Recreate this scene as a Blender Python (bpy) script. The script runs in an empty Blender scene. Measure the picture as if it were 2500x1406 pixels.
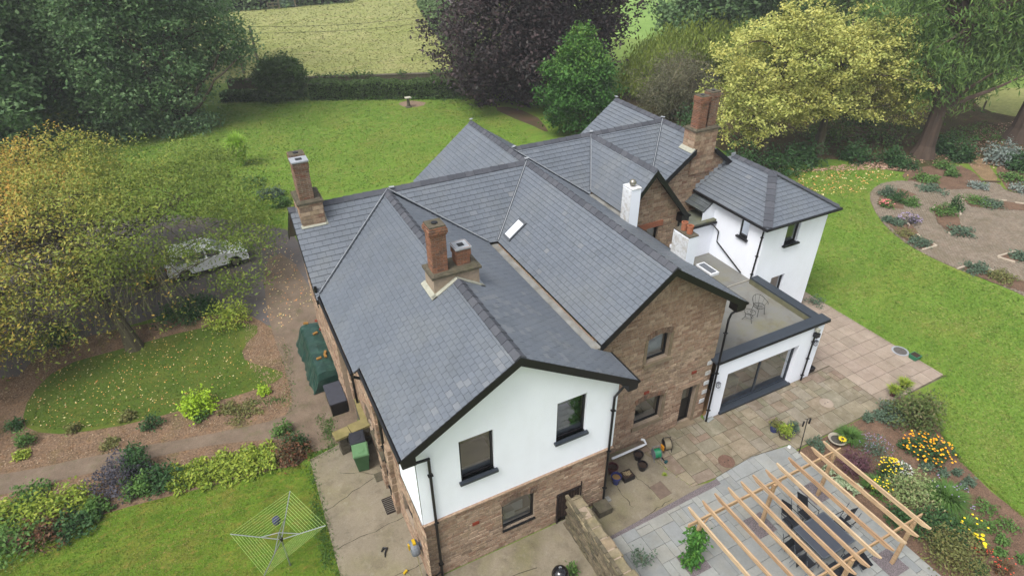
import bpy, math, random
import numpy as np
from mathutils import Vector, Matrix
from mathutils.geometry import tessellate_polygon
R = math.radians
random.seed(7); rng = np.random.default_rng(7)
S = bpy.context.scene
COL = S.collection

# ------------------------------------------------------------------ camera
FPX, PITCH, ROLL, HEAD = 1504.144, 0.5834112, -0.0110661, 0.4602330
CAM = np.array([-3.114, -11.87, 19.5])
_f = np.array([math.sin(HEAD)*math.cos(PITCH), math.cos(HEAD)*math.cos(PITCH), -math.sin(PITCH)])
_r = np.array([math.cos(HEAD), -math.sin(HEAD), 0.0]); _u = np.cross(_r, _f)
RT = math.cos(ROLL)*_r + math.sin(ROLL)*_u
UP = -math.sin(ROLL)*_r + math.cos(ROLL)*_u
FW = _f
cam = bpy.data.cameras.new('camera'); cam.sensor_width = 36; cam.lens = FPX/2500*36
cam.clip_start = .1; cam.clip_end = 3000
cob = bpy.data.objects.new('camera', cam); COL.objects.link(cob)
cob.matrix_world = Matrix(((RT[0], UP[0], -FW[0], CAM[0]), (RT[1], UP[1], -FW[1], CAM[1]), (RT[2], UP[2], -FW[2], CAM[2]), (0, 0, 0, 1)))
S.camera = cob

# ------------------------------------------------------------------ light
SUN_EL, SUN_AZ = R(58), R(250)       # azimuth measured from +Y clockwise
w = bpy.data.worlds.new('World'); S.world = w; w.use_nodes = True
nt = w.node_tree; nt.nodes.clear()
sky = nt.nodes.new('ShaderNodeTexSky'); sky.sky_type = 'NISHITA'; sky.sun_disc = False
sky.sun_elevation = SUN_EL; sky.sun_rotation = SUN_AZ; sky.dust_density = 4; sky.air_density = 1.0; sky.ozone_density = 1.0
hs = nt.nodes.new('ShaderNodeHueSaturation'); hs.inputs['Saturation'].default_value = .32
bg = nt.nodes.new('ShaderNodeBackground'); bg.inputs[1].default_value = .15
wo = nt.nodes.new('ShaderNodeOutputWorld')
nt.links.new(sky.outputs[0], hs.inputs['Color']); nt.links.new(hs.outputs[0], bg.inputs[0]); nt.links.new(bg.outputs[0], wo.inputs[0])
sl = bpy.data.lights.new('sun', 'SUN'); sl.energy = 1.4; sl.angle = R(22); sl.color = (1, .975, .94)
so = bpy.data.objects.new('sun', sl); COL.objects.link(so)
_sd = Vector((math.sin(SUN_AZ)*math.cos(SUN_EL), math.cos(SUN_AZ)*math.cos(SUN_EL), math.sin(SUN_EL)))
so.rotation_euler = _sd.to_track_quat('Z', 'Y').to_euler()
S.view_settings.view_transform = 'Standard'; S.view_settings.look = 'None'; S.view_settings.gamma = 1
S.view_settings.use_curve_mapping = False; S.view_settings.exposure = 0.82
S.render.engine = 'CYCLES'
S.cycles.max_bounces = 6; S.cycles.diffuse_bounces = 3; S.cycles.glossy_bounces = 2
S.cycles.transparent_max_bounces = 8; S.cycles.caustics_reflective = False; S.cycles.caustics_refractive = False
S.cycles.use_denoising = True

# ------------------------------------------------------------------ pixel helpers (photo pixels -> places in the garden)
def ray(x, y):
    d = FW*FPX + RT*(x-1250) - UP*(y-703); return d/np.linalg.norm(d)
def G(x, y, z=0.0):
    d = ray(x, y); t = (z-CAM[2])/d[2]; p = CAM+d*t; return (float(p[0]), float(p[1]))
def G3(x, y, z=0.0): return (*G(x, y, z), z)
def onY(x, y, Y):
    d = ray(x, y); p = CAM+d*(Y-CAM[1])/d[1]; return (float(p[0]), float(p[2]))
def onX(x, y, X):
    d = ray(x, y); p = CAM+d*(X-CAM[0])/d[0]; return (float(p[1]), float(p[2]))
def proj(p):
    v = np.asarray(p, float)-CAM; w_ = v@FW
    return 1250+FPX*(v@RT)/w_, 703-FPX*(v@UP)/w_, w_

# ------------------------------------------------------------------ colours and materials
def C(r, g, b, k=.55):
    f = lambda c: ((c/255+.055)/1.055)**2.4 if c > 10 else c/255/12.92
    return (f(r)*k, f(g)*k, f(b)*k, 1)
MATS = {}
def mat(name, cols, noise=0, nscale=3, rough=.8, bump=0, bscale=40, spec=.3, stain=None, sscale=1.2, samt=.5, metal=0, stretch=None, obj=False, fine=0, fscale=60, translucent=0, coat=0, mow=False):
    """cols: list of colours picked by the face attribute rnd; noise varies value; stain mixes a second colour in patches"""
    if name in MATS: return MATS[name]
    m = bpy.data.materials.new(name); m.use_nodes = True; t = m.node_tree; N = t.nodes; L = t.links
    bs = N['Principled BSDF']; bs.inputs['Roughness'].default_value = rough; bs.inputs['Specular IOR Level'].default_value = spec
    bs.inputs['Metallic'].default_value = metal
    if coat: bs.inputs['Coat Weight'].default_value = coat
    tc = N.new('ShaderNodeTexCoord'); src = tc.outputs['Object']
    if stretch:
        mp = N.new('ShaderNodeMapping'); mp.inputs['Scale'].default_value = stretch; L.new(src, mp.inputs[0]); srcs = mp.outputs[0]
    else: srcs = src
    if len(cols) > 1:
        at = N.new('ShaderNodeAttribute'); at.attribute_name = 'rnd'
        rp = N.new('ShaderNodeValToRGB'); rp.color_ramp.interpolation = 'LINEAR'
        e = rp.color_ramp.elements; e[0].position = 0; e[0].color = cols[0]; e[1].position = 1; e[1].color = cols[-1]
        for i, c in enumerate(cols[1:-1]): x = e.new((i+1)/(len(cols)-1)); x.color = c
        L.new(at.outputs['Fac'], rp.inputs[0]); cur = rp.outputs[0]
    else:
        rg = N.new('ShaderNodeRGB'); rg.outputs[0].default_value = cols[0]; cur = rg.outputs[0]
    def nz(scale, s=src, det=5, ro=.6):
        n = N.new('ShaderNodeTexNoise'); n.inputs['Scale'].default_value = scale; n.inputs['Detail'].default_value = det
        n.inputs['Roughness'].default_value = ro; L.new(s, n.inputs['Vector']); return n.outputs[0]
    def mul(cur, fac, lo, hi):
        mr = N.new('ShaderNodeMapRange'); mr.inputs[1].default_value = .3; mr.inputs[2].default_value = .7
        mr.inputs[3].default_value = lo; mr.inputs[4].default_value = hi; L.new(fac, mr.inputs[0])
        mx = N.new('ShaderNodeMix'); mx.data_type = 'RGBA'; mx.blend_type = 'MULTIPLY'; mx.inputs[0].default_value = 1
        L.new(cur, mx.inputs[6]); L.new(mr.outputs[0], mx.inputs[7]); return mx.outputs[2]
    if stain is not None:
        sts = stain if isinstance(stain, list) else [(stain, sscale, samt)]
        for k, (sc_, ss_, sa_) in enumerate(sts):
            f = nz(ss_, srcs, 6, .65)
            mr = N.new('ShaderNodeMapRange'); mr.inputs[1].default_value = .47+.03*k; mr.inputs[2].default_value = .68; mr.inputs[4].default_value = sa_
            L.new(f, mr.inputs[0]); mx = N.new('ShaderNodeMix'); mx.data_type = 'RGBA'; L.new(mr.outputs[0], mx.inputs[0])
            L.new(cur, mx.inputs[6]); mx.inputs[7].default_value = sc_; cur = mx.outputs[2]
    if noise: cur = mul(cur, nz(nscale, srcs), 1-noise, 1+noise)
    if mow:
        mp2 = N.new('ShaderNodeMapping'); mp2.inputs['Rotation'].default_value = (0, 0, R(-26)); L.new(src, mp2.inputs[0])
        wv = N.new('ShaderNodeTexWave'); wv.wave_type = 'BANDS'; wv.bands_direction = 'Y'; wv.inputs['Scale'].default_value = .28; wv.inputs['Distortion'].default_value = 1.2; wv.inputs['Detail Scale'].default_value = .6
        L.new(mp2.outputs[0], wv.inputs[0]); cur = mul(cur, wv.outputs['Fac'], .98, 1.02)
        mp3 = N.new('ShaderNodeMapping'); mp3.inputs['Rotation'].default_value = (0, 0, R(-26)); mp3.inputs['Scale'].default_value = (.35, 3.2, 1); L.new(src, mp3.inputs[0]); cur = mul(cur, nz(1.6, mp3.outputs[0], 6, .75), .84, 1.16)
    if fine: cur = mul(cur, nz(fscale, srcs, 3, .7), 1-fine, 1+fine)
    L.new(cur, bs.inputs['Base Color'])
    if bump:
        b = N.new('ShaderNodeBump'); b.inputs['Strength'].default_value = bump; b.inputs['Distance'].default_value = .02
        L.new(nz(bscale, srcs), b.inputs['Height']); L.new(b.outputs[0], bs.inputs['Normal'])
    if translucent:
        tr = N.new('ShaderNodeBsdfTranslucent'); L.new(cur, tr.inputs[0]); ms = N.new('ShaderNodeMixShader'); ms.inputs[0].default_value = translucent
        L.new(bs.outputs[0], ms.inputs[1]); L.new(tr.outputs[0], ms.inputs[2]); L.new(ms.outputs[0], N['Material Output'].inputs[0])
    MATS[name] = m; return m
def glassmat(name, tint, refl):
    m = bpy.data.materials.new(name); m.use_nodes = True; t = m.node_tree; t.nodes.clear(); N = t.nodes; L = t.links
    o = N.new('ShaderNodeOutputMaterial'); tr = N.new('ShaderNodeBsdfTransparent'); tr.inputs[0].default_value = tint
    gl = N.new('ShaderNodeBsdfGlossy'); gl.inputs['Roughness'].default_value = .02; gl.inputs[0].default_value = (.9, .95, 1, 1)
    ms = N.new('ShaderNodeMixShader'); fr = N.new('ShaderNodeFresnel'); fr.inputs[0].default_value = 1.5
    ad = N.new('ShaderNodeMath'); ad.operation = 'ADD'; ad.inputs[1].default_value = refl; ad.use_clamp = True
    L.new(fr.outputs[0], ad.inputs[0]); L.new(ad.outputs[0], ms.inputs[0]); L.new(tr.outputs[0], ms.inputs[1]); L.new(gl.outputs[0], ms.inputs[2]); L.new(ms.outputs[0], o.inputs[0])
    MATS[name] = m; return m

# ------------------------------------------------------------------ mesh builder
class MB:
    def __init__(s): s.v = []; s.f = []; s.r = []; s.np = []
    def add(s, vs, fs, r=.5):
        k = len(s.v); s.v += [tuple(map(float, v)) for v in vs]
        for f in fs: s.f.append([i+k for i in f]); s.r.append(r)
        return s
    def box(s, c, d, rz=0, r=.5, M=None, taper=1):
        x, y, z = d[0]/2, d[1]/2, d[2]/2; ps = []
        for sz in (-1, 1):
            t = taper if sz > 0 else 1
            for a, b in ((-1, -1), (1, -1), (1, 1), (-1, 1)): ps.append(Vector((a*x*t, b*y*t, sz*z)))
        if M is None: M = Matrix.Rotation(rz, 3, 'Z')
        ps = [M@p+Vector(c) for p in ps]
        return s.add(ps, [(0, 3, 2, 1), (4, 5, 6, 7), (0, 1, 5, 4), (1, 2, 6, 5), (2, 3, 7, 6), (3, 0, 4, 7)], r)
    def bar(s, a, b, w_, h, r=.5, up=(0, 0, 1)):
        a = Vector(a); b = Vector(b); d = b-a; L_ = d.length
        if L_ < 1e-6: return s
        d.normalize(); sd = d.cross(Vector(up))
        if sd.length < 1e-4: sd = d.cross(Vector((1, 0, 0)))
        sd.normalize(); u = sd.cross(d)
        return s.box((a+b)/2, (L_, w_, h), M=Matrix((d, sd, u)).transposed(), r=r)
    def tube(s, path, rad, n=6, r=.5, cap=True):
        P_ = [Vector(p) for p in path]; k = len(P_)
        rr = rad if hasattr(rad, '__len__') else [rad]*k; vs = []; pr = None
        for i, p in enumerate(P_):
            d = (P_[min(i+1, k-1)]-P_[max(i-1, 0)])
            if d.length < 1e-7: d = Vector((0, 0, 1))
            d.normalize()
            if pr is None: a = d.orthogonal().normalized()
            else:
                a = pr-d*pr.dot(d); a = a.normalized() if a.length > 1e-4 else d.orthogonal().normalized()
            pr = a; b = d.cross(a)
            for j in range(n):
                t = 2*math.pi*j/n; vs.append(p+(a*math.cos(t)+b*math.sin(t))*rr[i])
        fs = [(i*n+j, i*n+(j+1) % n, (i+1)*n+(j+1) % n, (i+1)*n+j) for i in range(k-1) for j in range(n)]
        if cap: fs += [tuple(range(n-1, -1, -1)), tuple((k-1)*n+j for j in range(n))]
        return s.add(vs, fs, r)
    def lathe(s, prof, c, n=16, r=.5, ax=None):
        M = ax or Matrix.Identity(3); c = Vector(c); vs = []
        for (q, z) in prof:
            for j in range(n):
                t = 2*math.pi*j/n; vs.append(M@Vector((q*math.cos(t), q*math.sin(t), z))+c)
        k = len(prof); fs = [(i*n+j, i*n+(j+1) % n, (i+1)*n+(j+1) % n, (i+1)*n+j) for i in range(k-1) for j in range(n)]
        fs += [tuple(range(n-1, -1, -1)), tuple((k-1)*n+j for j in range(n))]
        return s.add(vs, fs, r)
    def prism(s, poly, z0, z1, r=.5):
        n = len(poly)
        if sum(poly[i][0]*poly[(i+1) % n][1]-poly[(i+1) % n][0]*poly[i][1] for i in range(n)) < 0: poly = poly[::-1]
        vs = [(x, y, z0) for x, y in poly]+[(x, y, z1) for x, y in poly]
        return s.add(vs, [tuple(range(n-1, -1, -1)), tuple(range(n, 2*n))]+[(i, (i+1) % n, n+(i+1) % n, n+i) for i in range(n)], r)
    def build(s, name, m, parent=None, kind=None, smooth=False, loc=None, label=None):
        """vertices are in world metres; a parent's place is taken off"""
        me = bpy.data.meshes.new(name); me.from_pydata(s.v, [], s.f)
        at = me.attributes.new('rnd', 'FLOAT', 'FACE'); at.data.foreach_set('value', np.array(s.r, np.float32))
        if smooth: me.polygons.foreach_set('use_smooth', [True]*len(me.polygons))
        me.materials.append(m); me.update()
        o = bpy.data.objects.new(name, me); COL.objects.link(o)
        if parent is not None:
            o.parent = parent; q = parent; off = Vector((0, 0, 0))
            while q is not None: off += q.location; q = q.parent
            o.location = -off if off.length else (0, 0, 0)
        if kind: o['kind'] = kind
        if label: o['label'] = label
        return o
def npmesh(name, V, F, r, m, parent=None, kind=None):
    """V (n,3) and F (k,4) arrays of quads"""
    me = bpy.data.meshes.new(name); me.vertices.add(len(V)); me.vertices.foreach_set('co', V.astype(np.float32).ravel())
    k = len(F); q = F.shape[1]; me.loops.add(k*q); me.loops.foreach_set('vertex_index', F.astype(np.int32).ravel())
    me.polygons.add(k); me.polygons.foreach_set('loop_start', np.arange(0, k*q, q, dtype=np.int32))
    at = me.attributes.new('rnd', 'FLOAT', 'FACE'); at.data.foreach_set('value', r.astype(np.float32))
    me.materials.append(m); me.update(calc_edges=True)
    o = bpy.data.objects.new(name, me); COL.objects.link(o)
    if parent is not None:
        o.parent = parent; q = parent; off = Vector((0, 0, 0))
        while q is not None: off += q.location; q = q.parent
        o.location = -off
    if kind: o['kind'] = kind
    return o
def tag(o, label=None, cat=None, group=None, kind=None):
    if label: o['label'] = label
    if cat: o['category'] = cat
    if group: o['group'] = group
    if kind: o['kind'] = kind
    return o
def thing(name, label, cat, loc=(0, 0, 0), group=None):
    o = bpy.data.objects.new(name, None); o.empty_display_size = .2; COL.objects.link(o); o.location = loc
    return tag(o, label, cat, group)
def copy_tree(o, parent=None):
    c = o.copy(); COL.objects.link(c); c.parent = parent
    for ch in list(o.children): copy_tree(ch, c)
    return c
def structure(name, poly, z, m, th=.0):
    b = MB(); b.add([(x, y, z) for x, y in poly], [tuple(range(len(poly)))])
    o = b.build(name, m); o['kind'] = 'structure'; return o
def clip(poly, x0, x1, y0, y1):
    def cut(P_, ax, v, sg):
        out = []; n = len(P_)
        for i in range(n):
            a, b = P_[i], P_[(i+1) % n]; da = sg*(a[ax]-v); db = sg*(b[ax]-v)
            if da >= 0: out.append(a)
            if (da > 0 > db) or (da < 0 < db):
                t = da/(da-db); out.append((a[0]+(b[0]-a[0])*t, a[1]+(b[1]-a[1])*t))
        return out
    for ax, v, sg in ((0, x0, 1), (0, x1, -1), (1, y0, 1), (1, y1, -1)):
        poly = cut(poly, ax, v, sg)
        if len(poly) < 3: return []
    return poly
def area(p): return abs(sum(p[i][0]*p[(i+1) % len(p)][1]-p[(i+1) % len(p)][0]*p[i][1] for i in range(len(p))))/2
def inside(p, x, y):
    c = False; j = len(p)-1
    for i in range(len(p)):
        if (p[i][1] > y) != (p[j][1] > y) and x < (p[j][0]-p[i][0])*(y-p[i][1])/(p[j][1]-p[i][1])+p[i][0]: c = not c
        j = i
    return c
class Pieces:
    """pieces laid into walls, roofs and floors: the nearest become objects of their own, the rest one mesh"""
    def __init__(s, name, m, limit): s.name = name; s.m = m; s.limit = limit; s.l = []
    def add(s, parent, vs, fs, r, nrm=None):
        c = np.mean(np.array(vs, float), 0); x, y, d = proj(c)
        ok = 0 < x < 2500 and 0 < y < 1406 and d > 0
        if ok and nrm is not None: ok = float(np.dot(np.array(nrm), CAM-c)) > 0
        e = max(float(np.linalg.norm(np.array(v)-c)) for v in vs)
        s.l.append((e/d if ok else 0, parent, vs, fs, r))
    def flush(s):
        s.l.sort(key=lambda t: -t[0]); rest = {}
        for k, (sc, pa, vs, fs, r) in enumerate(s.l):
            if k < s.limit and sc > 0:
                MB().add(vs, fs, r).build(s.name, s.m, pa)
            else: rest.setdefault(pa.name, (pa, MB()))[1].add(vs, fs, r)
        for pa, b in rest.values():
            b.build(s.name+'s', s.m, pa, kind='stuff')
def extr(poly3, n, h, vsink=0.0):
    """slab from a 3D polygon lifted by h along n"""
    k = len(poly3); n = Vector(n); lo = [Vector(p)-n*vsink for p in poly3]
    hi = [Vector(p)+n*(h[i] if hasattr(h, '__len__') else h) for i, p in enumerate(poly3)]
    return [tuple(p) for p in lo+hi], [tuple(range(k, 2*k))]+[(i, (i+1) % k, k+(i+1) % k, k+i) for i in range(k)]

# ================================================================== MATERIALS
slate = mat('slate', [C(110,118,128,.55), C(119,127,137,.55), C(123,131,141,.55), C(126,134,144,.55), C(130,137,146,.55), C(148,152,155,.55)], noise=.07, nscale=.5, rough=.46, spec=.42, fine=.04, fscale=5, bump=.25, bscale=12, stain=[(C(132,134,128), .5, .3), (C(104,110,112), 1.3, .3)])
slate_moss = mat('weathered_slate', [C(88,94,98), C(98,104,106), C(108,114,118)], noise=.2, nscale=1.5, rough=.5, spec=.4, stain=C(92,98,70), sscale=1.1, samt=.6)
underlay = mat('roof_underlay', [C(52,57,64)], rough=.9)
ridgem = mat('ridge_tile', [C(84,87,95), C(94,97,105), C(103,105,112)], noise=.12, nscale=6, rough=.7)
lead = mat('lead_gutter', [C(165,165,160)], noise=.25, nscale=2, rough=.6, stain=[(C(130,120,100), 2.5, .6), (C(110,105,95), 8, .4)])
flash = mat('flashing', [C(185,190,195)], noise=.15, nscale=5, rough=.45)
mortarfl = mat('mortar_fillet', [C(195,195,178)], noise=.15, nscale=8, rough=.9)
black = mat('black_paint', [C(17,17,20)], rough=.4, spec=.4)
anthra = mat('anthracite', [C(62,70,80)], rough=.45, spec=.5, noise=.08, nscale=3)
white = mat('white_render', [C(243,247,255,.92)], rough=.85, noise=.015, nscale=1.3, bump=.2, bscale=40, stretch=(1.2,1.2,.7), stain=[(C(232,235,240,.88), .9, .3)])
whiteold = mat('weathered_render', [C(225,228,230,.8)], rough=.9, noise=.06, nscale=3, stain=[(C(178,166,142,.7), 2.4, .75), (C(140,130,112,.7), 7, .45)], bump=.4, bscale=30)
mortar = mat('mortar', [C(176,158,138,.65)], noise=.18, nscale=6, rough=.95, bump=.5, bscale=60)
stone = mat('sandstone', [C(136,104,86,.78), C(154,126,106,.78), C(170,142,118,.78), C(146,116,96,.78), C(188,164,140,.78), C(148,126,106,.78), C(168,146,120,.78), C(126,106,92,.78)], noise=.2, nscale=7, rough=.92, bump=.8, bscale=26, fine=.22, fscale=45, stain=[(C(140,122,100,.85), 1.1, .4), (C(185,165,138,.85), 3.5, .3)])
sandsill = mat('dressed_sandstone', [C(168,150,124), C(158,140,116)], noise=.15, nscale=4, rough=.95, bump=.4, bscale=24, stain=[(C(128,116,88), 2.2, .5)])
greystone = mat('weathered_stone', [C(125,112,92), C(142,130,108), C(112,104,88), C(150,138,112), C(160,146,120)], noise=.25, nscale=6, rough=.95, bump=.9, bscale=24, stain=[(C(98,98,72), 2.0, .6), (C(85,75,62), 5, .4)], fine=.2)
brick = mat('brick', [C(158,108,84), C(174,120,94), C(186,132,102), C(150,110,92), C(166,116,90), C(136,104,90)], noise=.22, nscale=14, rough=.9, bump=.6, bscale=50, stain=C(112,100,80), sscale=2.2, samt=.45)
brickold = mat('old_brick', [C(142,112,92), C(158,124,102), C(128,104,88), C(170,136,112), C(150,96,76)], noise=.25, nscale=12, rough=.95, bump=.6, bscale=50, stain=C(190,180,160), sscale=4, samt=.4)
brickmort = mat('brick_mortar', [C(200,188,168)], noise=.15, nscale=12, rough=.95)
glass = glassmat('window_glass', (.62, .66, .66, 1), .20)
glassbig = glassmat('door_glass', (.85, .87, .87, 1), .30)
whiteplastic = mat('white_plastic', [C(235,238,242,.8)], rough=.4)
frost = mat('frosted_glass', [C(228,232,240,.8)], rough=.2, noise=.03)
inner = mat('interior_plaster', [C(190,185,172)], rough=.9)
floorwood = mat('oak_floor', [C(170,130,88), C(184,146,100), C(156,118,80)], rough=.5, noise=.1)
terrac = mat('terracotta', [C(196,120,84)], noise=.12, nscale=9, rough=.85, stain=C(170,150,130), sscale=4, samt=.4)
redstone = mat('red_lintel', [C(186,120,92)], noise=.15, nscale=6, rough=.9)
flatroof = mat('flat_roof', [C(150,150,144)], noise=.15, nscale=.9, rough=.75, stretch=(1,1,1), stain=[(C(128,122,80), .45, .8), (C(116,106,92), 1.6, .6), (C(172,172,166), .8, .5)], fine=.08)

# ================================================================== THE HOUSE
house = thing('house', 'large old stone and white rendered country house with grey slate roofs and brick chimneys', 'house')
SL = Pieces('slate', slate, 300); ST = Pieces('stone', stone, 300); BR_ = Pieces('brick', brick, 200); BO = Pieces('brick', brickold, 100)
RTL = Pieces('ridge_tile', ridgem, 300)

def roof_plane(poly, row=.235, wid=.34, bare=False, mt=None, pieces=None, mott=None):
    """poly: list of (x,y,z) on one plane; slates laid in courses from the lowest edge"""
    P_ = [Vector(p) for p in poly]; n = (P_[1]-P_[0]).cross(P_[2]-P_[0]).normalized()
    for i in range(2, len(P_)-1):
        if n.length < .5: n = (P_[i]-P_[0]).cross(P_[i+1]-P_[0]).normalized()
    if n.z < 0: n = -n
    u = Vector((0, 0, 1)).cross(n).normalized(); v = n.cross(u); o = P_[0]
    b = MB(); b.add(*extr([tuple(p-n*.05) for p in P_], n, .04))
    rf = b.build('roof', underlay if not bare else (mt or slate), house)
    if bare: return rf
    q = [((p-o).dot(u), (p-o).dot(v)) for p in P_]
    u0, u1 = min(a for a, _ in q), max(a for a, _ in q); v0, v1 = min(c for _, c in q), max(c for _, c in q)
    k = 0; y = v0
    PC = pieces or SL
    while y < v1:
        x = u0-wid*(.5 if k % 2 else 0)-random.random()*.02
        while x < u1:
            c = clip(q, x+.0045, x+wid-.0045, y, y+row-.010)
            if len(c) >= 3 and area(c) > .004:
                r = random.random(); r = .3+.42*r if random.random() < .95 else .15+.85*r
                jit = random.uniform(0, .005)
                pts = [o+u*a+v*c_ for a, c_ in c]
                if mott:
                    w0 = pts[0]; r = mott(w0.x, w0.y, r)
                hh = [.03+jit-.020*(c_-y)/row for a, c_ in c]
                vs, fs = extr([tuple(p) for p in pts], n, hh)
                PC.add(rf, vs, fs, r, n)
            x += wid
        y += row; k += 1
    return rf

# roof surfaces, as heights over the plan
AL = lambda x, y: 8.72+.605*(x-2.8)
AR = lambda x, y: 8.72-.605*(x-2.8)
BL = lambda x, y: 8.8+.78*(x-9.42)
BR = lambda x, y: 8.8-.68*(x-9.42)
DF = lambda x, y: 8.8+.82*(y-11.75)
DB = lambda x, y: 8.8-.82*(y-11.75)
EF = lambda x, y: 8.8+.72*(y-13.5)
EB = lambda x, y: 8.8-.72*(y-13.5)
FL = lambda x, y: 8.8+1.2*(x-14)
FR = lambda x, y: 8.8-1.2*(x-14)
GL = lambda x, y: 8.8+.76*(x-18.55)
GR = lambda x, y: 8.8-.76*(x-18.55)
def RP(f, pts, **k): return roof_plane([(x, y, f(x, y)) for x, y in pts], **k)
RP(AL, [(2.8,-.42), (2.8,11.68), (-1.02,8.87), (-1.02,3.83), (-.8,3.83), (-.8,-.42)], row=.2, wid=.265, mott=lambda x, y, r: (.88 if random.random() < .35 else r) if y < .55 and random.random() < .6 else r*.55)
RP(AR, [(2.8,-.42), (6.98,-.42), (6.98,1.12), (6.2,1.12), (6.2,9.14), (2.8,11.68)], row=.2, wid=.265, mott=lambda x, y, r: random.choice((.15,.4,.7,.9)) if (y < 3.6 and 3.2 < x < 5.6 and random.random() < .8) else r)
RP(DF, [(-1.18,11.75), (-1.18,8.68), (-1.02,8.87), (2.84,11.72)])
RP(DF, [(2.84,11.72), (6.2,9.14), (6.64,9.1), (9.36,11.72)])
RP(DB, [(-1.18,11.75), (9.42,11.75), (5.9,15.1), (-1.18,15.1)], bare=True)
RP(BL, [(9.42,1.15), (9.42,11.7), (6.64,9.1), (6.64,1.15)], row=.2, wid=.265)
RP(BL, [(9.42,11.75), (9.42,18.15), (5.9,18.15), (5.9,15.1)])
RP(BR, [(9.42,1.15), (13.08,1.15), (13.08,8.1), (12.35,8.1), (12.35,10.74), (9.42,13.45)], row=.2, wid=.265)
RP(BR, [(9.42,13.5), (13.1,17.1), (13.1,18.15), (9.42,18.15)], bare=True)
RP(EF, [(9.5,13.5), (12.35,10.8), (12.5,10.92), (13.95,13.5)])
RP(EF, [(14.05,13.5), (15.74,10.6), (18.5,13.5)])
RP(EB, [(9.42,13.5), (18.55,13.5), (15.7,16.4), (12.4,16.4)], bare=True)
RP(FL, [(14,8.05), (14,13.45), (12.48,10.92), (12.48,8.05)])
RP(FR, [(14,8.05), (16.2,8.05), (16.2,10.1), (15.74,10.55), (14,13.4)])
RP(GL, [(17.92,10.05), (17.92,11.0), (18.55,11.0), (18.55,13.45), (15.76,10.55), (16.3,10.05)])
RP(GL, [(18.55,13.55), (18.55,17.85), (15.6,17.85), (15.6,16.5)])
RP(GR, [(19.32,10.05), (21.2,10.05), (21.2,17.85), (18.55,17.85), (18.55,11.0), (19.32,11.0)], bare=True)
TZ = 6.05
TL_ = lambda x, y: TZ+.6*(x-18.5)
TF_ = lambda x, y: TZ+.6*(y-5.3)
TR_ = lambda x, y: TZ+.6*(23.3-x)
RP(TL_, [(18.5,5.3), (20.9,7.7), (20.9,10.35), (18.5,10.35)])
RP(TF_, [(18.5,5.3), (23.3,5.3), (20.9,7.7)])
RP(TR_, [(23.3,5.3), (23.3,10.35), (20.9,10.35), (20.9,7.7)])
MS = Pieces('slate', slate_moss, 0)
LT = lambda x, y: 5.5+.77*(x-18.05)
RP(LT, [(18.0,8.9), (18.78,8.9), (18.78,10.38), (18.0,10.38)], pieces=MS)

ridges = []
def ridge(a, b, s1, s2, step=.42, wid=.17, dz=.03):
    """inverted-V tiles from a to b; s1, s2 the fall (drop per metre outwards) of each side"""
    a = Vector(a); b = Vector(b); d = (b-a); L_ = d.length; d.normalize(); sd = Vector((d.y, -d.x, 0)).normalized()
    par = MB().bar(a-Vector((0, 0, .06)), b-Vector((0, 0, .06)), .05, .04).build('ridge', underlay, house)
    k = max(1, round(L_/step)); st = L_/k
    for i in range(k):
        p0 = a+d*(i*st-.02); p1 = a+d*((i+1)*st); vs = []
        j = random.uniform(-.004, .004)
        for p, lift, ww in ((p0, .045, wid+.012), (p1, .022, wid)):
            z = Vector((0, 0, dz+lift+j))
            vs += [p+sd*ww-Vector((0, 0, s1*ww))+z, p+z+Vector((0, 0, .01)), p-sd*ww-Vector((0, 0, s2*ww))+z]
        vs += [v-Vector((0, 0, .045)) for v in vs]
        fs = [(0, 1, 4, 3), (1, 2, 5, 4), (0, 6, 7, 1), (1, 7, 8, 2), (3, 4, 10, 9), (4, 5, 11, 10), (0, 3, 9, 6), (2, 8, 11, 5)]
        RTL.add(par, [tuple(v) for v in vs], fs, random.random())
ridge((2.8,-.4,8.72), (2.8,4.05,8.72), .605, .605)
ridge((2.8,5.15,8.72), (2.8,11.6,8.72), .605, .605)
ridge((0.15,11.75,8.8), (9.25,11.75,8.8), .82, .82)
ridge((-1.2,11.75,8.8), (-.95,11.75,8.8), .82, .82)
ridge((9.42,1.17,8.8), (9.42,18.15,8.8), .68, .78)
ridge((9.6,13.5,8.8), (18.4,13.5,8.8), .72, .72)
ridge((14,8.1,8.8), (14,13.35,8.8), 1.2, 1.2, wid=.14)
ridge((18.55,11.1,8.8), (18.55,17.85,8.8), .76, .76)
ridge((20.9,7.7,7.49), (20.9,10.35,7.49), .6, .6)
ridge((18.55,5.35,6.08), (20.9,7.7,7.49), .02, .02, wid=.2, dz=.05)
ridge((23.25,5.35,6.08), (20.9,7.7,7.49), .02, .02, wid=.17, dz=.05)
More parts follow.
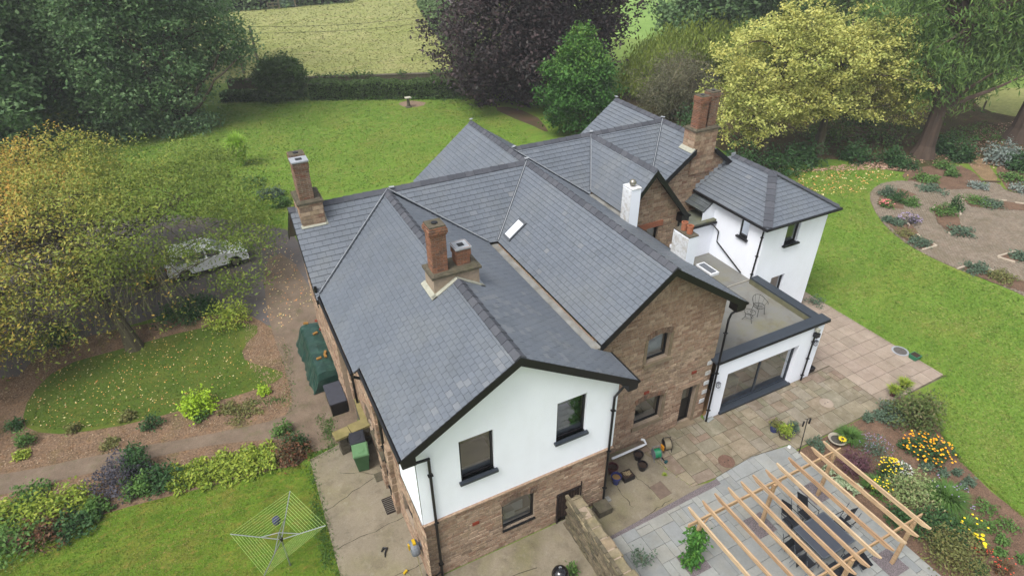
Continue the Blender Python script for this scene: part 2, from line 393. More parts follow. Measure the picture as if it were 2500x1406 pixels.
# valleys
def valley(a, b):
    vb = MB(); a = Vector(a); b = Vector(b)
    vb.bar(a+Vector((0, 0, .05)), b+Vector((0, 0, .05)), .11, .03); o1 = vb.build('valley', anthra, house)
    vb = MB(); vb.tube([a+Vector((0, 0, .08)), b+Vector((0, 0, .08))], .018, 5); vb.build('valley_roll', flash, o1)
valley((2.8,11.72,8.75), (-1.02,8.87,6.43)); valley((2.84,11.74,8.77), (6.2,9.14,6.68)); valley((9.4,11.72,8.78), (6.64,9.1,6.63))
valley((9.5,13.48,8.78), (12.35,10.8,6.86)); valley((14,13.45,8.75), (12.48,10.92,6.97)); valley((18.52,13.48,8.78), (15.76,10.6,6.7)); valley((14.05,13.4,8.72), (15.74,10.6,6.72))
for p in ((9.42,11.75,8.95), (9.6,13.4,8.93), (14,13.45,8.93), (18.55,13.5,8.95), (3.0,11.68,8.9), (9.42,18.1,8.93), (18.55,17.8,8.93)):
    MB().box(p, (.22,.14,.02), rz=random.random()*3).build('valley_cap', flash, house)
# box gutters between the roofs
g = MB(); g.box((6.42,5.15,6.50), (.46,8.0,.05)); g.build('box_gutter', lead, house)
g = MB(); g.box((12.42,9.4,6.86), (.34,2.8,.06)); g.build('box_gutter', lead, house)

# walls -------------------------------------------------------------
def wall(o, ux, nrm, poly, openings, m, name='wall', depth=.16, stones=None, bands=None, parent=None):
    """o origin, ux direction of s, nrm outwards; poly and openings in (s,z)"""
    o = Vector(o); ux = Vector(ux); n = Vector(nrm); W = lambda s, z, d=0: o+ux*s+Vector((0, 0, z))+n*d
    b = MB(); loops = [[Vector((s, z, 0)) for s, z in poly]]+[[Vector((s, z, 0)) for s, z in q] for q in openings]
    flat = [v for l in loops for v in l]; tr = tessellate_polygon(loops)
    b.add([W(v.x, v.y) for v in flat], [tuple(t) for t in tr])
    for q in openings:
        k = len(q); b.add([W(s, z) for s, z in q]+[W(s, z, -depth) for s, z in q], [(i, (i+1) % k, k+(i+1) % k, k+i) for i in range(k)])
    wo_ = b.build(name, m, house)
    if stones:
        PC, hlo, hhi, llo, lhi, proud = stones
        zs = [z for _, z in poly]; z = min(zs)
        xs = [s for s, _ in poly]
        while z < max(zs):
            h = random.uniform(hlo, hhi); s = min(xs)-random.random()*.2
            while s < max(xs):
                l = random.uniform(llo, lhi)*(1.3 if random.random() < .12 else 1)
                g_ = .011; c = clip(poly, s+g_, s+l-g_, z+g_, z+h-g_)
                if len(c) >= 3 and area(c) > .0025:
                    bad = False; cs = [c]
                    for q in openings:
                        q0, q1 = min(a for a, _ in q), max(a for a, _ in q); z0, z1 = min(a for _, a in q), max(a for _, a in q)
                        nc = []
                        for c_ in cs:
                            ca, cb = min(a for a, _ in c_), max(a for a, _ in c_); da, db = min(a for _, a in c_), max(a for _, a in c_)
                            if cb <= q0 or ca >= q1 or db <= z0 or da >= z1: nc.append(c_); continue
                            for t in (clip(c_, ca-1, q0, da-1, db+1), clip(c_, q1, cb+1, da-1, db+1), clip(c_, max(ca,q0), min(cb,q1), da-1, z0), clip(c_, max(ca,q0), min(cb,q1), z1, db+1)):
                                if len(t) >= 3 and area(t) > .002: nc.append(t)
                        cs = nc
                    for c_ in cs:
                        pr = random.uniform(*proud); mx = sum(a for a, _ in c_)/len(c_); mz = sum(a for _, a in c_)/len(c_)
                        ins = [(mx+(a-mx)*.93+random.uniform(-.008,.008), mz+(d_-mz)*.86+random.uniform(-.006,.006)) for a, d_ in c_]
                        k = len(c_); vs = [tuple(W(a, d_, .002)) for a, d_ in c_]+[tuple(W(a, d_, pr)) for a, d_ in ins]
                        r = random.random()
                        if bands: r = min(1, max(0, r*.6+.4*bands(mx, mz)))
                        PC.add(wo_, vs, [tuple(range(k, 2*k))]+[(i, (i+1) % k, k+(i+1) % k, k+i) for i in range(k)], r, nrm)
                s += l
            z += h
    return wo_
def rect(s0, s1, z0, z1, arch=0):
    if not arch: return [(s0, z0), (s1, z0), (s1, z1), (s0, z1)]
    m_ = []
    for i in range(7):
        t = i/6; m_.append((s1+(s0-s1)*t, z1-arch+arch*math.sin(math.pi*t)))
    return [(s0, z0), (s1, z0)]+m_
def window(o, ux, nrm, q, fm=black, fw=.07, depth=.13, sill=None, sillm=None, mull=(), gm=None, board=True, trans=None, bottom_solid=0):
    o = Vector(o); ux = Vector(ux); n = Vector(nrm); W = lambda s, z, d=0: o+ux*s+Vector((0, 0, z))+n*d
    s0, s1 = min(a for a, _ in q), max(a for a, _ in q); z0, z1 = min(a for _, a in q), max(a for _, a in q); cx, cz = (s0+s1)/2, (z0+z1)/2
    ins = [(a+(fw if a < cx-.3*(s1-s0) else -fw if a > cx+.3*(s1-s0) else 0), b_+(fw if b_ < cz else -fw)) for a, b_ in q]
    k = len(q); b = MB()
    b.add([W(a, z, -depth+.04) for a, z in q]+[W(a, z, -depth+.04) for a, z in ins]+[W(a, z, -depth-.03) for a, z in ins],
          [(i, (i+1) % k, k+(i+1) % k, k+i) for i in range(k)]+[(k+i, k+(i+1) % k, 2*k+(i+1) % k, 2*k+i) for i in range(k)])
    for m_ in mull: b.bar(W(m_, z0+fw, -depth+.01), W(m_, z1-fw, -depth+.01), .09, .05, up=nrm)
    if trans: b.bar(W(s0+fw, trans, -depth+.01), W(s1-fw, trans, -depth+.01), .05, .09)
    wn = b.build('window', fm, house)
    b = MB(); b.add([W(a, z, -depth) for a, z in ins], [tuple(range(k))]); b.build('pane', gm or glass, wn)
    if bottom_solid:
        b = MB(); b.add([W(s0+fw, z0+fw, -depth+.005), W(s1-fw, z0+fw, -depth+.005), W(s1-fw, bottom_solid, -depth+.005), W(s0+fw, bottom_solid, -depth+.005)], [(0,1,2,3)]); b.build('panel', fm, wn)
    if board:
        b = MB(); b.bar(W(s0-.02, z0+.05, -depth-.16), W(s1+.02, z0+.05, -depth-.16), .26, .03); b.build('inner_sill', whiteplastic, wn)
        b = MB(); b.bar(W(s0-.3, z0-.3, -depth-.9), W(s1+.3, z0-.3, -depth-.9), 1.2, .03); b.build('inner_floor', inner, wn)
    if sill:
        b = MB(); h, pr, ex = sill; b.bar(W(s0-ex, z0-h/2, pr/2-depth/2+.02), W(s1+ex, z0-h/2, pr/2-depth/2+.02), pr+depth-.02, h); b.build('sill', sillm or black, wn)
    return wn
X, Y = (1, 0, 0), (0, 1, 0); nF = (0, -1, 0); nL = (-1, 0, 0)
STN = (ST, .10, .17, .16, .42, (.006, .022))
band = lambda s, z: .5+.5*math.sin(z*1.3+s*.3)
# wing A: white above, stone below
w1 = rect(.98, 2.10, 4.25, 5.95); w2 = rect(4.30, 5.40, 4.32, 6.0); w3 = rect(2.32, 3.55, .92, 2.36, .16)
wall((0,0,0), X, nF, [(-.36,2.93), (6.62,2.95), (6.62,6.40), (2.8,8.62), (-.36,6.74)], [w1, w2], white)
gate_o = rect(4.45, 5.45, .0, 1.55)
wall((0,.03,0), X, nF, [(-.40,-.3), (6.45,-.3), (6.45,2.95), (-.40,2.93)], [w3, gate_o], mortar, stones=STN, bands=band, depth=.3)
MB().bar((-.38,-.03,2.93), (6.62,-.03,2.95), .10, .05).build('string_course', stone, house)
window((0,0,0), X, nF, w1, sill=(.09,.12,.08), sillm=anthra); window((0,0,0), X, nF, w2, sill=(.09,.12,.08), sillm=anthra)
window((0,.03,0), X, nF, w3, sill=(.06,.06,.02), sillm=black)
# papers and boxes behind the lower window
b = MB(); b.box((2.75,.42,1.22), (.35,.25,.3)); b.box((2.55,.33,1.02), (.22,.2,.12)); b.box((3.1,.45,1.3), (.4,.03,.42)); b.build('inner_clutter', whiteplastic, house)
# dark recess with iron bars
b = MB(); b.add([(4.45,.13,0), (5.45,.13,0), (5.45,.13,1.55), (4.45,.13,1.55)], [(0,1,2,3)]); rc = b.build('recess', mat('sooty_stone', [C(112,90,78)], noise=.4, nscale=9, rough=.95, stain=C(64,54,50), sscale=2.2, samt=.7), house)
b = MB(); b.bar((4.47,.0,0), (4.47,.0,1.5), .09, .05); b.bar((5.44,.0,0), (5.44,.0,1.75), .03, .03); b.bar((4.42,.0,1.5), (5.45,.0,1.5), .03, .06)
for i in range(7): b.tube([(4.62+i*.12,.0,.02), (4.62+i*.12,.0,1.45)], .012, 5)
b.bar((4.45,.0,.05), (5.45,.0,.05), .03, .03); b.build('iron_gate', mat('rusty_iron', [C(48,36,32)], noise=.3, nscale=20, rough=.8), rc)
# left side wall of A
wl = [(-.3,-.3), (-.3,2.9), (2.2,2.9), (2.2,6.5), (9.0,6.35), (9.0,-.3)]
o_l = [rect(1.15, 2.3, 1.0, 2.1), rect(3.1, 4.0, .0, 2.1), rect(6.2, 7.2, 1.0, 2.2)]
wall((-.40,0,0), Y, nL, wl, o_l, mortar, stones=(ST, .12, .2, .22, .5, (.01, .03)), depth=.2)
wall((-.38,0,0), Y, nL, [(-.0,2.92), (2.2,2.92), (2.2,6.62), (-.0,6.62)], [], white)
for q in o_l: window((-.40,0,0), Y, nL, q, fm=whiteplastic if q[0][0] == 3.1 else black, depth=.15)
for y0 in (3.0, 4.3, 8.6):
    ht = 4.6 if y0 > 4 else 3.2; bt = MB().box((-.45,y0+.22,ht/2), (.10,.40,ht-.1)).build('buttress', mortar, house); z = 0
    while z < ht:
        h = random.uniform(.14,.24); dd = random.uniform(.16,.21); l_ = random.uniform(.42,.5); mm = MB().box((-.40-dd/2,y0+.22+random.uniform(-.02,.02),z+h/2), (dd,l_,h-.016)); ST.add(bt, mm.v, [(0, 3, 2, 1), (4, 5, 6, 7), (0, 1, 5, 4), (1, 2, 6, 5), (2, 3, 7, 6), (3, 0, 4, 7)], random.random(), (-1,0,0)); z += h
b = MB(); b.box((-.5,4.7,2.0), (.25,1.6,.1)); b.build('stone_ledge', greystone, house)
# D left gable, wing B, back walls
wall((-.78,9.0,0), Y, nL, [(0,-.2), (5.8,-.2), (5.8,6.3), (2.75,8.55), (0,6.3)], [], mortar, stones=(ST, .12, .2, .22, .5, (.01, .03)))
wall((0,9.0,0), X, nF, [(-.78,-.2), (-.40,-.2), (-.40,6.4), (-.78,6.4)], [], mortar)
YB = 1.78
wb1 = rect(9.19, 10.22, 4.36, 5.58, .14); wb2 = rect(9.02, 10.36, 1.05, 2.42, .10); wdo = rect(11.40, 12.12, .06, 2.14)
wall((0,YB,0), X, nF, [(6.4,-.3), (12.78,-.3), (12.78,6.42), (9.42,8.66), (6.4,6.36)], [wb1, wb2, wdo], mortar, stones=STN, bands=band, depth=.25)
window((0,YB,0), X, nF, wb1, sill=None, depth=.2, gm=glass, fw=.06); window((0,YB,0), X, nF, wb2, depth=.2, fw=.06)
b = MB(); b.box((9.7,YB+.32,4.95), (.9,.02,1.0), r=.5); b.build('net_curtain', frost, house)
dw = window((0,YB,0), X, nF, wdo, depth=.22, fw=.09, bottom_solid=1.3, board=False)
b = MB(); b.bar((9.08,YB-.02,4.27), (10.36,YB-.02,4.27), .2, .17); b.build('stone_sill', sandsill, house)
b = MB(); b.bar((8.94,YB,.96), (10.46,YB,.96), .14, .17); b.build('stone_sill', sandsill, house)
for x0_, z0_, z1_ in ((10.29,4.36,5.5), (10.43,1.05,2.36), (12.19,.06,2.1), (9.12,4.36,5.5)):
    b = MB(); b.box((x0_,YB-.012,(z0_+z1_)/2), (.13,.05,z1_-z0_)); b.build('stone_jamb', sandsill, house)
b = MB(); b.box((11.76,YB-.08,.035), (.95,.3,.06)); b.build('door_step', sandsill, house)
b = MB()
for sx, zz in ((10.68,2.72), (11.62,2.72)):
    pass
b.bar((11.15,YB-.01,2.26), (12.4,YB-.01,2.26), .07, .2); b.build('door_lintel', stone, house)
for s, z, yy in ((9.45,2.80,YB), (11.8,2.9,YB), (1.35,1.95,.03)):
    MB().box((s,yy-.03,z), (.24,.03,.13)).build('air_brick', mat('red_clay', [C(160,72,50)], rough=.9), house)
for z in (1.0,1.5,2.0,2.55,3.1): MB().box((12.60+random.uniform(-.03,.03),YB-.02,z), (.26,.03,.2)).build('white_quoin', whiteold, house)
# lintel arches over openings (voussoirs)
for (s0, s1, z, yy) in ((2.25,3.62,2.22,.03), (9.12,10.3,5.46,YB), (8.96,10.42,2.30,YB)):
    n_ = 11; wd = (s1-s0)/n_; par = None
    vb = MB().box(((s0+s1)/2,yy-.004,z+.2), (s1-s0,.006,.14)).build('arch', mortar, house)
    for i in range(n_):
        t = (i+.5)/n_; zz = z+.14*math.sin(math.pi*t)+.13; an = (t-.5)*.5
        BO.add(vb, *[(lambda q: q)(MB().box((s0+wd*(i+.5),yy-.025,zz), (wd-.015,.045,.24), M=Matrix.Rotation(an, 3, 'Y')).v)], [(0, 3, 2, 1), (4, 5, 6, 7), (0, 1, 5, 4), (1, 2, 6, 5), (2, 3, 7, 6), (3, 0, 4, 7)], random.random()*.6+.3, nF)
b = MB(); b.add([(12.78,YB,-.2), (12.78,8.45,-.2), (12.78,8.45,6.4), (12.78,YB,6.4)], [(0,1,2,3)]); b.build('plain_wall', stone, house)
b = MB(); b.add([(-.78,14.8,0), (9.4,14.8,0), (9.4,14.8,6.3), (-.78,14.8,6.3)], [(0,1,2,3)]); b.build('plain_wall', stone, house)
b = MB(); b.add([(6.2,14.8,0), (6.2,17.9,0), (6.2,17.9,6.2), (6.2,14.8,6.2)], [(0,1,2,3)]); b.build('plain_wall', stone, house)
b = MB(); b.add([(6.2,17.9,0), (12.9,17.9,0), (12.9,17.9,6.3), (9.42,17.9,8.6), (6.2,17.9,6.3)], [(0,1,2,3,4)]); b.build('plain_wall', stone, house)
b = MB(); b.add([(15.8,17.6,0), (21.0,17.6,0), (21.0,17.6,6.8), (18.55,17.6,8.6), (15.8,17.6,6.7)], [(0,1,2,3,4)]); b.build('plain_wall', stone, house)
b = MB(); b.add([(21.0,10.4,0), (21.0,17.6,0), (21.0,17.6,6.8), (21.0,10.4,6.8)], [(0,1,2,3)]); b.build('plain_wall', stone, house)
b = MB(); b.add([(12.9,16.1,0), (15.8,16.1,0), (15.8,16.1,6.6), (12.9,16.1,6.6)], [(0,1,2,3)]); b.build('plain_wall', stone, house)
b = MB(); b.add([(6.6,1.55,5.9), (6.6,9,5.9), (6.6,9,6.6), (6.6,1.55,6.6)], [(0,1,2,3)]); b.build('plain_wall', stone, house)
b = MB(); b.add([(6.2,0,5.7), (6.2,1.55,5.7), (6.2,1.55,6.6), (6.2,0,6.6)], [(0,1,2,3)]); b.build('plain_wall', stone, house)
b = MB(); b.add([(6.60,0,2.95), (6.60,1.55,2.95), (6.60,1.55,6.4), (6.60,0,6.4)], [(0,1,2,3)]); b.build('plain_wall', stone, house)

wall((6.44,0,0), Y, (1,0,0), [(0,-.3), (1.78,-.3), (1.78,2.95), (0,2.95)], [], mortar, stones=STN)
# F gable
wf = rect(14.15, 14.8, 4.6, 5.72)
wall((0,8.45,0), X, nF, [(12.5,2.9), (15.95,2.9), (15.95,6.3), (14.0,8.62), (12.5,6.9)], [wf], mortar, stones=(ST,.11,.19,.2,.42,(.01,.025)))
window((0,8.45,0), X, nF, wf, depth=.15)
MB().bar((13.45,8.41,5.86), (15.0,8.41,5.86), .08, .26).build('stone_lintel', redstone, house)
wall((15.95,8.45,0), Y, (1,0,0), [(0,4.5), (2.0,4.5), (2.0,6.3), (0,6.3)], [], mortar, stones=(ST,.11,.19,.2,.42,(.01,.025)))
# G gable wall
wall((0,10.3,0), X, nF, [(15.9,4.8), (21.0,4.8), (21.0,6.75), (18.55,8.62), (15.9,6.65)], [], mortar, stones=(ST,.11,.19,.2,.45,(.01,.028)))
# white link wall, lean-to end and small roof
wall((0,8.8,0), X, nF, [(15.6,2.9), (18.8,2.9), (18.8,4.92), (15.6,4.88)], [], white)
b = MB(); b.add([(18.0,8.92,4.95), (18.8,8.92,4.95), (18.8,8.92,6.0), (18.0,8.92,5.42)], [(0,1,2,3)]); b.build('wall', white, house)
mossroof = mat('mossy_lead', [C(130,134,120)], noise=.2, nscale=2, rough=.8, stain=[(C(122,120,70), 1.3, .8), (C(90,92,80), 5, .4)])
b = MB(); b.box((17.2,9.6,4.80), (3.2,1.6,.1)); b.build('roof', mossroof, house)
b = MB(); b.box((17.2,8.95,4.93), (3.25,.5,.1)); b.build('coping', mossroof, house)
b = MB(); b.tube([(15.9,8.66,4.85), (18.85,8.66,4.83)], .06, 6); b.build('gutter', black, house)
# tower
wt1 = rect(6.56, 7.10, 4.85, 5.80); wt2 = rect(20.28, 21.16, 4.62, 5.72); wt3 = rect(20.05, 20.98, 1.3, 2.8)
YT = 5.6
wall((18.8,0,0), Y, nL, [(YT,2.8), (YT,6.06), (10.4,6.06), (10.4,2.8)], [wt1], white, depth=.2)
wall((0,YT,0), X, nF, [(18.8,-.3), (22.98,-.3), (22.98,6.06), (18.8,6.06)], [wt2, wt3], white, depth=.2)
b = MB(); b.add([(22.98,YT,-.3), (22.98,10.4,-.3), (22.98,10.4,6.06), (22.98,YT,6.06)], [(0,1,2,3)]); b.add([(18.8,YT,0), (18.8,8.8,0), (18.8,8.8,2.9), (18.8,YT,2.9)], [(0,1,2,3)])
b.add([(22.98,10.4,-.3), (21,10.4,-.3), (21,10.4,6.06), (22.98,10.4,6.06)], [(0,1,2,3)]); b.build('wall', white, house)
window((18.8,0,0), Y, nL, wt1, depth=.08, fw=.04, sill=(.08,.12,.09), sillm=black)
window((0,YT,0), X, nF, wt2, depth=.16, sill=(.08,.14,.09), sillm=black); window((0,YT,0), X, nF, wt3, depth=.16)
# extension with flat roof
wsl = rect(13.5, 17.62, .16, 2.32)
wall((0,1.5,0), X, nF, [(12.72,-.2), (18.95,-.2), (18.95,3.2), (12.72,3.2)], [wsl], white, depth=.3)
wall((18.95,1.5,0), Y, (1,0,0), [(0,-.2), (4.1,-.2), (4.1,3.2), (0,3.2)], [], white)
sw = window((0,1.5,0), X, nF, wsl, fm=anthra, fw=.09, depth=.22, mull=(15.6,), gm=glassbig, board=False)
MB().box((15.56,1.60,.115), (4.20,.40,.11)).build('door_threshold', anthra, house)
fl = MB().box((15.8,3.9,.02), (5.9,4.4,.04)).build('inner_floor', floorwood, house)
MB().box((15.8,5.8,1.5), (5.9,.05,3.0)).build('inner_wall', inner, house)
b = MB(); b.box((14.7,2.6,.45), (1.0,.7,.8)); b.build('inner_cabinet', mat('dark_wood', [C(70,62,56)], rough=.6), house)
# roof deck, inner upstands, coping
b = MB(); b.add([(12.8,1.8,2.95), (18.8,1.8,2.95), (18.8,8.8,2.95), (12.8,8.8,2.95)], [(0,1,2,3)]); b.build('flat_roof', flatroof, house)
b = MB(); b.box((15.85,1.93,3.07), (6.1,.03,.26)); b.box((18.52,3.75,3.07), (.03,3.7,.26)); b.build('upstand', mat('mossy_upstand', [C(130,128,100)], noise=.2, nscale=2, rough=.9), house)
cop = MB(); cop.box((15.89,1.68,3.24), (6.52,.50,.09)); cop.box((18.74,3.76,3.242), (.46,3.66,.09)); cop.build('coping', anthra, house)
b = MB(); b.box((15.9,1.42,3.18), (6.5,.02,.08)); b.build('drip_trim', black, house)
rl = thing('x', None, None) if False else None
b = MB(); b.box((17.5,7.45,3.03), (.52,1.12,.14)); fr_ = b.build('rooflight', whiteplastic, house)
MB().box((17.5,7.45,3.105), (.36,.94,.02)).build('pane', mat('rooflight_glass', [C(120,125,132)], rough=.15, spec=.6), fr_)
# velux on B
sk = MB(); 
def skyl(pts, nn):
    P_ = [Vector(p) for p in pts]; c = sum(P_, Vector())/4
    o1 = MB().add(*extr([tuple(p) for p in P_], nn, .10)).build('skylight', mat('grey_frame', [C(105,110,116)], rough=.5), house)
    ins = [tuple(c+(p-c)*.80+Vector(nn)*.085) for p in P_]
    MB().add(*extr(ins, nn, .03)).build('blind', frost, o1)
nb = Vector((-.78,0,1)).normalized()
sp_ = [(x, y, BL(x, y)) for x, y in ((6.9,8.48), (7.72,8.48), (7.72,9.05), (6.9,9.05))]
skyl(sp_, tuple(nb))
# barge boards and soffits
def barge(a, b_, h=.27, wall_d=.36, vy=(0,1,0)):
    a = Vector(a); b_ = Vector(b_); vy = Vector(vy); m = MB()
    dn = Vector((0,0,-h)); th = vy*.035
    p = [a+Vector((0,0,.02)), b_+Vector((0,0,.02)), b_+dn, a+dn]
    m.add([*p, *[q+th for q in p]], [(0,1,2,3), (7,6,5,4), (0,4,5,1), (1,5,6,2), (2,6,7,3), (3,7,4,0)]); bb = m.build('bargeboard', black, house)
    m = MB(); q = [a+dn*.5+th, b_+dn*.5+th, b_+dn*.5+vy*wall_d, a+dn*.5+vy*wall_d]; m.add([*q, *[s_+Vector((0,0,.02)) for s_ in q]], [(0,1,2,3), (7,6,5,4)]); m.build('soffit', black, bb)
barge((-.84,-.45,AL(-.84,0)), (2.8,-.45,8.72)); barge((2.8,-.45,8.72), (7.02,-.45,AR(7.02,0)))
barge((6.6,1.12,BL(6.6,0)), (9.42,1.12,8.8)); barge((9.42,1.12,8.8), (13.12,1.12,BR(13.12,0)))
barge((12.45,8.02,FL(12.45,0)), (14,8.02,8.8), wall_d=.4); barge((14,8.02,8.8), (16.25,8.02,FR(16.25,0)), h=.3, wall_d=.4)
barge((16.2,10.02,GL(16.2,0)), (18.0,10.02,GL(18.0,0))); barge((19.3,10.02,GR(19.3,0)), (21.2,10.02,GR(21.2,0)))
barge((-1.2,8.66,DF(0,8.66)), (-1.2,11.75,8.8), vy=(1,0,0)); barge((-1.2,11.75,8.8), (-1.2,15.1,DB(0,15.1)), vy=(1,0,0))
for bx in ((12.9,1.34,6.12,.42,.40,.34), (6.85,-.22,5.98,.34,.4,.32), (-.62,-.22,6.33,.4,.40,.34), (16.02,8.24,5.98,.4,.4,.42)):
    MB().box(bx[:3], bx[3:]).build('boxed_eave', black, house)
# gutters and downpipes
def gut(a, b_, r=.062): MB().tube([a, b_], r, 7).build('gutter', black, house)
gut((-.86,-.42,AL(-.8,0)-.05), (-.86,3.8,AL(-.8,0)-.07)); gut((-1.09,3.85,AL(-1.02,0)-.05), (-1.09,8.9,AL(-1.02,0)-.07)); gut((-1.18,8.62,6.27), (-1.02,8.75,6.27))
gut((7.05,-.45,AR(7.0,0)-.05), (7.05,1.15,AR(7.0,0)-.05)); gut((13.15,1.1,BR(13.1,0)-.05), (13.15,8.0,BR(13.1,0)-.06))
gut((18.44,5.22,TZ-.03), (18.44,10.35,TZ-.03), .07); gut((18.44,5.24,TZ-.03), (23.36,5.24,TZ-.03), .07); gut((23.36,5.24,TZ-.03), (23.36,10.3,TZ-.03), .07)
gut((16.28,8.0,FR(16.22,0)-.04), (16.28,10.0,FR(16.22,0)-.04))
def pipe(path, r=.04): 
    o1 = MB().tube(path, r, 8).build('downpipe', black, house, smooth=False)
    m = MB()
    for i in range(len(path)-1):
        a = Vector(path[i]); b_ = Vector(path[i+1])
        if abs((b_-a).z) > 1.2:
            for t in (.12,.5,.88): m.box(a.lerp(b_, t), (r*3.4,r*2.6,.035))
    if m.v: m.build('pipe_clip', black, o1)
zt = 5.62
pipe([(-.80,-.42,6.3), (-.55,-.30,6.12), (.0,-.22,5.98), (.02,-.07,5.8), (.02,-.07,.05)], .045)
pipe([(6.98,-.3,6.05), (6.75,-.1,5.78), (6.42,-.09,5.45), (6.42,-.09,.32)], .045)
pipe([(13.1,1.2,6.1), (12.78,1.42,5.7), (12.70,1.42,5.45), (12.70,1.40,.05)], .045)
pipe([(18.44,5.5,5.98), (18.60,5.52,5.85), (18.74,5.66,5.72), (18.72,5.75,3.0)], .04)
pipe([(18.3,8.7,4.85), (18.62,8.66,4.7), (18.68,8.3,4.5), (18.70,8.3,3.9), (18.72,6.4,3.05)], .035)
pipe([(16.1,8.1,5.85), (15.98,8.36,5.75), (15.98,8.36,5.2), (15.85,8.3,4.95)], .05)
pipe([(18.38,1.42,2.62), (18.38,1.41,.05)], .04)
MB().box((18.38,1.36,2.72), (.22,.2,.2), taper=1).build('hopper', black, house); MB().box((18.38,1.4,2.98), (.12,.22,.16)).build('spout', mortarfl, house)
pipe([(-1.1,8.7,6.25), (-.85,8.5,5.95), (-.55,8.3,5.8), (-.50,8.3,.1)], .05); MB().tube([(-1.12,8.95,6.3), (-1.12,8.95,6.75)], .06, 8).build('vent_pipe', black, house)
pipe([(-1.05,3.9,6.2), (-.6,3.8,5.95), (-.52,3.7,5.7), (-.52,3.7,.1)], .05); pipe([(-1.08,4.6,6.2), (-.55,4.7,5.8), (-.52,4.75,5.5), (-.52,4.75,.1)], .05)
pipe([(.02,-.07,.35), (-.25,-.07,.2), (-.45,.2,.1)], .03)
# wall lanterns
for x in (12.98, 18.62):
    lb = MB().box((x,1.43,2.0 if x < 15 else 2.15), (.10,.10,.02)).build('wall_lantern', mat('grey_metal', [C(120,124,130)], rough=.4), house)
    zz = 2.0 if x < 15 else 2.15; m = MB(); m.box((x,1.42,zz+.12), (.14,.14,.03), taper=.7); m.box((x,1.42,zz-.12), (.12,.12,.02))
    for a, c_ in ((-.055,-.055), (.055,-.055), (.055,.055), (-.055,.055)): m.bar((x+a,1.42+c_,zz-.12), (x+a,1.42+c_,zz+.12), .012, .012)
    m.build('lantern_cage', MATS['grey_metal'], lb); MB().box((x,1.42,zz), (.085,.085,.2)).build('lantern_glass', frost, lb)

# chimneys ------------------------------------------------------------
BF = [(0, 3, 2, 1), (4, 5, 6, 7), (0, 1, 5, 4), (1, 2, 6, 5), (2, 3, 7, 6), (3, 0, 4, 7)]
def bricks(par, x0, x1, y0, y1, z0, z1, PC, ch=.075, ln=.225, grow=None):
    z = z0; k = 0
    while z < z1-.02:
        g_ = grow(z) if grow else 0
        for (a, b_, fx, along) in ((x0-g_, x1+g_, y0-g_, 'x'), (x0-g_, x1+g_, y1+g_, 'x'), (y0-g_, y1+g_, x0-g_, 'y'), (y0-g_, y1+g_, x1+g_, 'y')):
            if (along == 'x' and fx > (y0+y1)/2) or (along == 'y' and fx > (x0+x1)/2): vis = False
            else: vis = True
            n_ = max(1, round((b_-a)/ln)); st = (b_-a)/n_; off = st/2 if k % 2 else 0
            s = a-off
            while s < b_-.01:
                c0 = max(a, s)+.008; c1 = min(b_, s+st)-.008
                if c1-c0 > .03:
                    pr = random.uniform(.006, .014)
                    if along == 'x': m = MB().box(((c0+c1)/2, fx, z+ch/2), (c1-c0, 2*pr, ch-.019))
                    else: m = MB().box((fx, (c0+c1)/2, z+ch/2), (2*pr, c1-c0, ch-.019))
                    nn = ((0,-1,0) if fx < (y0+y1)/2 else (0,1,0)) if along == 'x' else ((-1,0,0) if fx < (x0+x1)/2 else (1,0,0))
                    PC.add(par, m.v, BF, random.random(), nn)
                s += st
        z += ch; k += 1
def stackbox(parent_name, x0, x1, y0, y1, z0, z1, m=brickmort):
    return MB().box(((x0+x1)/2,(y0+y1)/2,(z0+z1)/2), (x1-x0,y1-y0,z1-z0)).build(parent_name, m, house)
def stonebase(x0, x1, y0, y1, z0, z1, capz=.14, m=mortar, pm=None):
    c = stackbox('chimney', x0, x1, y0, y1, z0, z1, m)
    z = z0
    while z < z1-.05:
        h = random.uniform(.14, .22)
        if z+h > z1-.1: h = z1-z
        for (a, b_, fx, al) in ((x0, x1, y0, 'x'), (y0, y1, x0, 'y'), (x0, x1, y1, 'x'), (y0, y1, x1, 'y')):
            s = a
            while s < b_-.02:
                l = random.uniform(.22, .48); e = min(b_, s+l)
                if b_-e < .1: e = b_
                nn = ((0,-1,0) if fx == y0 else (0,1,0)) if al == 'x' else ((-1,0,0) if fx == x0 else (1,0,0))
                mm = MB().box(((s+e)/2, fx, z+h/2), (e-s-.016, .05, h-.016)) if al == 'x' else MB().box((fx, (s+e)/2, z+h/2), (.05, e-s-.016, h-.016))
                (pm or ST).add(c, mm.v, BF, random.random(), nn); s = e
        z += h
    m = MB(); e = .07
    m.box(((x0+x1)/2,(y0+y1)/2,z1+capz*.3), (x1-x0+2*e,y1-y0+2*e,capz*.6)); m.box(((x0+x1)/2,(y0+y1)/2,z1+capz*.8), (x1-x0+.6*e,y1-y0+.6*e,capz*.45), taper=.9)
    m.build('weathered_cap', greystone, c); return c
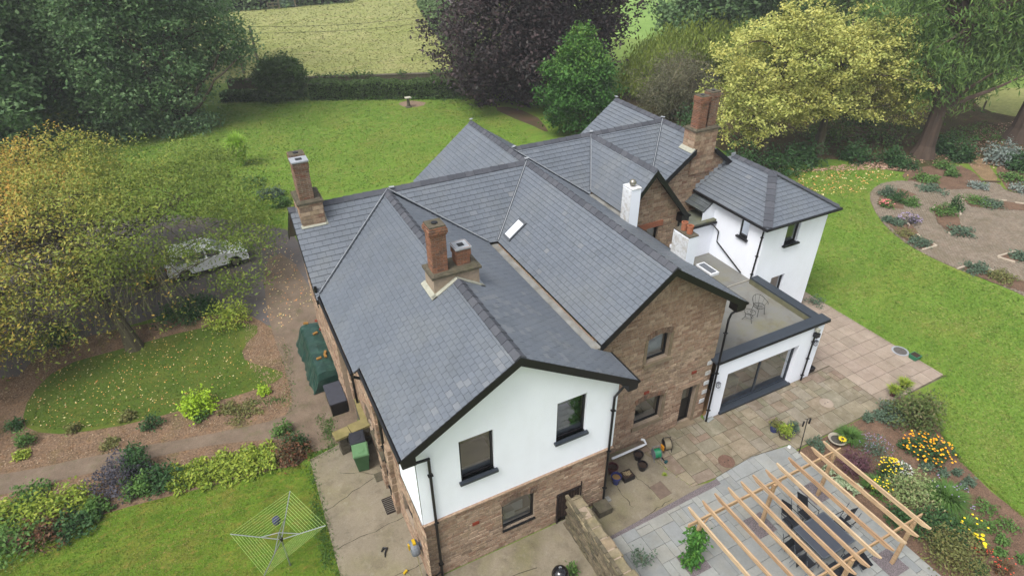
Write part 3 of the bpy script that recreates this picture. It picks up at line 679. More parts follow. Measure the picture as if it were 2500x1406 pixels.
# C1 on the left wing
c1 = stonebase(-.86, .02, 11.05, 12.3, 7.7, 9.16)
def flue(x0, x1, y0, y1, z0, z1, PC, cap, top):
    s = stackbox('chimney', x0+.01, x1-.01, y0+.01, y1-.01, z0, z1)
    bricks(s, x0, x1, y0, y1, z0, z1, PC, grow=lambda z: (.03 if z > z1-.30 else 0)+(.03 if cap == 'corbel' and z > z1-.22 and z < z1-.08 else 0))
    if cap == 'lead':
        MB().box(((x0+x1)/2,(y0+y1)/2,z1+.02), (x1-x0+.12,y1-y0+.12,.05)).build('flue_cap', flash, s)
        MB().box(((x0+x1)/2,(y0+y1)/2,z1+.05), ((x1-x0)*.45,(y1-y0)*.45,.02)).build('flue_grille', black, s)
    else:
        MB().box(((x0+x1)/2,(y0+y1)/2,z1+.02), (x1-x0+.04,y1-y0+.04,.06)).build('flue_cap', greystone, s)
        MB().lathe([(.10,0), (.11,.03), (.08,.031)], ((x0+x1)/2,(y0+y1)/2,z1+.05), 10).build('flue_hole', black, s)
flue(-.74, -.22, 11.15, 11.62, 9.25, 10.82, BO, 'lead', 0); flue(-.72, -.20, 11.80, 12.25, 9.25, 10.85, BO, 'brick', 0)
MB().add(*extr([(-.93,10.97,DF(0,10.97)+.03), (.08,10.97,DF(0,10.97)+.03), (.08,11.1,DF(0,11.1)+.03), (-.93,11.1,DF(0,11.1)+.03)], (0,-.6,.8), .03)).build('flashing', mortarfl, house)
MB().add(*extr([(.02,10.97,DF(0,10.97)+.03), (.1,10.97,DF(0,10.97)+.03), (.1,11.7,DF(0,11.7)+.03), (.02,11.7,DF(0,11.7)+.03)], (0,-.6,.8), .03)).build('flashing', mortarfl, house)
# C2 on the ridge of the near wing
c2 = stonebase(2.02, 3.62, 4.14, 4.98, 7.95, 8.88, pm=Pieces('stone', greystone, 0))
flue(2.08, 2.58, 4.25, 4.75, 8.98, 10.62, BR_, 'corbel', 0); flue(2.95, 3.40, 4.35, 4.80, 8.98, 9.60, BR_, 'lead', 0)
for s_, f_ in ((-1, AL), (1, AR)):
    xs = (1.90, 2.80) if s_ < 0 else (2.80, 3.74)
    MB().add(*extr([(x, y, f_(x, y)+.03) for x, y in ((xs[0],3.98), (xs[1],3.98), (xs[1],4.15), (xs[0],4.15))], (s_*.5,0,.85), .035)).build('flashing', mortarfl, house)
MB().add(*extr([(x, y, AL(x, y)+.03) for x, y in ((1.88,3.98), (2.05,3.98), (2.05,5.1), (1.88,5.1))], (-.5,0,.85), .035)).build('flashing', mortarfl, house)
MB().add(*extr([(x, y, AR(x, y)+.03) for x, y in ((3.6,3.98), (3.74,3.98), (3.74,5.1), (3.6,5.1))], (.5,0,.85), .035)).build('flashing', flash, house)
# C3 on the far gable
c3 = stonebase(17.92, 19.32, 10.2, 11.0, 7.0, 9.2)
flue(18.0, 18.5, 10.25, 10.75, 9.3, 10.85, BR_, 'brick', 0); flue(18.72, 19.22, 10.35, 10.85, 9.3, 10.95, BO, 'brick', 0)
MB().add(*extr([(x, y, GL(x, y)+.03) for x, y in ((17.72,10.08), (17.95,10.08), (17.95,11.05), (17.72,11.05))], (-.6,0,.8), .035)).build('flashing', mortarfl, house)
for i in range(9): f_ = (i+.5)/9; MB().box((18.5+2.4*f_,10.25,6.2+1.44*f_), (.26,.03,.2)).build('step_flashing', flash, house)
# C4 and C5: rendered chimneys on the valley side
def rendered(x0, x1, y0, y1, z0, z1):
    c = stackbox('chimney', x0, x1, y0, y1, z0, z1, white)
    MB().box((x0-.012,(y0+y1)/2,(z0+z1)/2-.02), (.02,y1-y0-.02,z1-z0-.06)).build('weathered_face', whiteold, c)
    return c
c4 = rendered(12.14, 12.62, 7.35, 7.98, 6.4, 8.52)
MB().box((12.38,7.66,8.54), (.52,.66,.05)).build('chimney_top', whiteold, c4)
steel = mat('steel', [C(190,185,170)], rough=.35, metal=.8, noise=.2, nscale=30)
m = MB(); m.lathe([(.03,0), (.11,.04), (.15,.12), (.15,.19), (.11,.27), (.02,.31)], (12.38,7.66,8.57), 12); m.build('ball_cowl', steel, c4, smooth=True)
c5 = rendered(12.58, 13.04, 4.05, 4.98, 5.8, 7.72)
MB().box((12.81,4.51,7.74), (.48,.95,.05)).build('chimney_top', greystone, c5)
for yy in (4.32, 4.66):
    MB().lathe([(.12,0), (.125,.05), (.12,.28), (.135,.30), (.135,.35), (.10,.35), (.10,.1)], (12.81,yy,7.76), 14).build('chimney_pot', terrac, c5, smooth=False)
MB().box((12.6,5.0,6.9), (.12,.08,.14)).build('corbel', whiteplastic, c5)
m = MB(); m.box((12.83,4.02,5.98), (.5,.05,.06)); m.build('flashing', anthra, c5)
for P_ in (ST, SL, BR_, BO, RTL, MS): P_.flush()

# ================================================================== GROUND
lawn = mat('lawn', [C(118,150,58,.6)], noise=.12, nscale=.35, rough=.95, spec=.1, bump=.5, bscale=22, fine=.22, fscale=14, stretch=(1,1,1),
           stain=[(C(150,154,72), .3, .6), (C(84,122,38), .7, .55), (C(160,148,84), 1.5, .5), (C(164,172,108), 6, .4), (C(74,104,36), 14, .45)], mow=True)
lawn_dark = mat('dark_lawn', [C(96,120,46)], noise=.16, nscale=.8, rough=.95, spec=.1, bump=.5, bscale=22, fine=.25, fscale=16, stain=[(C(122,116,56), .8, .6), (C(66,96,28), 1.6, .5), (C(140,110,66), 4, .25)])  # oval lawn, a darker green than the other lawns
lawn_front = mat('rough_lawn', [C(106,136,42)], noise=.2, nscale=1.0, rough=.95, spec=.1, bump=.6, bscale=20, fine=.35, fscale=22, stretch=(1,1.8,1), stain=[(C(156,140,70), .7, .55), (C(76,114,30), 1.2, .65), (C(170,136,78), 2.6, .5), (C(60,96,28), 6, .5), (C(168,164,90), 16, .3)])
field_m = mat('hay_field', [C(170,174,110)], noise=.08, nscale=.12, rough=1, spec=.05, bump=.3, bscale=4, fine=.2, fscale=1.6, stretch=(1,1.8,1), stain=[(C(150,162,84), .09, .7), (C(196,186,132), .22, .6), (C(148,146,80), .9, .4)])
pasture_m = mat('pasture', [C(138,164,84)], noise=.1, nscale=.08, rough=1, spec=.05, fine=.2, fscale=2.5, stain=[(C(160,180,104), .06, .7), (C(118,140,70), .3, .5)])
asphalt = mat('old_asphalt', [C(118,112,110)], noise=.12, nscale=.6, rough=.9, bump=.3, bscale=50, fine=.14, fscale=60, stain=[(C(136,120,108), .7, .6), (C(100,92,92), 2, .4)])
dirt = mat('trodden_dirt', [C(142,124,106)], noise=.14, nscale=.9, rough=.95, bump=.5, bscale=22, fine=.2, fscale=22, stain=[(C(120,104,86), 1.1, .6), (C(160,144,124), 2.6, .5), (C(98,110,58), 1.7, .35)])
mulch = mat('leaf_mulch', [C(146,122,100)], noise=.2, nscale=1.2, rough=1, spec=.1, bump=1, bscale=26, fine=.55, fscale=12, stain=[(C(160,122,90), 3.2, .6), (C(104,88,62), 1.0, .6), (C(96,104,54), .8, .5), (C(186,152,120), 11, .4)])
bark = mat('bark_mulch', [C(130,106,88)], noise=.18, nscale=1.2, rough=1, spec=.1, bump=1, bscale=34, fine=.4, fscale=22, stain=[(C(160,126,104), 6, .6), (C(112,88,74), 1.4, .5), (C(182,152,130), 18, .4)])
wood_floor = mat('woodland_floor', [C(92,82,58)], noise=.25, nscale=.6, rough=1, spec=.05, bump=.8, bscale=12, fine=.4, fscale=9, stain=[(C(132,106,82), .45, .7), (C(70,86,44), .3, .75), (C(150,128,108), 5, .35)])
concrete = mat('concrete', [C(162,151,130)], noise=.14, nscale=.7, rough=.9, bump=.4, bscale=40, fine=.14, fscale=30, stain=[(C(142,136,96), .5, .8), (C(122,110,94), 1.3, .6), (C(178,170,152), 4, .45), (C(112,104,84), 9, .3)])
gravel = mat('gravel', [C(140,130,132)], noise=.1, nscale=3, rough=.95, bump=1, bscale=55, fine=.9, fscale=42)
soilgap = mat('joint_sand', [C(118,108,92)], noise=.3, nscale=3, rough=1, stain=[(C(96,96,64), 2, .6)])
greyjoint = mat('grey_joint', [C(112,114,112)], noise=.2, nscale=3, rough=1)
slabg = mat('grey_sandstone_paving', [C(164,168,166), C(176,179,175), C(188,190,184), C(170,174,174), C(180,180,172), C(156,161,162)], noise=.08, nscale=1.5, rough=.75, bump=.15, bscale=14, fine=.06, fscale=12, stain=[(C(176,172,158), 1.3, .4)])
slabo = mat('old_paving', [C(164,152,130), C(154,144,122), C(176,164,138), C(162,140,122), C(150,146,120), C(168,158,140), C(156,134,118)], noise=.14, nscale=1.4, rough=.9, bump=.5, bscale=18, fine=.14, fscale=24, stain=[(C(130,120,92), .9, .6), (C(186,176,156), 2.8, .5), (C(110,98,82), 5, .35)])
slabp = mat('pale_paving', [C(184,166,148), C(194,176,158), C(176,160,142), C(188,168,152)], noise=.10, nscale=1.2, rough=.9, bump=.4, bscale=18, fine=.12, fscale=26, stain=[(C(156,140,120), .8, .6), (C(206,192,176), 3, .4)])
paver = mat('brick_pavers', [C(162,148,130), C(174,160,142), C(152,138,120), C(168,150,132)], noise=.12, nscale=1.2, rough=.95, bump=.4, bscale=20, stain=[(C(120,112,84), .5, .5), (C(168,150,128), 1.8, .4)])
paverbase = mat('paver_joint', [C(132,120,100)], noise=.2, nscale=1, rough=1, stain=[(C(100,100,66), .6, .5)])
P = lambda *pts: [G(*q) for q in pts]
def ring_blob(pts, n=4, j=.0):
    """round a polygon's corners and roughen its edge"""
    p = [Vector(q) for q in pts]
    for _ in range(n-2):
        o = []
        for i in range(len(p)):
            a, b = p[i], p[(i+1) % len(p)]; o += [a.lerp(b, .25), a.lerp(b, .75)]
        p = o
    return [(q.x+random.uniform(-j, j), q.y+random.uniform(-j, j)) for q in p]
# garden ground reaches the horizon
structure('ground', [(-900,-300), (900,-300), (900,1500), (-900,1500)], -.03, pasture_m)
structure('lawn', [(-80,-70), (120,-70)]+P((3000,330), (1180,236), (-500,290)), 0, lawn)
hayfield = [G(-500,232), G(1178,186), G(1130,100), G(1062,38), G(1036,2), G(1025,-35), G(800,-30), G(735,16), G(560,27), G(-900,60)]
structure('hay_field', hayfield, -.015, field_m)
structure('far_field', [G(1500,90), G(1720,110), G(2200,60), G(2100,-40), G(1500,-60)], -.02, mat('green_field', [C(140,176,84)], noise=.08, nscale=.1, rough=1, fine=.15, fscale=2, stain=[(C(160,188,100), .1, .6)]))
structure('ploughed_field', [G(1815,16), G(1960,20), G(1990,2), G(1830,4)], -.01, mat('red_soil', [C(196,150,128)], noise=.15, nscale=.3, rough=1))
structure('lane', [G(1098,30), G(1075,-5), G(1095,-40), G(1112,-40), G(1106,5), G(1118,36)], -.01, asphalt)
structure('woodland_ground', ring_blob(P((1500,290), (1700,330), (1860,425), (1930,400), (2050,385), (2160,415), (2240,425), (2300,400), (2420,400), (2520,440), (2700,480), (3100,420), (2800,230), (2450,255), (2000,180), (1650,170), (1480,235)), 3), .004, wood_floor)
structure('rough_grass', ring_blob(P((2370,240), (2420,215), (2600,215), (2700,260), (2500,290), (2400,270)), 3), .008, field_m)
drive = [G(-500,640), G(60,560), G(380,520), G(600,540), G(690,556), G(728,580), G(790,740), G(770,800), G(690,806), G(640,790), G(590,765), G(480,745), G(380,775), G(260,812), G(110,850), G(30,950), G(-300,1250)]
structure('driveway', ring_blob(drive, 3, .03), .004, asphalt)
structure('leaf_border', ring_blob([G(-500,900), G(20,945), G(110,850), G(260,810), G(470,770), G(600,765), G(650,790), G(700,830), G(725,950), G(735,1010), G(755,1110), G(640,1130), G(300,1190), G(0,1270), G(-600,1400)], 3, .04), .006, mulch)
structure('path', ring_blob([G(640,640), G(700,610), G(790,760), (-.4,14), (-.4,7.6), (-2.6,7.3), G(748,1090), G(700,1070), G(560,1080), G(400,1110), G(240,1150), G(0,1210), G(-600,1330), G(-600,1240), G(0,1160), G(150,1130), G(300,1098), G(480,1065), G(640,1035), G(716,1005), G(700,910), G(668,820), G(650,760)], 3, .03), .012, dirt)
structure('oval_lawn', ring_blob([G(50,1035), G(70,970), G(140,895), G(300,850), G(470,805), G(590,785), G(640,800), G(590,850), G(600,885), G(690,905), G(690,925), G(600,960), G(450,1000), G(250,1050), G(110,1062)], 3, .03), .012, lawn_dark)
structure('lower_border', ring_blob([G(-400,1300), G(0,1215), G(250,1160), G(420,1120), G(600,1085), G(700,1075), G(742,1085), G(752,1128), G(650,1150), G(480,1195), G(250,1255), G(110,1300), G(0,1345), G(-400,1480)], 3, .04), .014, mulch)
structure('front_lawn', ring_blob([G(-500,1520), G(0,1342), G(110,1298), G(250,1250), G(480,1190), G(650,1146), G(748,1128), G(775,1160), G(800,1260), G(836,1406), G(860,1600), G(-500,1900)], 3, .02), .008, lawn_front)
structure('concrete_yard', [(-2.95,7.05), (-.38,7.65), (-.38,-.02), (6.45,-.02), (6.45,1.8), (9.15,1.8), (9.9,-.98), (10.95,-1.2), (5.88,-1.42), (5.6,-8), (-3.2,-8), (-3.05,1.5)], .018, concrete)
MB().box((-1.66,7.32,.02), (2.6,.06,.05), rz=.22).build('kerb', concrete)['kind'] = 'structure'
# cracks and joints in the concrete
crack = mat('crack', [C(84,76,62)], noise=.3, nscale=6, rough=1)
ck = MB()
def crackline(a, b, wd=.012, seg=9, wob=.05, z=.0225):
    a = Vector((*a, 0)); b = Vector((*b, 0)); d = (b-a); sd = Vector((-d.y, d.x, 0)).normalized(); pl_ = []
    for i in range(seg+1): pl_.append(a+d*(i/seg)+sd*random.uniform(-wob, wob))
    for i in range(seg): 
        w_ = sd*wd*random.uniform(.5, 1.3); ck.add([tuple(pl_[i]-w_+Vector((0,0,z))), tuple(pl_[i+1]-w_+Vector((0,0,z))), tuple(pl_[i+1]+w_+Vector((0,0,z))), tuple(pl_[i]+w_+Vector((0,0,z)))], [(0,1,2,3)])
for a, b in (((-2.9,4.35),(-.4,5.2)), ((-2.9,2.6),(-.4,2.75)), ((-2.9,.6),(-.4,.7)), ((-2.0,5.9),(-.45,5.0)), ((-2.9,-.9),(3,-1.2)), (G(1500,1180),G(1545,1240)), (G(1640,1215),G(1560,1275)), (G(1545,1160),G(1600,1200))): crackline(a, b)
co_ = ck.build('crack', crack); co_['kind'] = 'structure'
structure('gravel_strip', [(5.85,-1.36), (11.0,-1.12), (10.98,-1.40), (5.9,-1.62)], .026, gravel)
structure('patio_bed', [(9.9,-1.0), (9.12,1.8), (12.7,1.8), (12.7,1.55), (24.55,1.55), (24.55,-1.45), (14.9,-1.5), (14.9,-1.1)], .004, soilgap)
structure('patio_bed', [(18.9,1.54), (24.55,1.54), (24.2,7.4), (22.5,7.4), (22.5,5.6), (18.9,5.6)], .004, soilgap)
terr = [(5.6,-1.5), (10.98,-1.40), (11.0,-1.1), (13.0,-.95), (14.88,-1.2), (14.85,-9), (5.3,-9)]
tb = structure('terrace', terr, .006, greyjoint)
# mulched flower bed between terrace and lawn
bed = [(14.92,-1.55), (19.0,-1.5), (21.4,-1.40), G(2262,1000), G(2300,1060), G(2350,1130), G(2420,1200), G(2500,1262), G(2640,1360), G(2900,1600), (14.86,-12), (14.86,-1.6)]
structure('flower_bed', bed, .010, bark)
# ------------------------------------------------------------------ paving laid slab by slab
def tile_rects(x0, x1, y0, y1, cell, sizes, seed):
    rd = random.Random(seed); nx = int((x1-x0)/cell)+1; ny = int((y1-y0)/cell)+1; occ = [[0]*ny for _ in range(nx)]; out = []
    for j in range(ny):
        for i in range(nx):
            if occ[i][j]: continue
            ch = sizes[:]; rd.shuffle(ch); ch.append((1, 1))
            for a, b in ch:
                if i+a <= nx and j+b <= ny and all(not occ[i+p][j+q] for p in range(a) for q in range(b)):
                    for p in range(a):
                        for q in range(b): occ[i+p][j+q] = 1
                    out.append((x0+i*cell, x0+(i+a)*cell, y0+j*cell, y0+(j+b)*cell)); break
    return out
def pave(name, parent, m, rects, poly, z, th, gap, limit, skip=None):
    PC = Pieces(name, m, limit)
    for (a, b, c, d) in rects:
        q = clip(poly, a+gap, b-gap, c+gap, d-gap)
        if len(q) < 3 or area(q) < .012: continue
        mx = (a+b)/2; my = (c+d)/2
        if skip and any(inside(s_, mx, my) for s_ in skip): continue
        if sum(q[i][0]*q[(i+1) % len(q)][1]-q[(i+1) % len(q)][0]*q[i][1] for i in range(len(q))) < 0: q = q[::-1]
        k = len(q); dz = random.uniform(-.003, .004); hh = th+dz
        cx = sum(t[0] for t in q)/k; cy = sum(t[1] for t in q)/k
        ins = [(cx+(x-cx)*(1-.012/max(.2, abs(b-a))*1), cy+(y-cy)*(1-.012/max(.2, abs(d-c)))) for x, y in q]
        vs = [(x, y, z) for x, y in q]+[(x, y, z+hh-.004) for x, y in q]+[(x, y, z+hh) for x, y in ins]
        fs = [tuple(range(2*k, 3*k))]+[(i, (i+1) % k, k+(i+1) % k, k+i) for i in range(k)]+[(k+i, k+(i+1) % k, 2*k+(i+1) % k, 2*k+i) for i in range(k)]
        PC.add(parent, vs, fs, random.random(), (0, 0, 1))
    PC.flush()
gsq = [[G(1920,1190), G(1990,1175), G(2025,1200), G(1965,1235)]]
gsq = []
for cx_, cy_ in ((13.85,-3.35), (10.95,-3.45), (7.85,-3.5), (13.75,-6.55), (7.85,-6.6), (10.9,-6.6)): gsq.append([(cx_-.42,cy_-.42), (cx_+.42,cy_-.42), (cx_+.42,cy_+.42), (cx_-.42,cy_+.42)])
def subcell(rects, cell):
    return rects
pave('paving_slab', tb, slabg, tile_rects(5.37, 15.0, -8.96, -.9, .295, [(3,2),(2,3),(2,2),(3,3),(2,1),(1,2),(3,2),(2,3)], 5), terr, .008, .03, .006, 260, skip=None)
for i, q in enumerate(gsq):
    b = MB(); b.add([(x, y, .043) for x, y in q], [(0,1,2,3)]); o_ = b.build('gravel_square', gravel, tb)
old_p = structure('patio', [(9.9,-1.0), (9.12,1.77), (12.7,1.77), (12.7,1.54), (18.9,1.54), (18.9,-1.45), (14.9,-1.46), (14.9,-1.15), (13,-.93), (11.0,-1.08)], .008, soilgap)
pave('paving_slab', old_p, slabo, tile_rects(9.0, 20.5, -1.5, 1.75, .30, [(3,2),(2,3),(2,2),(3,3),(2,2),(2,1),(1,2)], 11), [(9.9,-1.0), (9.15,1.76), (12.68,1.76), (12.68,1.48), (20.4,1.48), (20.4,-1.45), (14.92,-1.46), (14.9,-1.15), (13,-.93), (11.0,-1.08)], .010, .026, .009, 200)
pal_p = structure('side_patio', [(18.97,1.52), (20.4,1.52), (20.4,-1.45), (24.6,-1.35), (24.5,6.9), (23.0,7.3), (23.0,5.6), (18.97,5.6)], .008, soilgap)
pr_ = [(18.97+i*.69, 18.97+(i+1)*.69, -1.45+j*.69, -1.45+(j+1)*.69) for i in range(9) for j in range(13)]
pave('paving_slab', pal_p, slabp, pr_, [(18.97,1.55), (20.43,1.55), (20.43,-1.45), (24.6,-1.35), (24.5,6.9), (23.0,7.3), (23.0,5.62), (18.97,5.62)], .010, .026, .008, 140)
# circular rose garden of brick pavers
circ = [G(2118,478), G(2140,452), G(2180,442), G(2232,442), G(2262,452), G(2300,464), G(2360,462), G(2412,462), G(2402,446), G(2437,446), G(2455,468), G(2560,480), G(2900,520), G(3000,900), G(2600,780), G(2500,722), G(2420,688), G(2330,655), G(2250,618), G(2190,580), G(2145,535)]
cg = structure('rose_garden_paving', ring_blob(circ, 3), .010, paverbase)
pc_ = ring_blob(circ, 3); rects = []
yy = min(q[1] for q in pc_); row = 0
while yy < max(q[1] for q in pc_):
    xx = 33+(.11 if row % 2 else 0)
    while xx < 60: rects.append((xx, xx+.22, yy, yy+.11)); xx += .22
    yy += .11; row += 1
# beds inside the rose garden
def bedpatch(name, pts, edge=()):
    q = P(*pts); o_ = structure('rose_bed', q, .045, bark)
    for k, (a, b) in enumerate(edge):
        A = G3(*a, .06); B_ = G3(*b, .06); MB().bar(A, B_, .10, .10).build('edging_stone', mat('pale_edging', [C(222,206,184)], noise=.1, nscale=5, rough=.9), o_)
    return q
rb = [bedpatch('b', [(2143,490), (2160,465), (2200,462), (2238,477), (2215,483), (2206,498), (2205,512), (2168,508), (2143,500)]),
      bedpatch('b', [(2153,533), (2175,527), (2222,545), (2245,575), (2285,597), (2252,609), (2235,605), (2195,575)], [((2252,610),(2287,600)), ((2287,600),(2272,593)), ((2240,572),(2248,580)), ((2213,541),(2220,551))]),
      bedpatch('b', [(2277,512), (2285,503), (2310,505), (2340,530), (2345,550), (2372,568), (2350,580), (2315,568), (2290,545)], [((2274,512),(2282,505)), ((2345,525),(2342,505)), ((2314,567),(2322,573))]),
      bedpatch('b', [(2345,485), (2372,486), (2440,490), (2520,505), (2520,516), (2440,512), (2370,505)], [((2343,487),(2363,487)), ((2440,489),(2457,490)), ((2478,495),(2510,498))]),
      bedpatch('b', [(2436,625), (2478,613), (2520,620), (2520,640), (2475,638)], [((2436,626),(2478,614)), ((2436,627),(2478,640))]),
      bedpatch('b', [(2340,655), (2380,645), (2420,660), (2520,695), (2520,720), (2420,690)], [((2338,656),(2378,644)), ((2411,655),(2425,662))])]
circc = [(x, y) for x, y in pc_]
pave('paver', cg, paver, [r_ for r_ in rects if inside(pc_, (r_[0]+r_[1])/2, (r_[2]+r_[3])/2) and proj(((r_[0]+r_[1])/2, (r_[2]+r_[3])/2, 0))[0] < 2560], circc, .012, .022, .010, 0, skip=rb)
structure('gravel_path', ring_blob(P((2405,446), (2365,405), (2360,385), (2378,375), (2420,410), (2440,442)), 3, .05), .016, mat('woodchip_path', [C(158,132,98)], noise=.2, nscale=1.5, rough=1, fine=.4, fscale=12))
MB().bar(G3(2398,443,.06), G3(2442,444,.06), .14, .1).build('path_sleeper', mat('old_timber', [C(104,86,64)], rough=.9, noise=.2), None)
bpy.data.objects['path_sleeper']['kind'] = 'structure'
structure('worn_patch', ring_blob(P((972,255), (985,247), (1010,246), (1040,250), (1040,256), (1010,263), (985,262)), 3, .1), .006, mat('bare_soil', [C(164,140,118)], noise=.15, nscale=1, rough=1, fine=.3, fscale=8))
structure('shaded_soil', ring_blob(P((1190,262), (1260,262), (1330,300), (1340,330), (1280,300)), 3, .2), .006, mat('beech_litter', [C(104,82,62)], noise=.2, nscale=.6, rough=1, stain=C(80,96,40), sscale=.4, samt=.6))
mulchy = structure('rose_garden_border', ring_blob(P((2215,445), (2200,425), (2240,408), (2330,400), (2380,420), (2398,446), (2405,462), (2360,464), (2300,466), (2260,452)), 3, .05), .008, bark)
structure('rose_garden_border', ring_blob(P((2446,446), (2430,420), (2440,400), (2560,430), (2700,480), (2560,480), (2460,466)), 3, .05), .009, bark)

# ================================================================== TREES AND PLANTS
def unit(v): return v/np.linalg.norm(v, axis=1, keepdims=True)
def leafmesh(name, cen, size, rn, m, parent, up=.5, aspect=.5, kind=None, droop=0):
    n = len(cen); nrm = rng.normal(size=(n, 3)); nrm[:, 2] = np.abs(nrm[:, 2])+up; nrm = unit(nrm)
    t = unit(np.cross(nrm, rng.normal(size=(n, 3)))); 
    if droop: t[:, 2] -= droop; t = unit(t)
    b = unit(np.cross(nrm, t)); s = (size*rng.uniform(.6, 1.35, n))[:, None]; a_ = t*s; b_ = b*s*aspect
    V = np.stack([cen-a_, cen+b_-a_*.1, cen+a_, cen-b_-a_*.1], 1).reshape(-1, 3); F = np.arange(n*4).reshape(n, 4)
    return npmesh(name, V, F, np.clip(rn, 0, 1), m, parent, kind)
def blobpts(blobs, K, shell=.55):
    vol = np.array([b[3]*b[4]*b[5] for b in blobs])**.7; ch = rng.choice(len(blobs), K, p=vol/vol.sum()); B = np.array([b[:6] for b in blobs], float)[ch]
    d = unit(rng.normal(size=(K, 3))); rr = shell+(1-shell)*rng.random(K)**.6
    lump = 1+.16*np.sin(d[:, 0]*5+B[:, 0])+.14*np.sin(d[:, 1]*7+B[:, 1]*2)+.12*np.sin(d[:, 2]*6+ch)
    return B[:, :3]+d*B[:, 3:6]*(rr*lump)[:, None], d
barkm = mat('tree_bark', [C(104,92,76)], noise=.25, nscale=3, rough=.95, bump=1, bscale=14, stain=[(C(92,100,66), 1.2, .5)], stretch=(1,1,.3))
barkred = mat('redwood_bark', [C(98,82,70)], noise=.3, nscale=2, rough=.95, bump=1, bscale=10, stretch=(1.6,1.6,.25))
barkgrey = mat('twig_bark', [C(140,132,104)], noise=.2, nscale=4, rough=.95)
def limb(b, a, c, r0, r1, bend=.12, n=5, sag=0):
    a = Vector(a); c = Vector(c); d = c-a; L_ = d.length; off = Vector((random.uniform(-1,1), random.uniform(-1,1), random.uniform(-.2,1)))*L_*bend
    pts = []; 
    for i in range(n+1):
        t = i/n; pts.append(a.lerp(c, t)+off*math.sin(math.pi*t)+Vector((0,0,-sag*t*t)))
    b.tube(pts, [r0+(r1-r0)*(i/n) for i in range(n+1)], 5 if r0 > .04 else 3, cap=False); return pts
def tree(name, label, base, trunk, r0, blobs, K, per, spread, size, leafm, bm=barkm, cat='tree', group=None, limbs=26, shell=.5, colfn=None, up=.5, aspect=.55, droop=0, twigs=0, sag=0, crownz=None, lk=.30, gap=None):
    t = thing(name, label, cat, (*base, 0), group); b = MB()
    pts = [Vector((*base, -.2))]+[Vector(p) for p in trunk]; k = len(pts)
    rad = [r0*(1.35 if i == 0 else 1-.72*i/(k-1)) for i in range(k)]; b.tube(pts, rad, 9)
    cen, d = blobpts(blobs, K, shell)
    tops = pts[1:]; idx = rng.choice(K, min(K, limbs), replace=False); ends = []
    for i in idx:
        e = Vector(cen[i])
        if name.startswith('autumn') and (e.z < 3 or (e-tops[2]).length > 9.5): continue
        s = min(tops, key=lambda q: (q-e).length+(2 if q.z > e.z else 0)); 
        ends.append(limb(b, s, e, r0*lk, r0*.05, .13, 6))
    for i in range(twigs):
        pl_ = random.choice(ends); s = random.choice(pl_[2:]); j = int(rng.integers(K)); e = Vector(cen[j])
        if (e-s).length > 4.5: e = s+(e-s).normalized()*random.uniform(1.5, 4)
        limb(b, s, e, .03, .008, .15, 5, sag=sag)
    b.build('trunk', bm, t)
    C_ = np.repeat(cen, per, 0)+rng.normal(size=(K*per, 3))*np.array(spread)
    cl = np.repeat(rng.random(K), per); rn = .35*cl+.65*rng.random(K*per)
    if gap is not None:
        keep = []
        for q in range(K):
            px_, py_, _d = proj(cen[q]); e_ = sum((((px_-g_[0])/g_[2])**2+((py_-g_[1])/g_[3])**2 < 1) for g_ in gap); keep.append((not e_) or rng.random() < .12)
        kk = np.repeat(np.array(keep), per)
    else: kk = np.ones(K*per, bool)
    if colfn is not None: rn = colfn(C_, rn)
    C_[:, 2] = np.maximum(C_[:, 2], .15)
    C_ = C_[kk]; rn = rn[kk]
    leafmesh('crown', C_, size, rn, leafm, t, up, aspect, droop=droop); return t
L_ = lambda n, cols, tr=.25: mat(n, cols, rough=.6, spec=.25, translucent=tr)
lf_cherry = L_('cherry_leaf', [C(86,112,40,.85), C(104,126,46,.85), C(124,140,54,.85), C(146,152,66,.85), C(180,162,74,.85), C(206,148,70,.85)])
lf_dark = L_('dark_leaf', [C(72,104,70,.95), C(88,122,76,.95), C(104,136,84,1), C(126,152,104,1), C(88,120,86,.95)], .35)
lf_beech = L_('copper_leaf', [C(58,50,52,.62), C(70,58,60,.62), C(84,66,66,.62), C(62,62,58,.62), C(96,76,72,.62)], .15)
lf_green = L_('green_leaf', [C(52,94,40,.75), C(66,112,46,.75), C(84,130,54,.75), C(112,148,58,.75)])
lf_maple = L_('golden_leaf', [C(128,142,70,.95), C(154,162,84,.95), C(168,172,94,1), C(180,180,102,1), C(190,184,96,1), C(122,138,72,.95)])
lf_conifer = L_('conifer_frond', [C(60,88,46,.95), C(74,104,52,.95), C(92,120,58,.95), C(110,134,68,1), C(80,102,56,.95)], .2)
lf_willow = L_('willow_leaf', [C(112,136,56,.8), C(134,154,62,.8), C(152,166,74,.8), C(100,124,58,.8)])
lf_grey = L_('grey_twig', [C(112,112,86,.7), C(128,126,98,.7), C(104,104,80,.7), C(96,108,66,.7)], .1)
lf_mid = L_('mid_leaf', [C(70,96,48,.75), C(84,112,54,.75), C(100,126,62,.75), C(60,84,44,.75)])
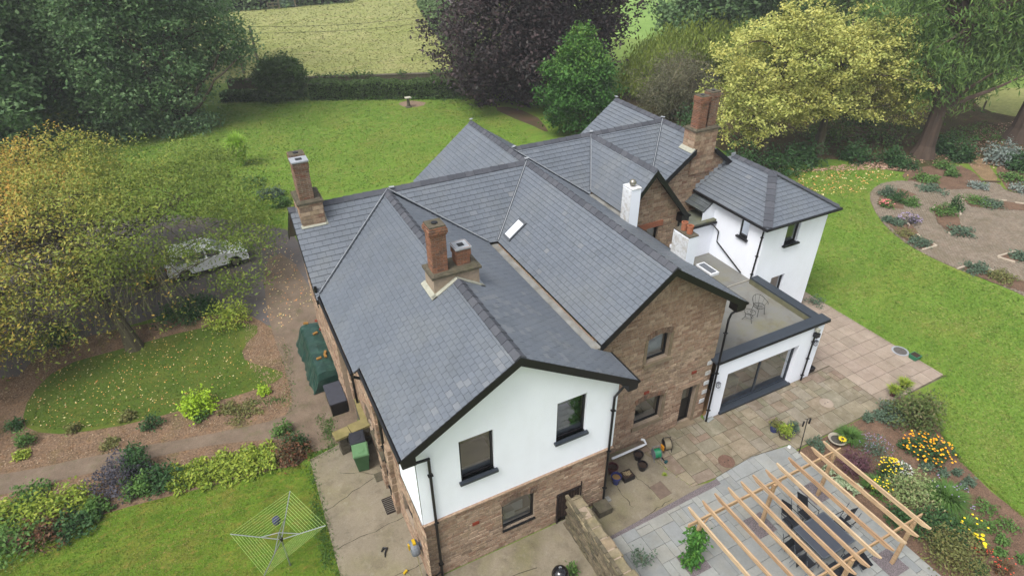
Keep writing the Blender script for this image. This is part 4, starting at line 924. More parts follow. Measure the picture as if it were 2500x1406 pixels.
# autumn cherry on the left lawn
cb = [(-10.8,22,5.8,5.4,5.4,2.3), (-6.8,26.5,4.9,3.9,3.6,1.7), (-15.5,24,5.6,6,6.5,2.5), (-5.0,21.0,2.9,2.2,2.4,1.2), (-17.0,18.0,4.2,4.2,4.0,2.4), (-11,28,5.8,6,4,2.1), (-20,22,4.6,4.2,6,2.8), (-4.2,31,4.2,3.2,3.6,1.5), (-3.2,25.6,3.9,2.2,3.4,1.3), (-2.9,22.8,2.7,1.7,2.4,1.2), (-4.0,20.4,1.9,1.9,1.9,1.2), (-17.5,13.8,1.9,2.4,1.8,1.6), (-13.5,29,6.4,5,4,1.9), (-13.8,18.6,3.0,3.6,2.6,1.7), (-9.8,19.8,4.2,3,2.2,1.2), (-7.2,20.6,3.4,2.2,2,1.3)]
def cherrycol(c, r):
    g = np.clip((-8.5-c[:, 0])/9+.35+.06*(c[:, 2]-5)+.18*np.sin(c[:, 0]*1.3)*np.sin(c[:, 1]*.9), 0, 1); return r*.56+g*.52-.04
tree('autumn_cherry_tree', 'wide spreading cherry turning yellow and orange over the parked car', (-9.35,18.5), [(-9.5,18.9,.8), (-9.8,19.5,1.7), (-10.3,20.4,2.6), (-10.6,21.4,3.6), (-11.0,22.2,4.8)], .36, cb, 4700, 24, (.36,.36,.18), .086, lf_cherry, mat('cherry_bark', [C(96,90,70)], noise=.25, nscale=4, rough=.95, bump=.8, bscale=18), lk=.16, limbs=70, gap=((455,672,70,34), (555,640,78,30), (395,690,30,24), (120,770,60,26), (230,800,70,24), (300,560,26,16), (90,640,30,18)), shell=.30, colfn=cherrycol, up=.7, aspect=.42, droop=.3, twigs=620, sag=.9)
tw_ = bpy.data.objects['autumn_cherry_tree']; tb_ = MB(); tc_ = []
for i in range(260):
    x_, y_ = random.uniform(-17.5,-6.6), random.uniform(16.8,21); z_ = random.uniform(2.2,4.4); ln_ = random.uniform(.9, 2.6); dx_, dy_ = random.uniform(-.9,.9), random.uniform(-1.1,.3)
    p_ = [(x_, y_+.6, z_+.3), (x_+dx_*.3, y_+dy_*.3, z_), (x_+dx_*.7, y_+dy_*.7, z_-ln_*.5), (x_+dx_, y_+dy_, max(.1, z_-ln_))]; tb_.tube(p_, [.014,.011,.007,.003], 3, cap=False)
    for q_ in range(random.randint(2, 12)): f_ = random.random(); a_ = Vector(p_[1]).lerp(Vector(p_[3]), f_); tc_.append((a_.x+random.gauss(0,.06), a_.y+random.gauss(0,.06), a_.z+random.gauss(0,.06)))
tb_.build('drooping_twigs', mat('green_twig', [C(132,130,90)], rough=.9), tw_, kind='stuff'); leafmesh('drooping_leaves', np.array(tc_), .08, rng.random(len(tc_))*.8+.1, lf_cherry, tw_, .5, .42, kind='stuff')
# big trees at the top left
tree('roadside_tree', 'tall dark green tree whose lowest limbs reach out over the back lawn', (-6,55), [(-6,55,2.5), (-6.2,55.4,6), (-6,56,10), (-5.6,56,15), (-5.5,56,20)], .5, [(-8.0,56,15,5.6,6.5,11), (-3.2,56,8.5,4.2,4,4.2), (-10.5,55,7.5,4.2,4.5,5), (-.2,55,7.2,3.2,3,3.2), (-5.5,54,20,5.6,6,7), (-4.5,54,4.4,3.6,3,2.6), (-9.5,53,3.8,3.6,3,3.0)], 2000, 40, (.58,.58,.32), .165, lf_dark, limbs=60, shell=.4, twigs=60)
rt_ = bpy.data.objects['roadside_tree']; lb_ = MB()
for pth in ([(-5.6,54.6,1.0), (-3.8,53,3.0), (-1.5,53,5.5), (.8,54,8)], [(-5.6,54.6,.8), (-3.6,52.5,2.2), (-1.6,51.5,4.6), (1.2,53,6.2)], [(-6.2,54.8,1.2), (-7.0,53.5,4), (-7.2,52.5,7), (-8,52,10)], [(-6.3,55,1.5), (-9,53,3.2), (-11.5,52,6.5)], [(-5.8,54.6,1.6), (-5,53,5), (-5.2,52.5,8)]):
    pts_ = [Vector(q) for q in pth]; fine = [pts_[0]]
    for i in range(len(pts_)-1):
        for k_ in (.33,.66,1): fine.append(pts_[i].lerp(pts_[i+1], k_)+Vector((random.uniform(-.12,.12), random.uniform(-.12,.12), random.uniform(-.12,.12))))
    lb_.tube(fine, [.20-.15*i/(len(fine)-1) for i in range(len(fine))], 6)
lb_.build('limb', barkm, rt_)
tree('roadside_tree', 'massive dark tree in the top left corner with a brown leaning trunk', (-13.5,61), [(-13.8,61,3), (-14.6,61,8), (-15.5,61,13), (-16.5,62,18), (-17,62,23)], .75, [(-16,62,16,7,7,11), (-20,60,9,5.4,6,5.4), (-12,60,10,4.4,5,5), (-14,58,4.5,5,3,3.6), (-20,56,4.5,5,3,3.6)], 1800, 40, (.66,.66,.36), .19, lf_dark, limbs=60, shell=.45)
tree('roadside_tree', 'dark tree at the left edge standing behind the autumn cherry', (-23,52), [(-23,52,3), (-23.2,52,8), (-23,52,14)], .5, [(-23,52,11,6.5,6.5,9), (-29,50,8,6,6,7), (-19,50,6,4.5,4.5,4.5), (-24,47,3.5,6,3,3)], 1500, 34, (.7,.7,.42), .24, lf_dark, limbs=36, shell=.45)
tree('roadside_tree', 'dark tree far behind the left trees by the lane', (-9,74), [(-9,74,3), (-9,74,9), (-9,74,15)], .5, [(-9,75,13,8,6,11), (-20,76,12,9,6,11), (-30,66,12,9,6,10)], 900, 30, (.9,.9,.6), .34, lf_dark, limbs=16, shell=.45)
tree('copper_beech_tree', 'huge dark purple copper beech drooping to the ground behind the lawn', (28,47), [(28,47,3), (28,47,10), (28,47.5,18), (28,48,24)], 1.0, [(28.5,48,13,9.0,8.5,12), (24.5,46,6.5,6,6,5.6), (33.5,46,9,5.8,5,7), (28,42.5,6,6,4.5,4.6)], 2300, 36, (.6,.6,.42), .20, lf_beech, limbs=50, shell=.6)
tree('round_green_tree', 'fresh green conical tree in front of the copper beech', (26.8,34.6), [(26.8,34.6,2), (26.8,34.6,5), (26.8,34.6,8)], .22, [(26.8,34.6,3.4,3.5,3.3,2.9), (26.8,34.6,5.6,2.7,2.6,2.5), (26.8,34.6,7.3,1.7,1.7,1.7)], 700, 40, (.34,.34,.22), .135, lf_green, limbs=20, shell=.55, colfn=lambda c, r: r*.7+np.clip((c[:, 2]-4)/10, 0, .4), droop=.3)
b1 = G(1745,172); tree('ash_tree', 'dark green spreading tree beyond the willow in front of the far field', b1, [(b1[0],b1[1],3), (b1[0]+.3,b1[1],8), (b1[0],b1[1],13)], .45, [(b1[0],b1[1],10.5,8.0,6,5.5), (b1[0]-3,b1[1],7,4.5,4,3), (b1[0]+5,b1[1],8,4,4,4)], 800, 34, (.7,.7,.4), .27, lf_dark, limbs=26, shell=.45, colfn=lambda c, r: r*.8+.2)
b1 = G(1700,205); tree('weeping_willow', 'yellow green weeping willow between the grey shrub and the golden maple', b1, [(b1[0],b1[1],2), (b1[0],b1[1],4.5)], .3, [(b1[0]-5,b1[1],3.6,3.6,3,2.6), (b1[0],b1[1],4.0,3.4,3,2.8), (b1[0]+3,b1[1]-2,3.4,2.4,2.4,2.8), (b1[0]-9,b1[1]-2,2.6,3,3,2.4)], 620, 34, (.4,.4,.6), .24, lf_willow, limbs=16, shell=.4, up=0, aspect=.22, droop=1.6)
b1 = G(1650,292); tree('grey_twiggy_shrub', 'large half bare grey brown shrub rising behind the slate roofs', b1, [(b1[0],b1[1],1), (b1[0]+.2,b1[1],2)], .16, [(b1[0],b1[1]+1,3.4,3.6,3.2,3.0), (b1[0]-2.4,b1[1],2.3,2.2,2,2.1), (b1[0]+2.6,b1[1],2.2,1.8,1.8,1.9)], 620, 26, (.32,.32,.35), .15, lf_grey, barkgrey, cat='shrub', limbs=60, shell=.3, up=0, aspect=.16, droop=.4, twigs=320)
def maplecol(c, r): return r*.8+.14*np.sin(c[:, 0]*.8)*np.sin(c[:, 2]*.9)+.08
tree('golden_maple_tree', 'large golden yellow tree standing directly behind the white tower roof', (36.8,22), [(37,22.2,2.5), (37.8,22.8,5), (38.2,23,8)], .38, [(37.6,23.2,7.2,4.6,4.6,4.6), (34.8,22.5,5.0,2.6,3.4,3.0), (39.8,22.8,9,3.6,3.6,3.2), (38.0,20.8,5.4,3.0,2.4,1.8)], 860, 46, (.30,.30,.16), .115, lf_maple, limbs=50, shell=.45, colfn=maplecol)
tree('golden_maple_tree', 'golden yellow tree touching the dark cedar with a leaning slender trunk', (42,21), [(42.2,21.2,3), (42.9,21.6,6), (43.4,21.8,9)], .36, [(43.6,21.5,7.2,4.2,4.2,3.8), (47.2,20,5.6,3.2,3,2.8), (41.5,21,5.2,2.8,2.6,1.9), (46,21,8.6,2.8,2.8,2.3), (48.6,18.4,3.6,1.5,1.5,1.4)], 780, 46, (.30,.30,.16), .115, lf_maple, limbs=50, shell=.45, colfn=maplecol)
tree('redwood_tree', 'tall drooping conifer with a thick red brown trunk beside the rose garden', (49.4,16.6), [(49.4,16.6,1), (49.5,16.7,4), (49.6,16.8,10), (49.6,16.8,22)], .80, [(50,17.5,7,4.4,3.6,2.8), (50.5,18,11,6,5,4), (51,18,16,6,5,5), (53.5,17,8,3.6,3.4,3.4)], 1050, 36, (.5,.5,.5), .24, lf_conifer, barkred, limbs=60, shell=.4, up=.1, aspect=.2, droop=1.0)
tree('redwood_tree', 'right hand conifer cut by the picture edge with a wide flared trunk', (60,15.2), [(60,15.2,1.2), (60,15.2,5), (60,15.2,20)], .95, [(60.5,17,9,5,4,3.4), (60,18,14,6,5,5), (56.5,19,12,4,4,4)], 800, 36, (.55,.55,.5), .24, lf_conifer, barkred, limbs=50, shell=.45, up=.1, aspect=.2, droop=1.0)
for k_, (px, py, h_, lab) in enumerate(((1960,165,15,'dark conifer rising behind the golden tree crowns'), (2120,120,14,'dark conifer behind the right golden tree and left of the redwood'), (2290,140,16,'dark conifer in the wood behind the redwood crown'), (2440,150,15,'dark conifer far back at the top right corner'))):
    b1 = G(px, py); tree('woodland_tree', lab, b1, [(b1[0],b1[1],4), (b1[0],b1[1],h_)], .5, [(b1[0],b1[1],h_*.55,6.5,5,h_*.5), (b1[0]+4,b1[1],h_*.35,5,4,h_*.32)], 620, 30, (.75,.75,.7), .34, lf_conifer, barkred, limbs=16, shell=.5, up=.1, aspect=.26, droop=.8)
b1 = G(697,240); tree('round_bush', 'dark rounded evergreen bush standing against the clipped hedge', b1, [(b1[0],b1[1],.8), (b1[0],b1[1],1.6)], .2, [(b1[0],b1[1],2.0,2.5,2.2,2.1), (b1[0]-.2,b1[1],3.1,1.9,1.8,1.4)], 420, 36, (.28,.28,.2), .14, lf_mid, cat='bush', limbs=14, shell=.6, colfn=lambda c, r: r*.6)
b1 = G(590,404); 
def plant(name, label, cat, x, y, r, h, m, n=260, kind='mound', sz=.06, group=None, fl=None, fn=0, fsz=.05, fz=.95, stem=True, aspect=.5, z0=.02):
    t = thing(name, label, cat, (x, y, z0), group)
    if kind == 'mound':
        d = unit(rng.normal(size=(n, 3))); d[:, 2] = np.abs(d[:, 2]); q = rng.uniform(.45, 1, n)[:, None]
        lump = (1+.2*np.sin(d[:, :1]*6+x*7)+.18*np.sin(d[:, 1:2]*7+y*5)); c = np.array([x, y, z0+.03])+d*np.array([r, r, h])*q*lump
        leafmesh('foliage', c, sz, rng.random(n)*.75+.25*(c[:, 2]-z0)/h, m, t, .5, aspect)
    elif kind == 'loose':
        k = max(6, n//14); d = unit(rng.normal(size=(k, 3))); d[:, 2] = np.abs(d[:, 2])+.1; q = rng.uniform(.3, 1, k)[:, None]
        cc = np.array([x, y, z0])+d*np.array([r, r, h])*q; c = np.repeat(cc, 14, 0)+rng.normal(size=(k*14, 3))*np.array([r*.13+.03, r*.13+.03, h*.1+.02]); c[:, 2] = np.maximum(c[:, 2], z0+.02)
        leafmesh('foliage', c, sz, rng.random(len(c)), m, t, .4, aspect)
    else:  # blades
        a = rng.uniform(0, 2*math.pi, n); lean = rng.uniform(.05, 1, n)**.8; rr = r*.25*rng.random(n); base_ = np.stack([x+rr*np.cos(a), y+rr*np.sin(a), np.full(n, z0)], 1)
        H_ = h*rng.uniform(.55, 1, n); mid = base_+np.stack([r*.5*lean*np.cos(a), r*.5*lean*np.sin(a), H_*.7], 1)
        tip = base_+np.stack([r*lean*np.cos(a), r*lean*np.sin(a), H_*(1-.35*lean)], 1); sd = np.stack([-np.sin(a), np.cos(a), np.zeros(n)], 1)*sz*.5
        V = np.stack([base_-sd, base_+sd, mid+sd, mid-sd, tip], 1).reshape(-1, 3); i0 = np.arange(n)*5
        F = np.concatenate([np.stack([i0, i0+1, i0+2, i0+3], 1), np.stack([i0+3, i0+2, i0+4, i0+4], 1)]); 
        bb = MB(); vv = V.tolist(); rl_ = rng.random(n)
        for i in range(n):
            j = i*5; bb.add([vv[j], vv[j+1], vv[j+2], vv[j+3], vv[j+4]], [(0,1,2,3), (3,2,4)], float(rl_[i]))
        bb.build('foliage', m, t)
    if stem:
        b = MB()
        for i in range(5):
            a = random.uniform(0, 6.28); b.tube([(x, y, z0-.02), (x+r*.3*math.cos(a), y+r*.3*math.sin(a), z0+h*.5), (x+r*.55*math.cos(a), y+r*.55*math.sin(a), z0+h*.8)], [.012, .008, .004], 3, cap=False)
        b.build('stem', barkgrey, t)
    if fl is not None:
        b = MB(); 
        for i in range(fn):
            a = random.uniform(0, 6.28); q = random.random()**.5; zz = z0+h*fz*(1.08-.45*q*q)+random.uniform(-.04, .05); fx, fy = x+r*q*math.cos(a), y+r*q*math.sin(a)
            k_ = 7; tl = random.uniform(-.3, .3); vs = [(fx, fy, zz+.006)]+[(fx+fsz*math.cos(j*6.283/k_)*(1 if j % 1 == 0 else .5), fy+fsz*math.sin(j*6.283/k_), zz+tl*fsz*math.cos(j*6.283/k_)) for j in range(k_)]
            b.add(vs, [(0, 1+j, 1+(j+1) % k_) for j in range(k_)], random.random())
        fo = b.build('bloom', fl, t, kind='stuff')
    return t
# broom
plant('broom_shrub', 'bright green feathery broom standing alone on the back lawn edge', 'shrub', b1[0], b1[1], 1.25, 3.3, mat('broom_leaf', [C(130,170,56,.9), C(156,192,70,.9), C(142,180,62,.9)], rough=.6, translucent=.2), 900, 'blade', .035)
# ------------------------------------------------------------------ hedges and field edge
def hedge(name, label, a, b_, wd, h, m, n, sz, cat='hedge', z0=0):
    a = np.array(a); b_ = np.array(b_); mid = (a+b_)/2; t = thing(name, label, cat, (float(mid[0]), float(mid[1]), 0)); L_ = np.linalg.norm(b_-a); d = (b_-a)/L_; s = np.array([-d[1], d[0]])
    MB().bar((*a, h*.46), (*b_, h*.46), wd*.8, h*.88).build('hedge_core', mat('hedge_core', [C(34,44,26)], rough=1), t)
    u_ = rng.random(n)*L_; side = rng.random(n); w_ = rng.uniform(-1, 1, n); zz = rng.random(n)*h
    w_ = np.where(side < .35, w_, np.where(side < .85, -1+.1*rng.normal(size=n), 1)); zz = np.where(side < .35, h+rng.normal(size=n)*.05, zz)
    lm = 1+.06*np.sin(u_*1.1)+.04*np.sin(u_*2.9)
    c = np.stack([a[0]+d[0]*u_+s[0]*w_*wd*.5*lm, a[1]+d[1]*u_+s[1]*w_*wd*.5*lm, zz*lm], 1); leafmesh('foliage', c, sz, rng.random(n), m, t, .3, .6); return t
hp0, hp1 = G(762,240), G(1185,236)
sgn = 1
hedge('clipped_hedge', 'long clipped dark green hedge along the far side of the back lawn', hp0, hp1, 1.6, 1.75, lf_mid, 14000, .10)
hq0, hq1 = G(545,246), G(655,243)
hedge('low_hedge', 'short rough hedge left of the round bush below the stone field wall', hq0, hq1, 1.4, .9, lf_mid, 3000, .10)
fw0, fw1 = G(560,218), G(1190,197)
t = thing('field_wall', 'low overgrown stone wall between the clipped hedge and the hay field', 'wall', (*fw0, 0)); MB().bar((*fw0,.5), (*fw1,.5), .5, 1.0).build('wall_body', greystone, t)
MB().bar((*fw0,1.03), (*fw1,1.03), .58, .10).build('coping', greystone, t)
n_ = 2600; u_ = rng.random(n_); c = np.stack([fw0[0]+(fw1[0]-fw0[0])*u_, fw0[1]+(fw1[1]-fw0[1])*u_, 1.0+.12*rng.normal(size=n_)], 1)+rng.normal(size=(n_,3))*.2
c = c[(np.sin(u_*40)+np.sin(u_*17)) > -.1]; leafmesh('ivy', c, .16, rng.random(len(c)), lf_mid, t, .5, .6)
hk = [G(1040,-30), G(1046,15), G(1085,75), G(1125,120), G(1165,190)]
for i_, lab in enumerate(('far stretch of field hedge beside the lane at the top edge', 'tall field hedge bordering the hay field on the right', 'field hedge running down towards the copper beech', 'near end of the field hedge disappearing behind the copper beech')):
    hedge('field_hedge', lab, hk[i_], hk[i_+1], 3.2, (3.2,3.0,2.4,1.7)[i_], L_('field_hedge_leaf', [C(96,124,72,.8), C(116,142,86,.8), C(84,112,66,.8)]), (5000,6000,4000,4000)[i_], .30)
fa, fb_ = G(560,24), G(740,14)
hedge('far_hedge', 'shrubby bank along the far edge of the hay field', (fa[0]-60, fa[1]+2), (fa[0]+22, fa[1]+1), 8, 3.0, MATS['field_hedge_leaf'], 6000, .42)
# gate
ga, gb = G(683,22), G(722,18); t = thing('field_gate', 'pale green metal field gate between two posts at the far field edge', 'gate', (*ga, 0)); gm_ = mat('gate_paint', [C(150,186,160)], rough=.6)
for z in (.3,.55,.8,1.05,1.3): MB().bar((*ga,z), (*gb,z), .06, .06).build('rail', gm_, t)
for q in (ga, gb): MB().box((*q,.75), (.25,.25,1.5)).build('post', barkgrey, t)
t = thing('rail_fence', 'grey timber rail fence left of the far field gate', 'fence', (*G(655,22), 0)); q0, q1 = G(655,23), G(680,22)
for z in (.5,1.0): MB().bar((*q0,z), (*q1,z), .08, .12).build('rail', barkgrey, t)
for f_ in (0,.5,1): MB().box((q0[0]+(q1[0]-q0[0])*f_, q0[1]+(q1[1]-q0[1])*f_, .6), (.16,.16,1.2)).build('post', barkgrey, t)
# poles and wires
polem = mat('weathered_pole', [C(134,132,104)], noise=.15, nscale=3, rough=.9)
pb = G(636,176); t = thing('utility_pole', 'leaning wooden pole carrying two wires in front of the hay field', 'pole', (*pb, 0))
ztop = 5.4; MB().tube([(*pb,0), (pb[0]-.1,pb[1],ztop)], [.16,.11], 8).build('shaft', polem, t)
MB().tube([(*pb,0), (pb[0]-.1,pb[1],ztop)], [.02,.02], 4)
wp = G(1160,100); wpz = 4.5
for dz in (.2,.9):
    pts = [Vector((pb[0]-.1,pb[1],ztop-dz)).lerp(Vector((wp[0]+3, wp[1]-10, 7.0-dz)), i/12)-Vector((0,0,1.0*math.sin(math.pi*i/12))) for i in range(13)]
    MB().tube(pts, .022, 4).build('wire', mat('wire', [C(70,72,62)], rough=.6), t)
pb = G(596,180); t = thing('utility_pole', 'second wooden pole half hidden by the reaching limbs of the left tree', 'pole', (*pb, 0)); MB().tube([(*pb,0), (pb[0]-.4,pb[1],8.4)], [.17,.12], 8).build('shaft', polem, t)
MB().box((pb[0]-.3,pb[1]-.2,5.6), (.4,.3,.9)).build('transformer', mat('blue_grey_paint', [C(110,140,170)], rough=.5), t)
pb = G(2396,276); t = thing('fence_post', 'short dark post leaning in the rough grass under the conifers', 'post', (*pb, 0)); MB().bar((*pb,0), (pb[0]+.25,pb[1]+.1,1.15), .16, .16).build('shaft', barkm, t)
pb = G(998,262); t = thing('sundial', 'small stone pedestal with a pale flat top on the bare patch of lawn', 'sundial', (*pb, 0))
MB().lathe([(.34,0), (.34,.08), (.2,.14), (.15,.5), (.13,.85), (.2,.92)], (*pb,0), 12).build('pedestal', greystone, t); MB().box((*pb,.98), (.62,.5,.08)).build('top', mat('pale_stone_top', [C(226,222,200)], rough=.8), t)
# ------------------------------------------------------------------ parked car under the cherry
def car(base, ang, label):
    t = thing('parked_car', label, 'car', (*base, 0)); t.rotation_euler = (0, 0, ang)
    paint = mat('white_paint', [C(250,252,255,.92)], rough=.25, spec=.6, coat=.5); rub = mat('tyre_rubber', [C(30,30,32)], rough=.9); cg = mat('car_glass', [C(40,48,52)], rough=.08, spec=.8)
    def loc(b, name, m, pa=t, smooth=False):
        o = b.build(name, m, None, smooth=smooth); o.parent = pa; return o
    # side profile swept across the width, narrower at the roof
    prof = [(-2.25,.35), (-2.3,.75), (-2.22,1.02), (-1.0,1.08), (.7,1.06), (1.75,.95), (2.18,.82), (2.25,.5), (2.2,.32)]
    b = MB(); k = len(prof); secs = [(-.93,.97,.06), (-.86,1,0), (.86,1,0), (.93,.97,.06)]; vs = []
    for y, s_, dz in ((-.9,.985,.0), (-.94,1,0), (.94,1,0), (.9,.985,0)): vs += [(x*s_, y, z) for x, z in prof]
    fs = [(j*k+i, j*k+i+1, (j+1)*k+i+1, (j+1)*k+i) for j in range(3) for i in range(k-1)]+[tuple(range(k)), tuple(3*k+i for i in range(k-1,-1,-1))]
    b.add(vs, fs); body = loc(b, 'body', paint)
    cab = [(-2.1,1.03), (-1.85,1.52), (-1.4,1.68), (.1,1.66), (.5,1.5), (1.15,1.05)]; k = len(cab); vs = []
    for y, in_ in ((-.88,0), (.88,0)): vs += [(x, y*(1 if z < 1.2 else .82), z) for x, z in cab]
    b = MB().add(vs, [(i, i+1, k+i+1, k+i) for i in range(k-1)]+[tuple(range(k)), tuple(k+i for i in range(k-1,-1,-1))]); cabo = loc(b, 'roof', paint)
    for sy in (-1, 1):
        for (x0, x1, x2, x3) in ((-1.85,-1.1,-1.1,-1.65), (-1.0,-.1,-.1,-1.0), (0,.95,.35,0)):
            b = MB().add([(x0, sy*.895, 1.1), (x1, sy*.895, 1.1), (x2, sy*.775, 1.5), (x3, sy*.775, 1.5)], [(0,1,2,3)]); loc(b, 'side_window', cg)
    b = MB().add([(.52,-.70,1.50), (.52,.70,1.50), (1.14,.84,1.09), (1.14,-.84,1.09)], [(0,1,2,3)]); loc(b, 'windscreen', cg)
    b = MB().add([(-1.9,-.70,1.49), (-1.9,.70,1.49), (-2.115,.80,1.12), (-2.115,-.80,1.12)], [(0,1,2,3)]); loc(b, 'rear_window', cg)
    for x in (-1.4, 1.42):
        for sy in (-1, 1):
            M = Matrix.Rotation(R(90), 3, 'X'); w_ = loc(MB().lathe([(.20,-.11), (.33,-.11), (.36,-.07), (.36,.07), (.33,.11), (.20,.11)], (x, sy*.86, .36), 18, ax=M), 'wheel', rub)
            loc(MB().lathe([(.05,-.12), (.22,-.115), (.22,.115), (.05,.12)], (x, sy*.86, .36), 10, ax=M), 'rim', steel, w_)
    for sy in (-1, 1):
        loc(MB().box((-2.27, sy*.78, .86), (.06,.22,.34)), 'tail_light', mat('red_lens', [C(190,40,34)], rough=.2)); loc(MB().box((2.2, sy*.68, .72), (.08,.34,.16)), 'headlight', frost)
        loc(MB().box((.75, sy*1.0, 1.12), (.14,.16,.12)), 'wing_mirror', paint)
    loc(MB().box((-2.3,0,.5), (.12,1.7,.2)), 'bumper', black); loc(MB().box((2.26,0,.45), (.12,1.7,.24)), 'bumper', black); loc(MB().box((-2.32,0,.62), (.02,.5,.11)), 'number_plate', mat('plate_yellow', [C(230,200,60)], rough=.5))
    return t
ca, cbb = G(402,712), G(560,728)
car((-5.35, 25.25), math.atan2(.55, 4.6), 'white car half hidden beneath the branches of the autumn cherry')
yb = G(372,700); t = thing('yellow_tool_box', 'yellow box sitting on a dark plinth at the tail of the white car', 'box', (*yb, 0))
MB().box((yb[0],yb[1],.28), (.6,.5,.56)).build('plinth', black, t); MB().box((yb[0],yb[1],.72), (.56,.46,.3), taper=.85).build('body', mat('yellow_plastic', [C(232,190,30)], rough=.5), t)
MB().box((yb[0],yb[1],.9), (.3,.06,.1)).build('handle', MATS['yellow_plastic'], t)
# ------------------------------------------------------------------ yard, left of the house
t = thing('log_pile', 'long pile under a green tarpaulin along the left stone wall', 'log pile', (-1.1,13.2,0)); tarp = mat('green_tarpaulin', [C(28,66,58), C(38,80,70)], noise=.25, nscale=2.2, rough=.4, spec=.5, bump=1, bscale=5, stain=C(90,128,108), sscale=3, samt=.4)
gx, gy = 9, 34; b = MB(); vs = []; prof = [(-2.02,.02,.0), (-1.86,.45,0), (-1.70,.92,0), (-1.60,1.06,0), (-1.25,1.10,0), (-.9,1.07,0), (-.72,1.03,0), (-.66,.6,0), (-.60,.03,0)]
for j in range(gy):
    yy_ = 10.6+(15.2-10.6)*j/(gy-1); e = 1 if 2 <= j < gy-2 else (.72 if j in (1, gy-2) else 0)
    for (x, z, _) in prof:
        f_ = (.03*math.sin(j*1.3+x*2)+.05*math.sin(j*.37+1)+.02*math.sin(j*2.3))*(1 if z < .5 else .55 if z < .9 else .15)+random.uniform(-.02,.02); zz = z*(e if e < 1 else 1)+(.02*math.sin(j*.9+x*5) if z > .9 else 0); vs.append((x+f_, yy_+(.25*(1-e) if j < 3 else 0), max(.03, zz)))
b.add(vs, [(j*gx+i, j*gx+i+1, (j+1)*gx+i+1, (j+1)*gx+i) for j in range(gy-1) for i in range(gx-1)]); b.build('tarpaulin', tarp, t)
MB().box((-1.2,13.0,.42), (.8,3.8,.7)).build('logs', barkm, t)
for i, (x, y, c_) in enumerate(((-1.35,14.95,0), (-.8,14.9,1), (-1.1,13.9,0), (-.75,14.1,1), (-1.0,12.2,0), (-1.35,11.9,0), (-1.05,11.95,0))):
    o_ = MB().box((x,y,1.15), (.23,.11,.075), rz=random.random()*3).build('loose_brick', mat('ochre_brick', [C(176,132,66)], noise=.2, nscale=9, rough=.9) if not c_ else MATS['red_clay'])
    tag(o_, ('ochre brick at the far left corner of the green tarpaulin', 'red brick against the wall at the far end of the tarpaulin', 'ochre brick alone near the middle of the tarpaulin', 'red brick against the wall near the middle of the tarpaulin', 'ochre brick set back from the near pair on the tarpaulin', 'near left ochre brick holding down the tarpaulin', 'near right ochre brick holding down the tarpaulin')[i], 'brick', 'bricks weighing down the tarpaulin')
t = thing('storage_box', 'low black storage box with a flat lid beside the green tarpaulin', 'storage box', (-1.2,9.75,0))
MB().box((-1.2,9.75,.34), (.68,1.35,.66)).build('body', black, t); MB().box((-1.2,9.75,.70), (.74,1.42,.06)).build('lid', mat('worn_black_lid', [C(78,80,90)], noise=.15, nscale=4, rough=.6), t)
t = thing('low_yard_wall', 'low stone wall with mossy coping slabs behind the two wheelie bins', 'wall', (-1.2,6.9,0)); mossc = mat('mossy_coping', [C(160,148,96), C(172,158,108)], noise=.15, nscale=2.5, rough=.95, stain=C(128,124,70), sscale=2, samt=.6)
for (a, b_, c_, d_) in ((-1.86,6.62,-1.22,7.12), (-1.20,6.76,-.42,7.22)):
    MB().box(((a+c_)/2,(b_+d_)/2,1.02), (c_-a,.50,.10), rz=.12).build('coping_slab', mossc, t)
MB().box((-.5,7.9,1.02), (.26,1.6,.09), rz=-.06).build('coping_slab', mossc, t)
for z in (.12,.36,.60,.84):
    for x in (-1.55,-1.22,-.9,-.62): MB().box((x+random.uniform(-.03,.03),6.9+.05*x+.08,z), (.31,.36,.22), rz=.12).build('stone', greystone, t)
MB().box((-.5,7.9,.48), (.2,1.5,.96)).build('wall_body', greystone, t)
def bin_(x, y, rz, body, lid, label, grp='wheelie bins by the low wall'):
    t = thing('wheelie_bin', label, 'bin', (x, y, .02), grp); t.rotation_euler = (0, 0, rz)
    def lc(b, n, m, pa=t): o = b.build(n, m, None); o.parent = pa; return o
    b = MB(); lo = [(-.20,-.22), (.20,-.22), (.20,.24), (-.20,.24)]; hi = [(-.29,-.35), (.29,-.35), (.29,.33), (-.29,.33)]
    b.add([(x_,y_,.04) for x_,y_ in lo]+[(x_,y_,.98) for x_,y_ in hi], [(3,2,1,0), (0,1,5,4), (1,2,6,5), (2,3,7,6), (3,0,4,7)]); lc(b, 'body', body)
    b = MB(); b.box((0,-.01,.985), (.62,.70,.05)); lc(b, 'rim', lid)
    b = MB(); b.box((0,-.03,1.03), (.58,.66,.05), taper=.93); l1 = lc(b, 'lid', lid); b = MB(); b.lathe([(.17,0), (.17,.012), (.13,.02)], (0,-.05,1.055), 14); lc(b, 'lid_disc', lid, l1)
    lc(MB().tube([(-.26,.38,1.0), (.26,.38,1.0)], .022, 6), 'handle', lid)
    for sx in (-1, 1):
        M = Matrix.Rotation(R(90), 3, 'Y'); lc(MB().lathe([(.04,-.025), (.10,-.025), (.10,.025), (.04,.025)], (sx*.25,.27,.10), 12, ax=M), 'wheel', black)
    return t
gb_ = mat('bin_green', [C(72,116,74)], rough=.45, noise=.08, nscale=4); gl_ = mat('bin_green_lid', [C(116,160,112)], rough=.45, noise=.08, nscale=5); kb = mat('bin_black', [C(58,60,68)], rough=.5)
bin_(-1.10,5.72,-.15, gb_, gl_, 'green wheelie bin standing in front of the black one'); bin_(-1.05,6.42,-.10, kb, kb, 'black lidded wheelie bin squeezed behind the green one')
def slabthing(name, label, cat, pts, z, h, m): 
    o_ = MB().prism(pts, z, z+h).build(name, m); return tag(o_, label, cat)
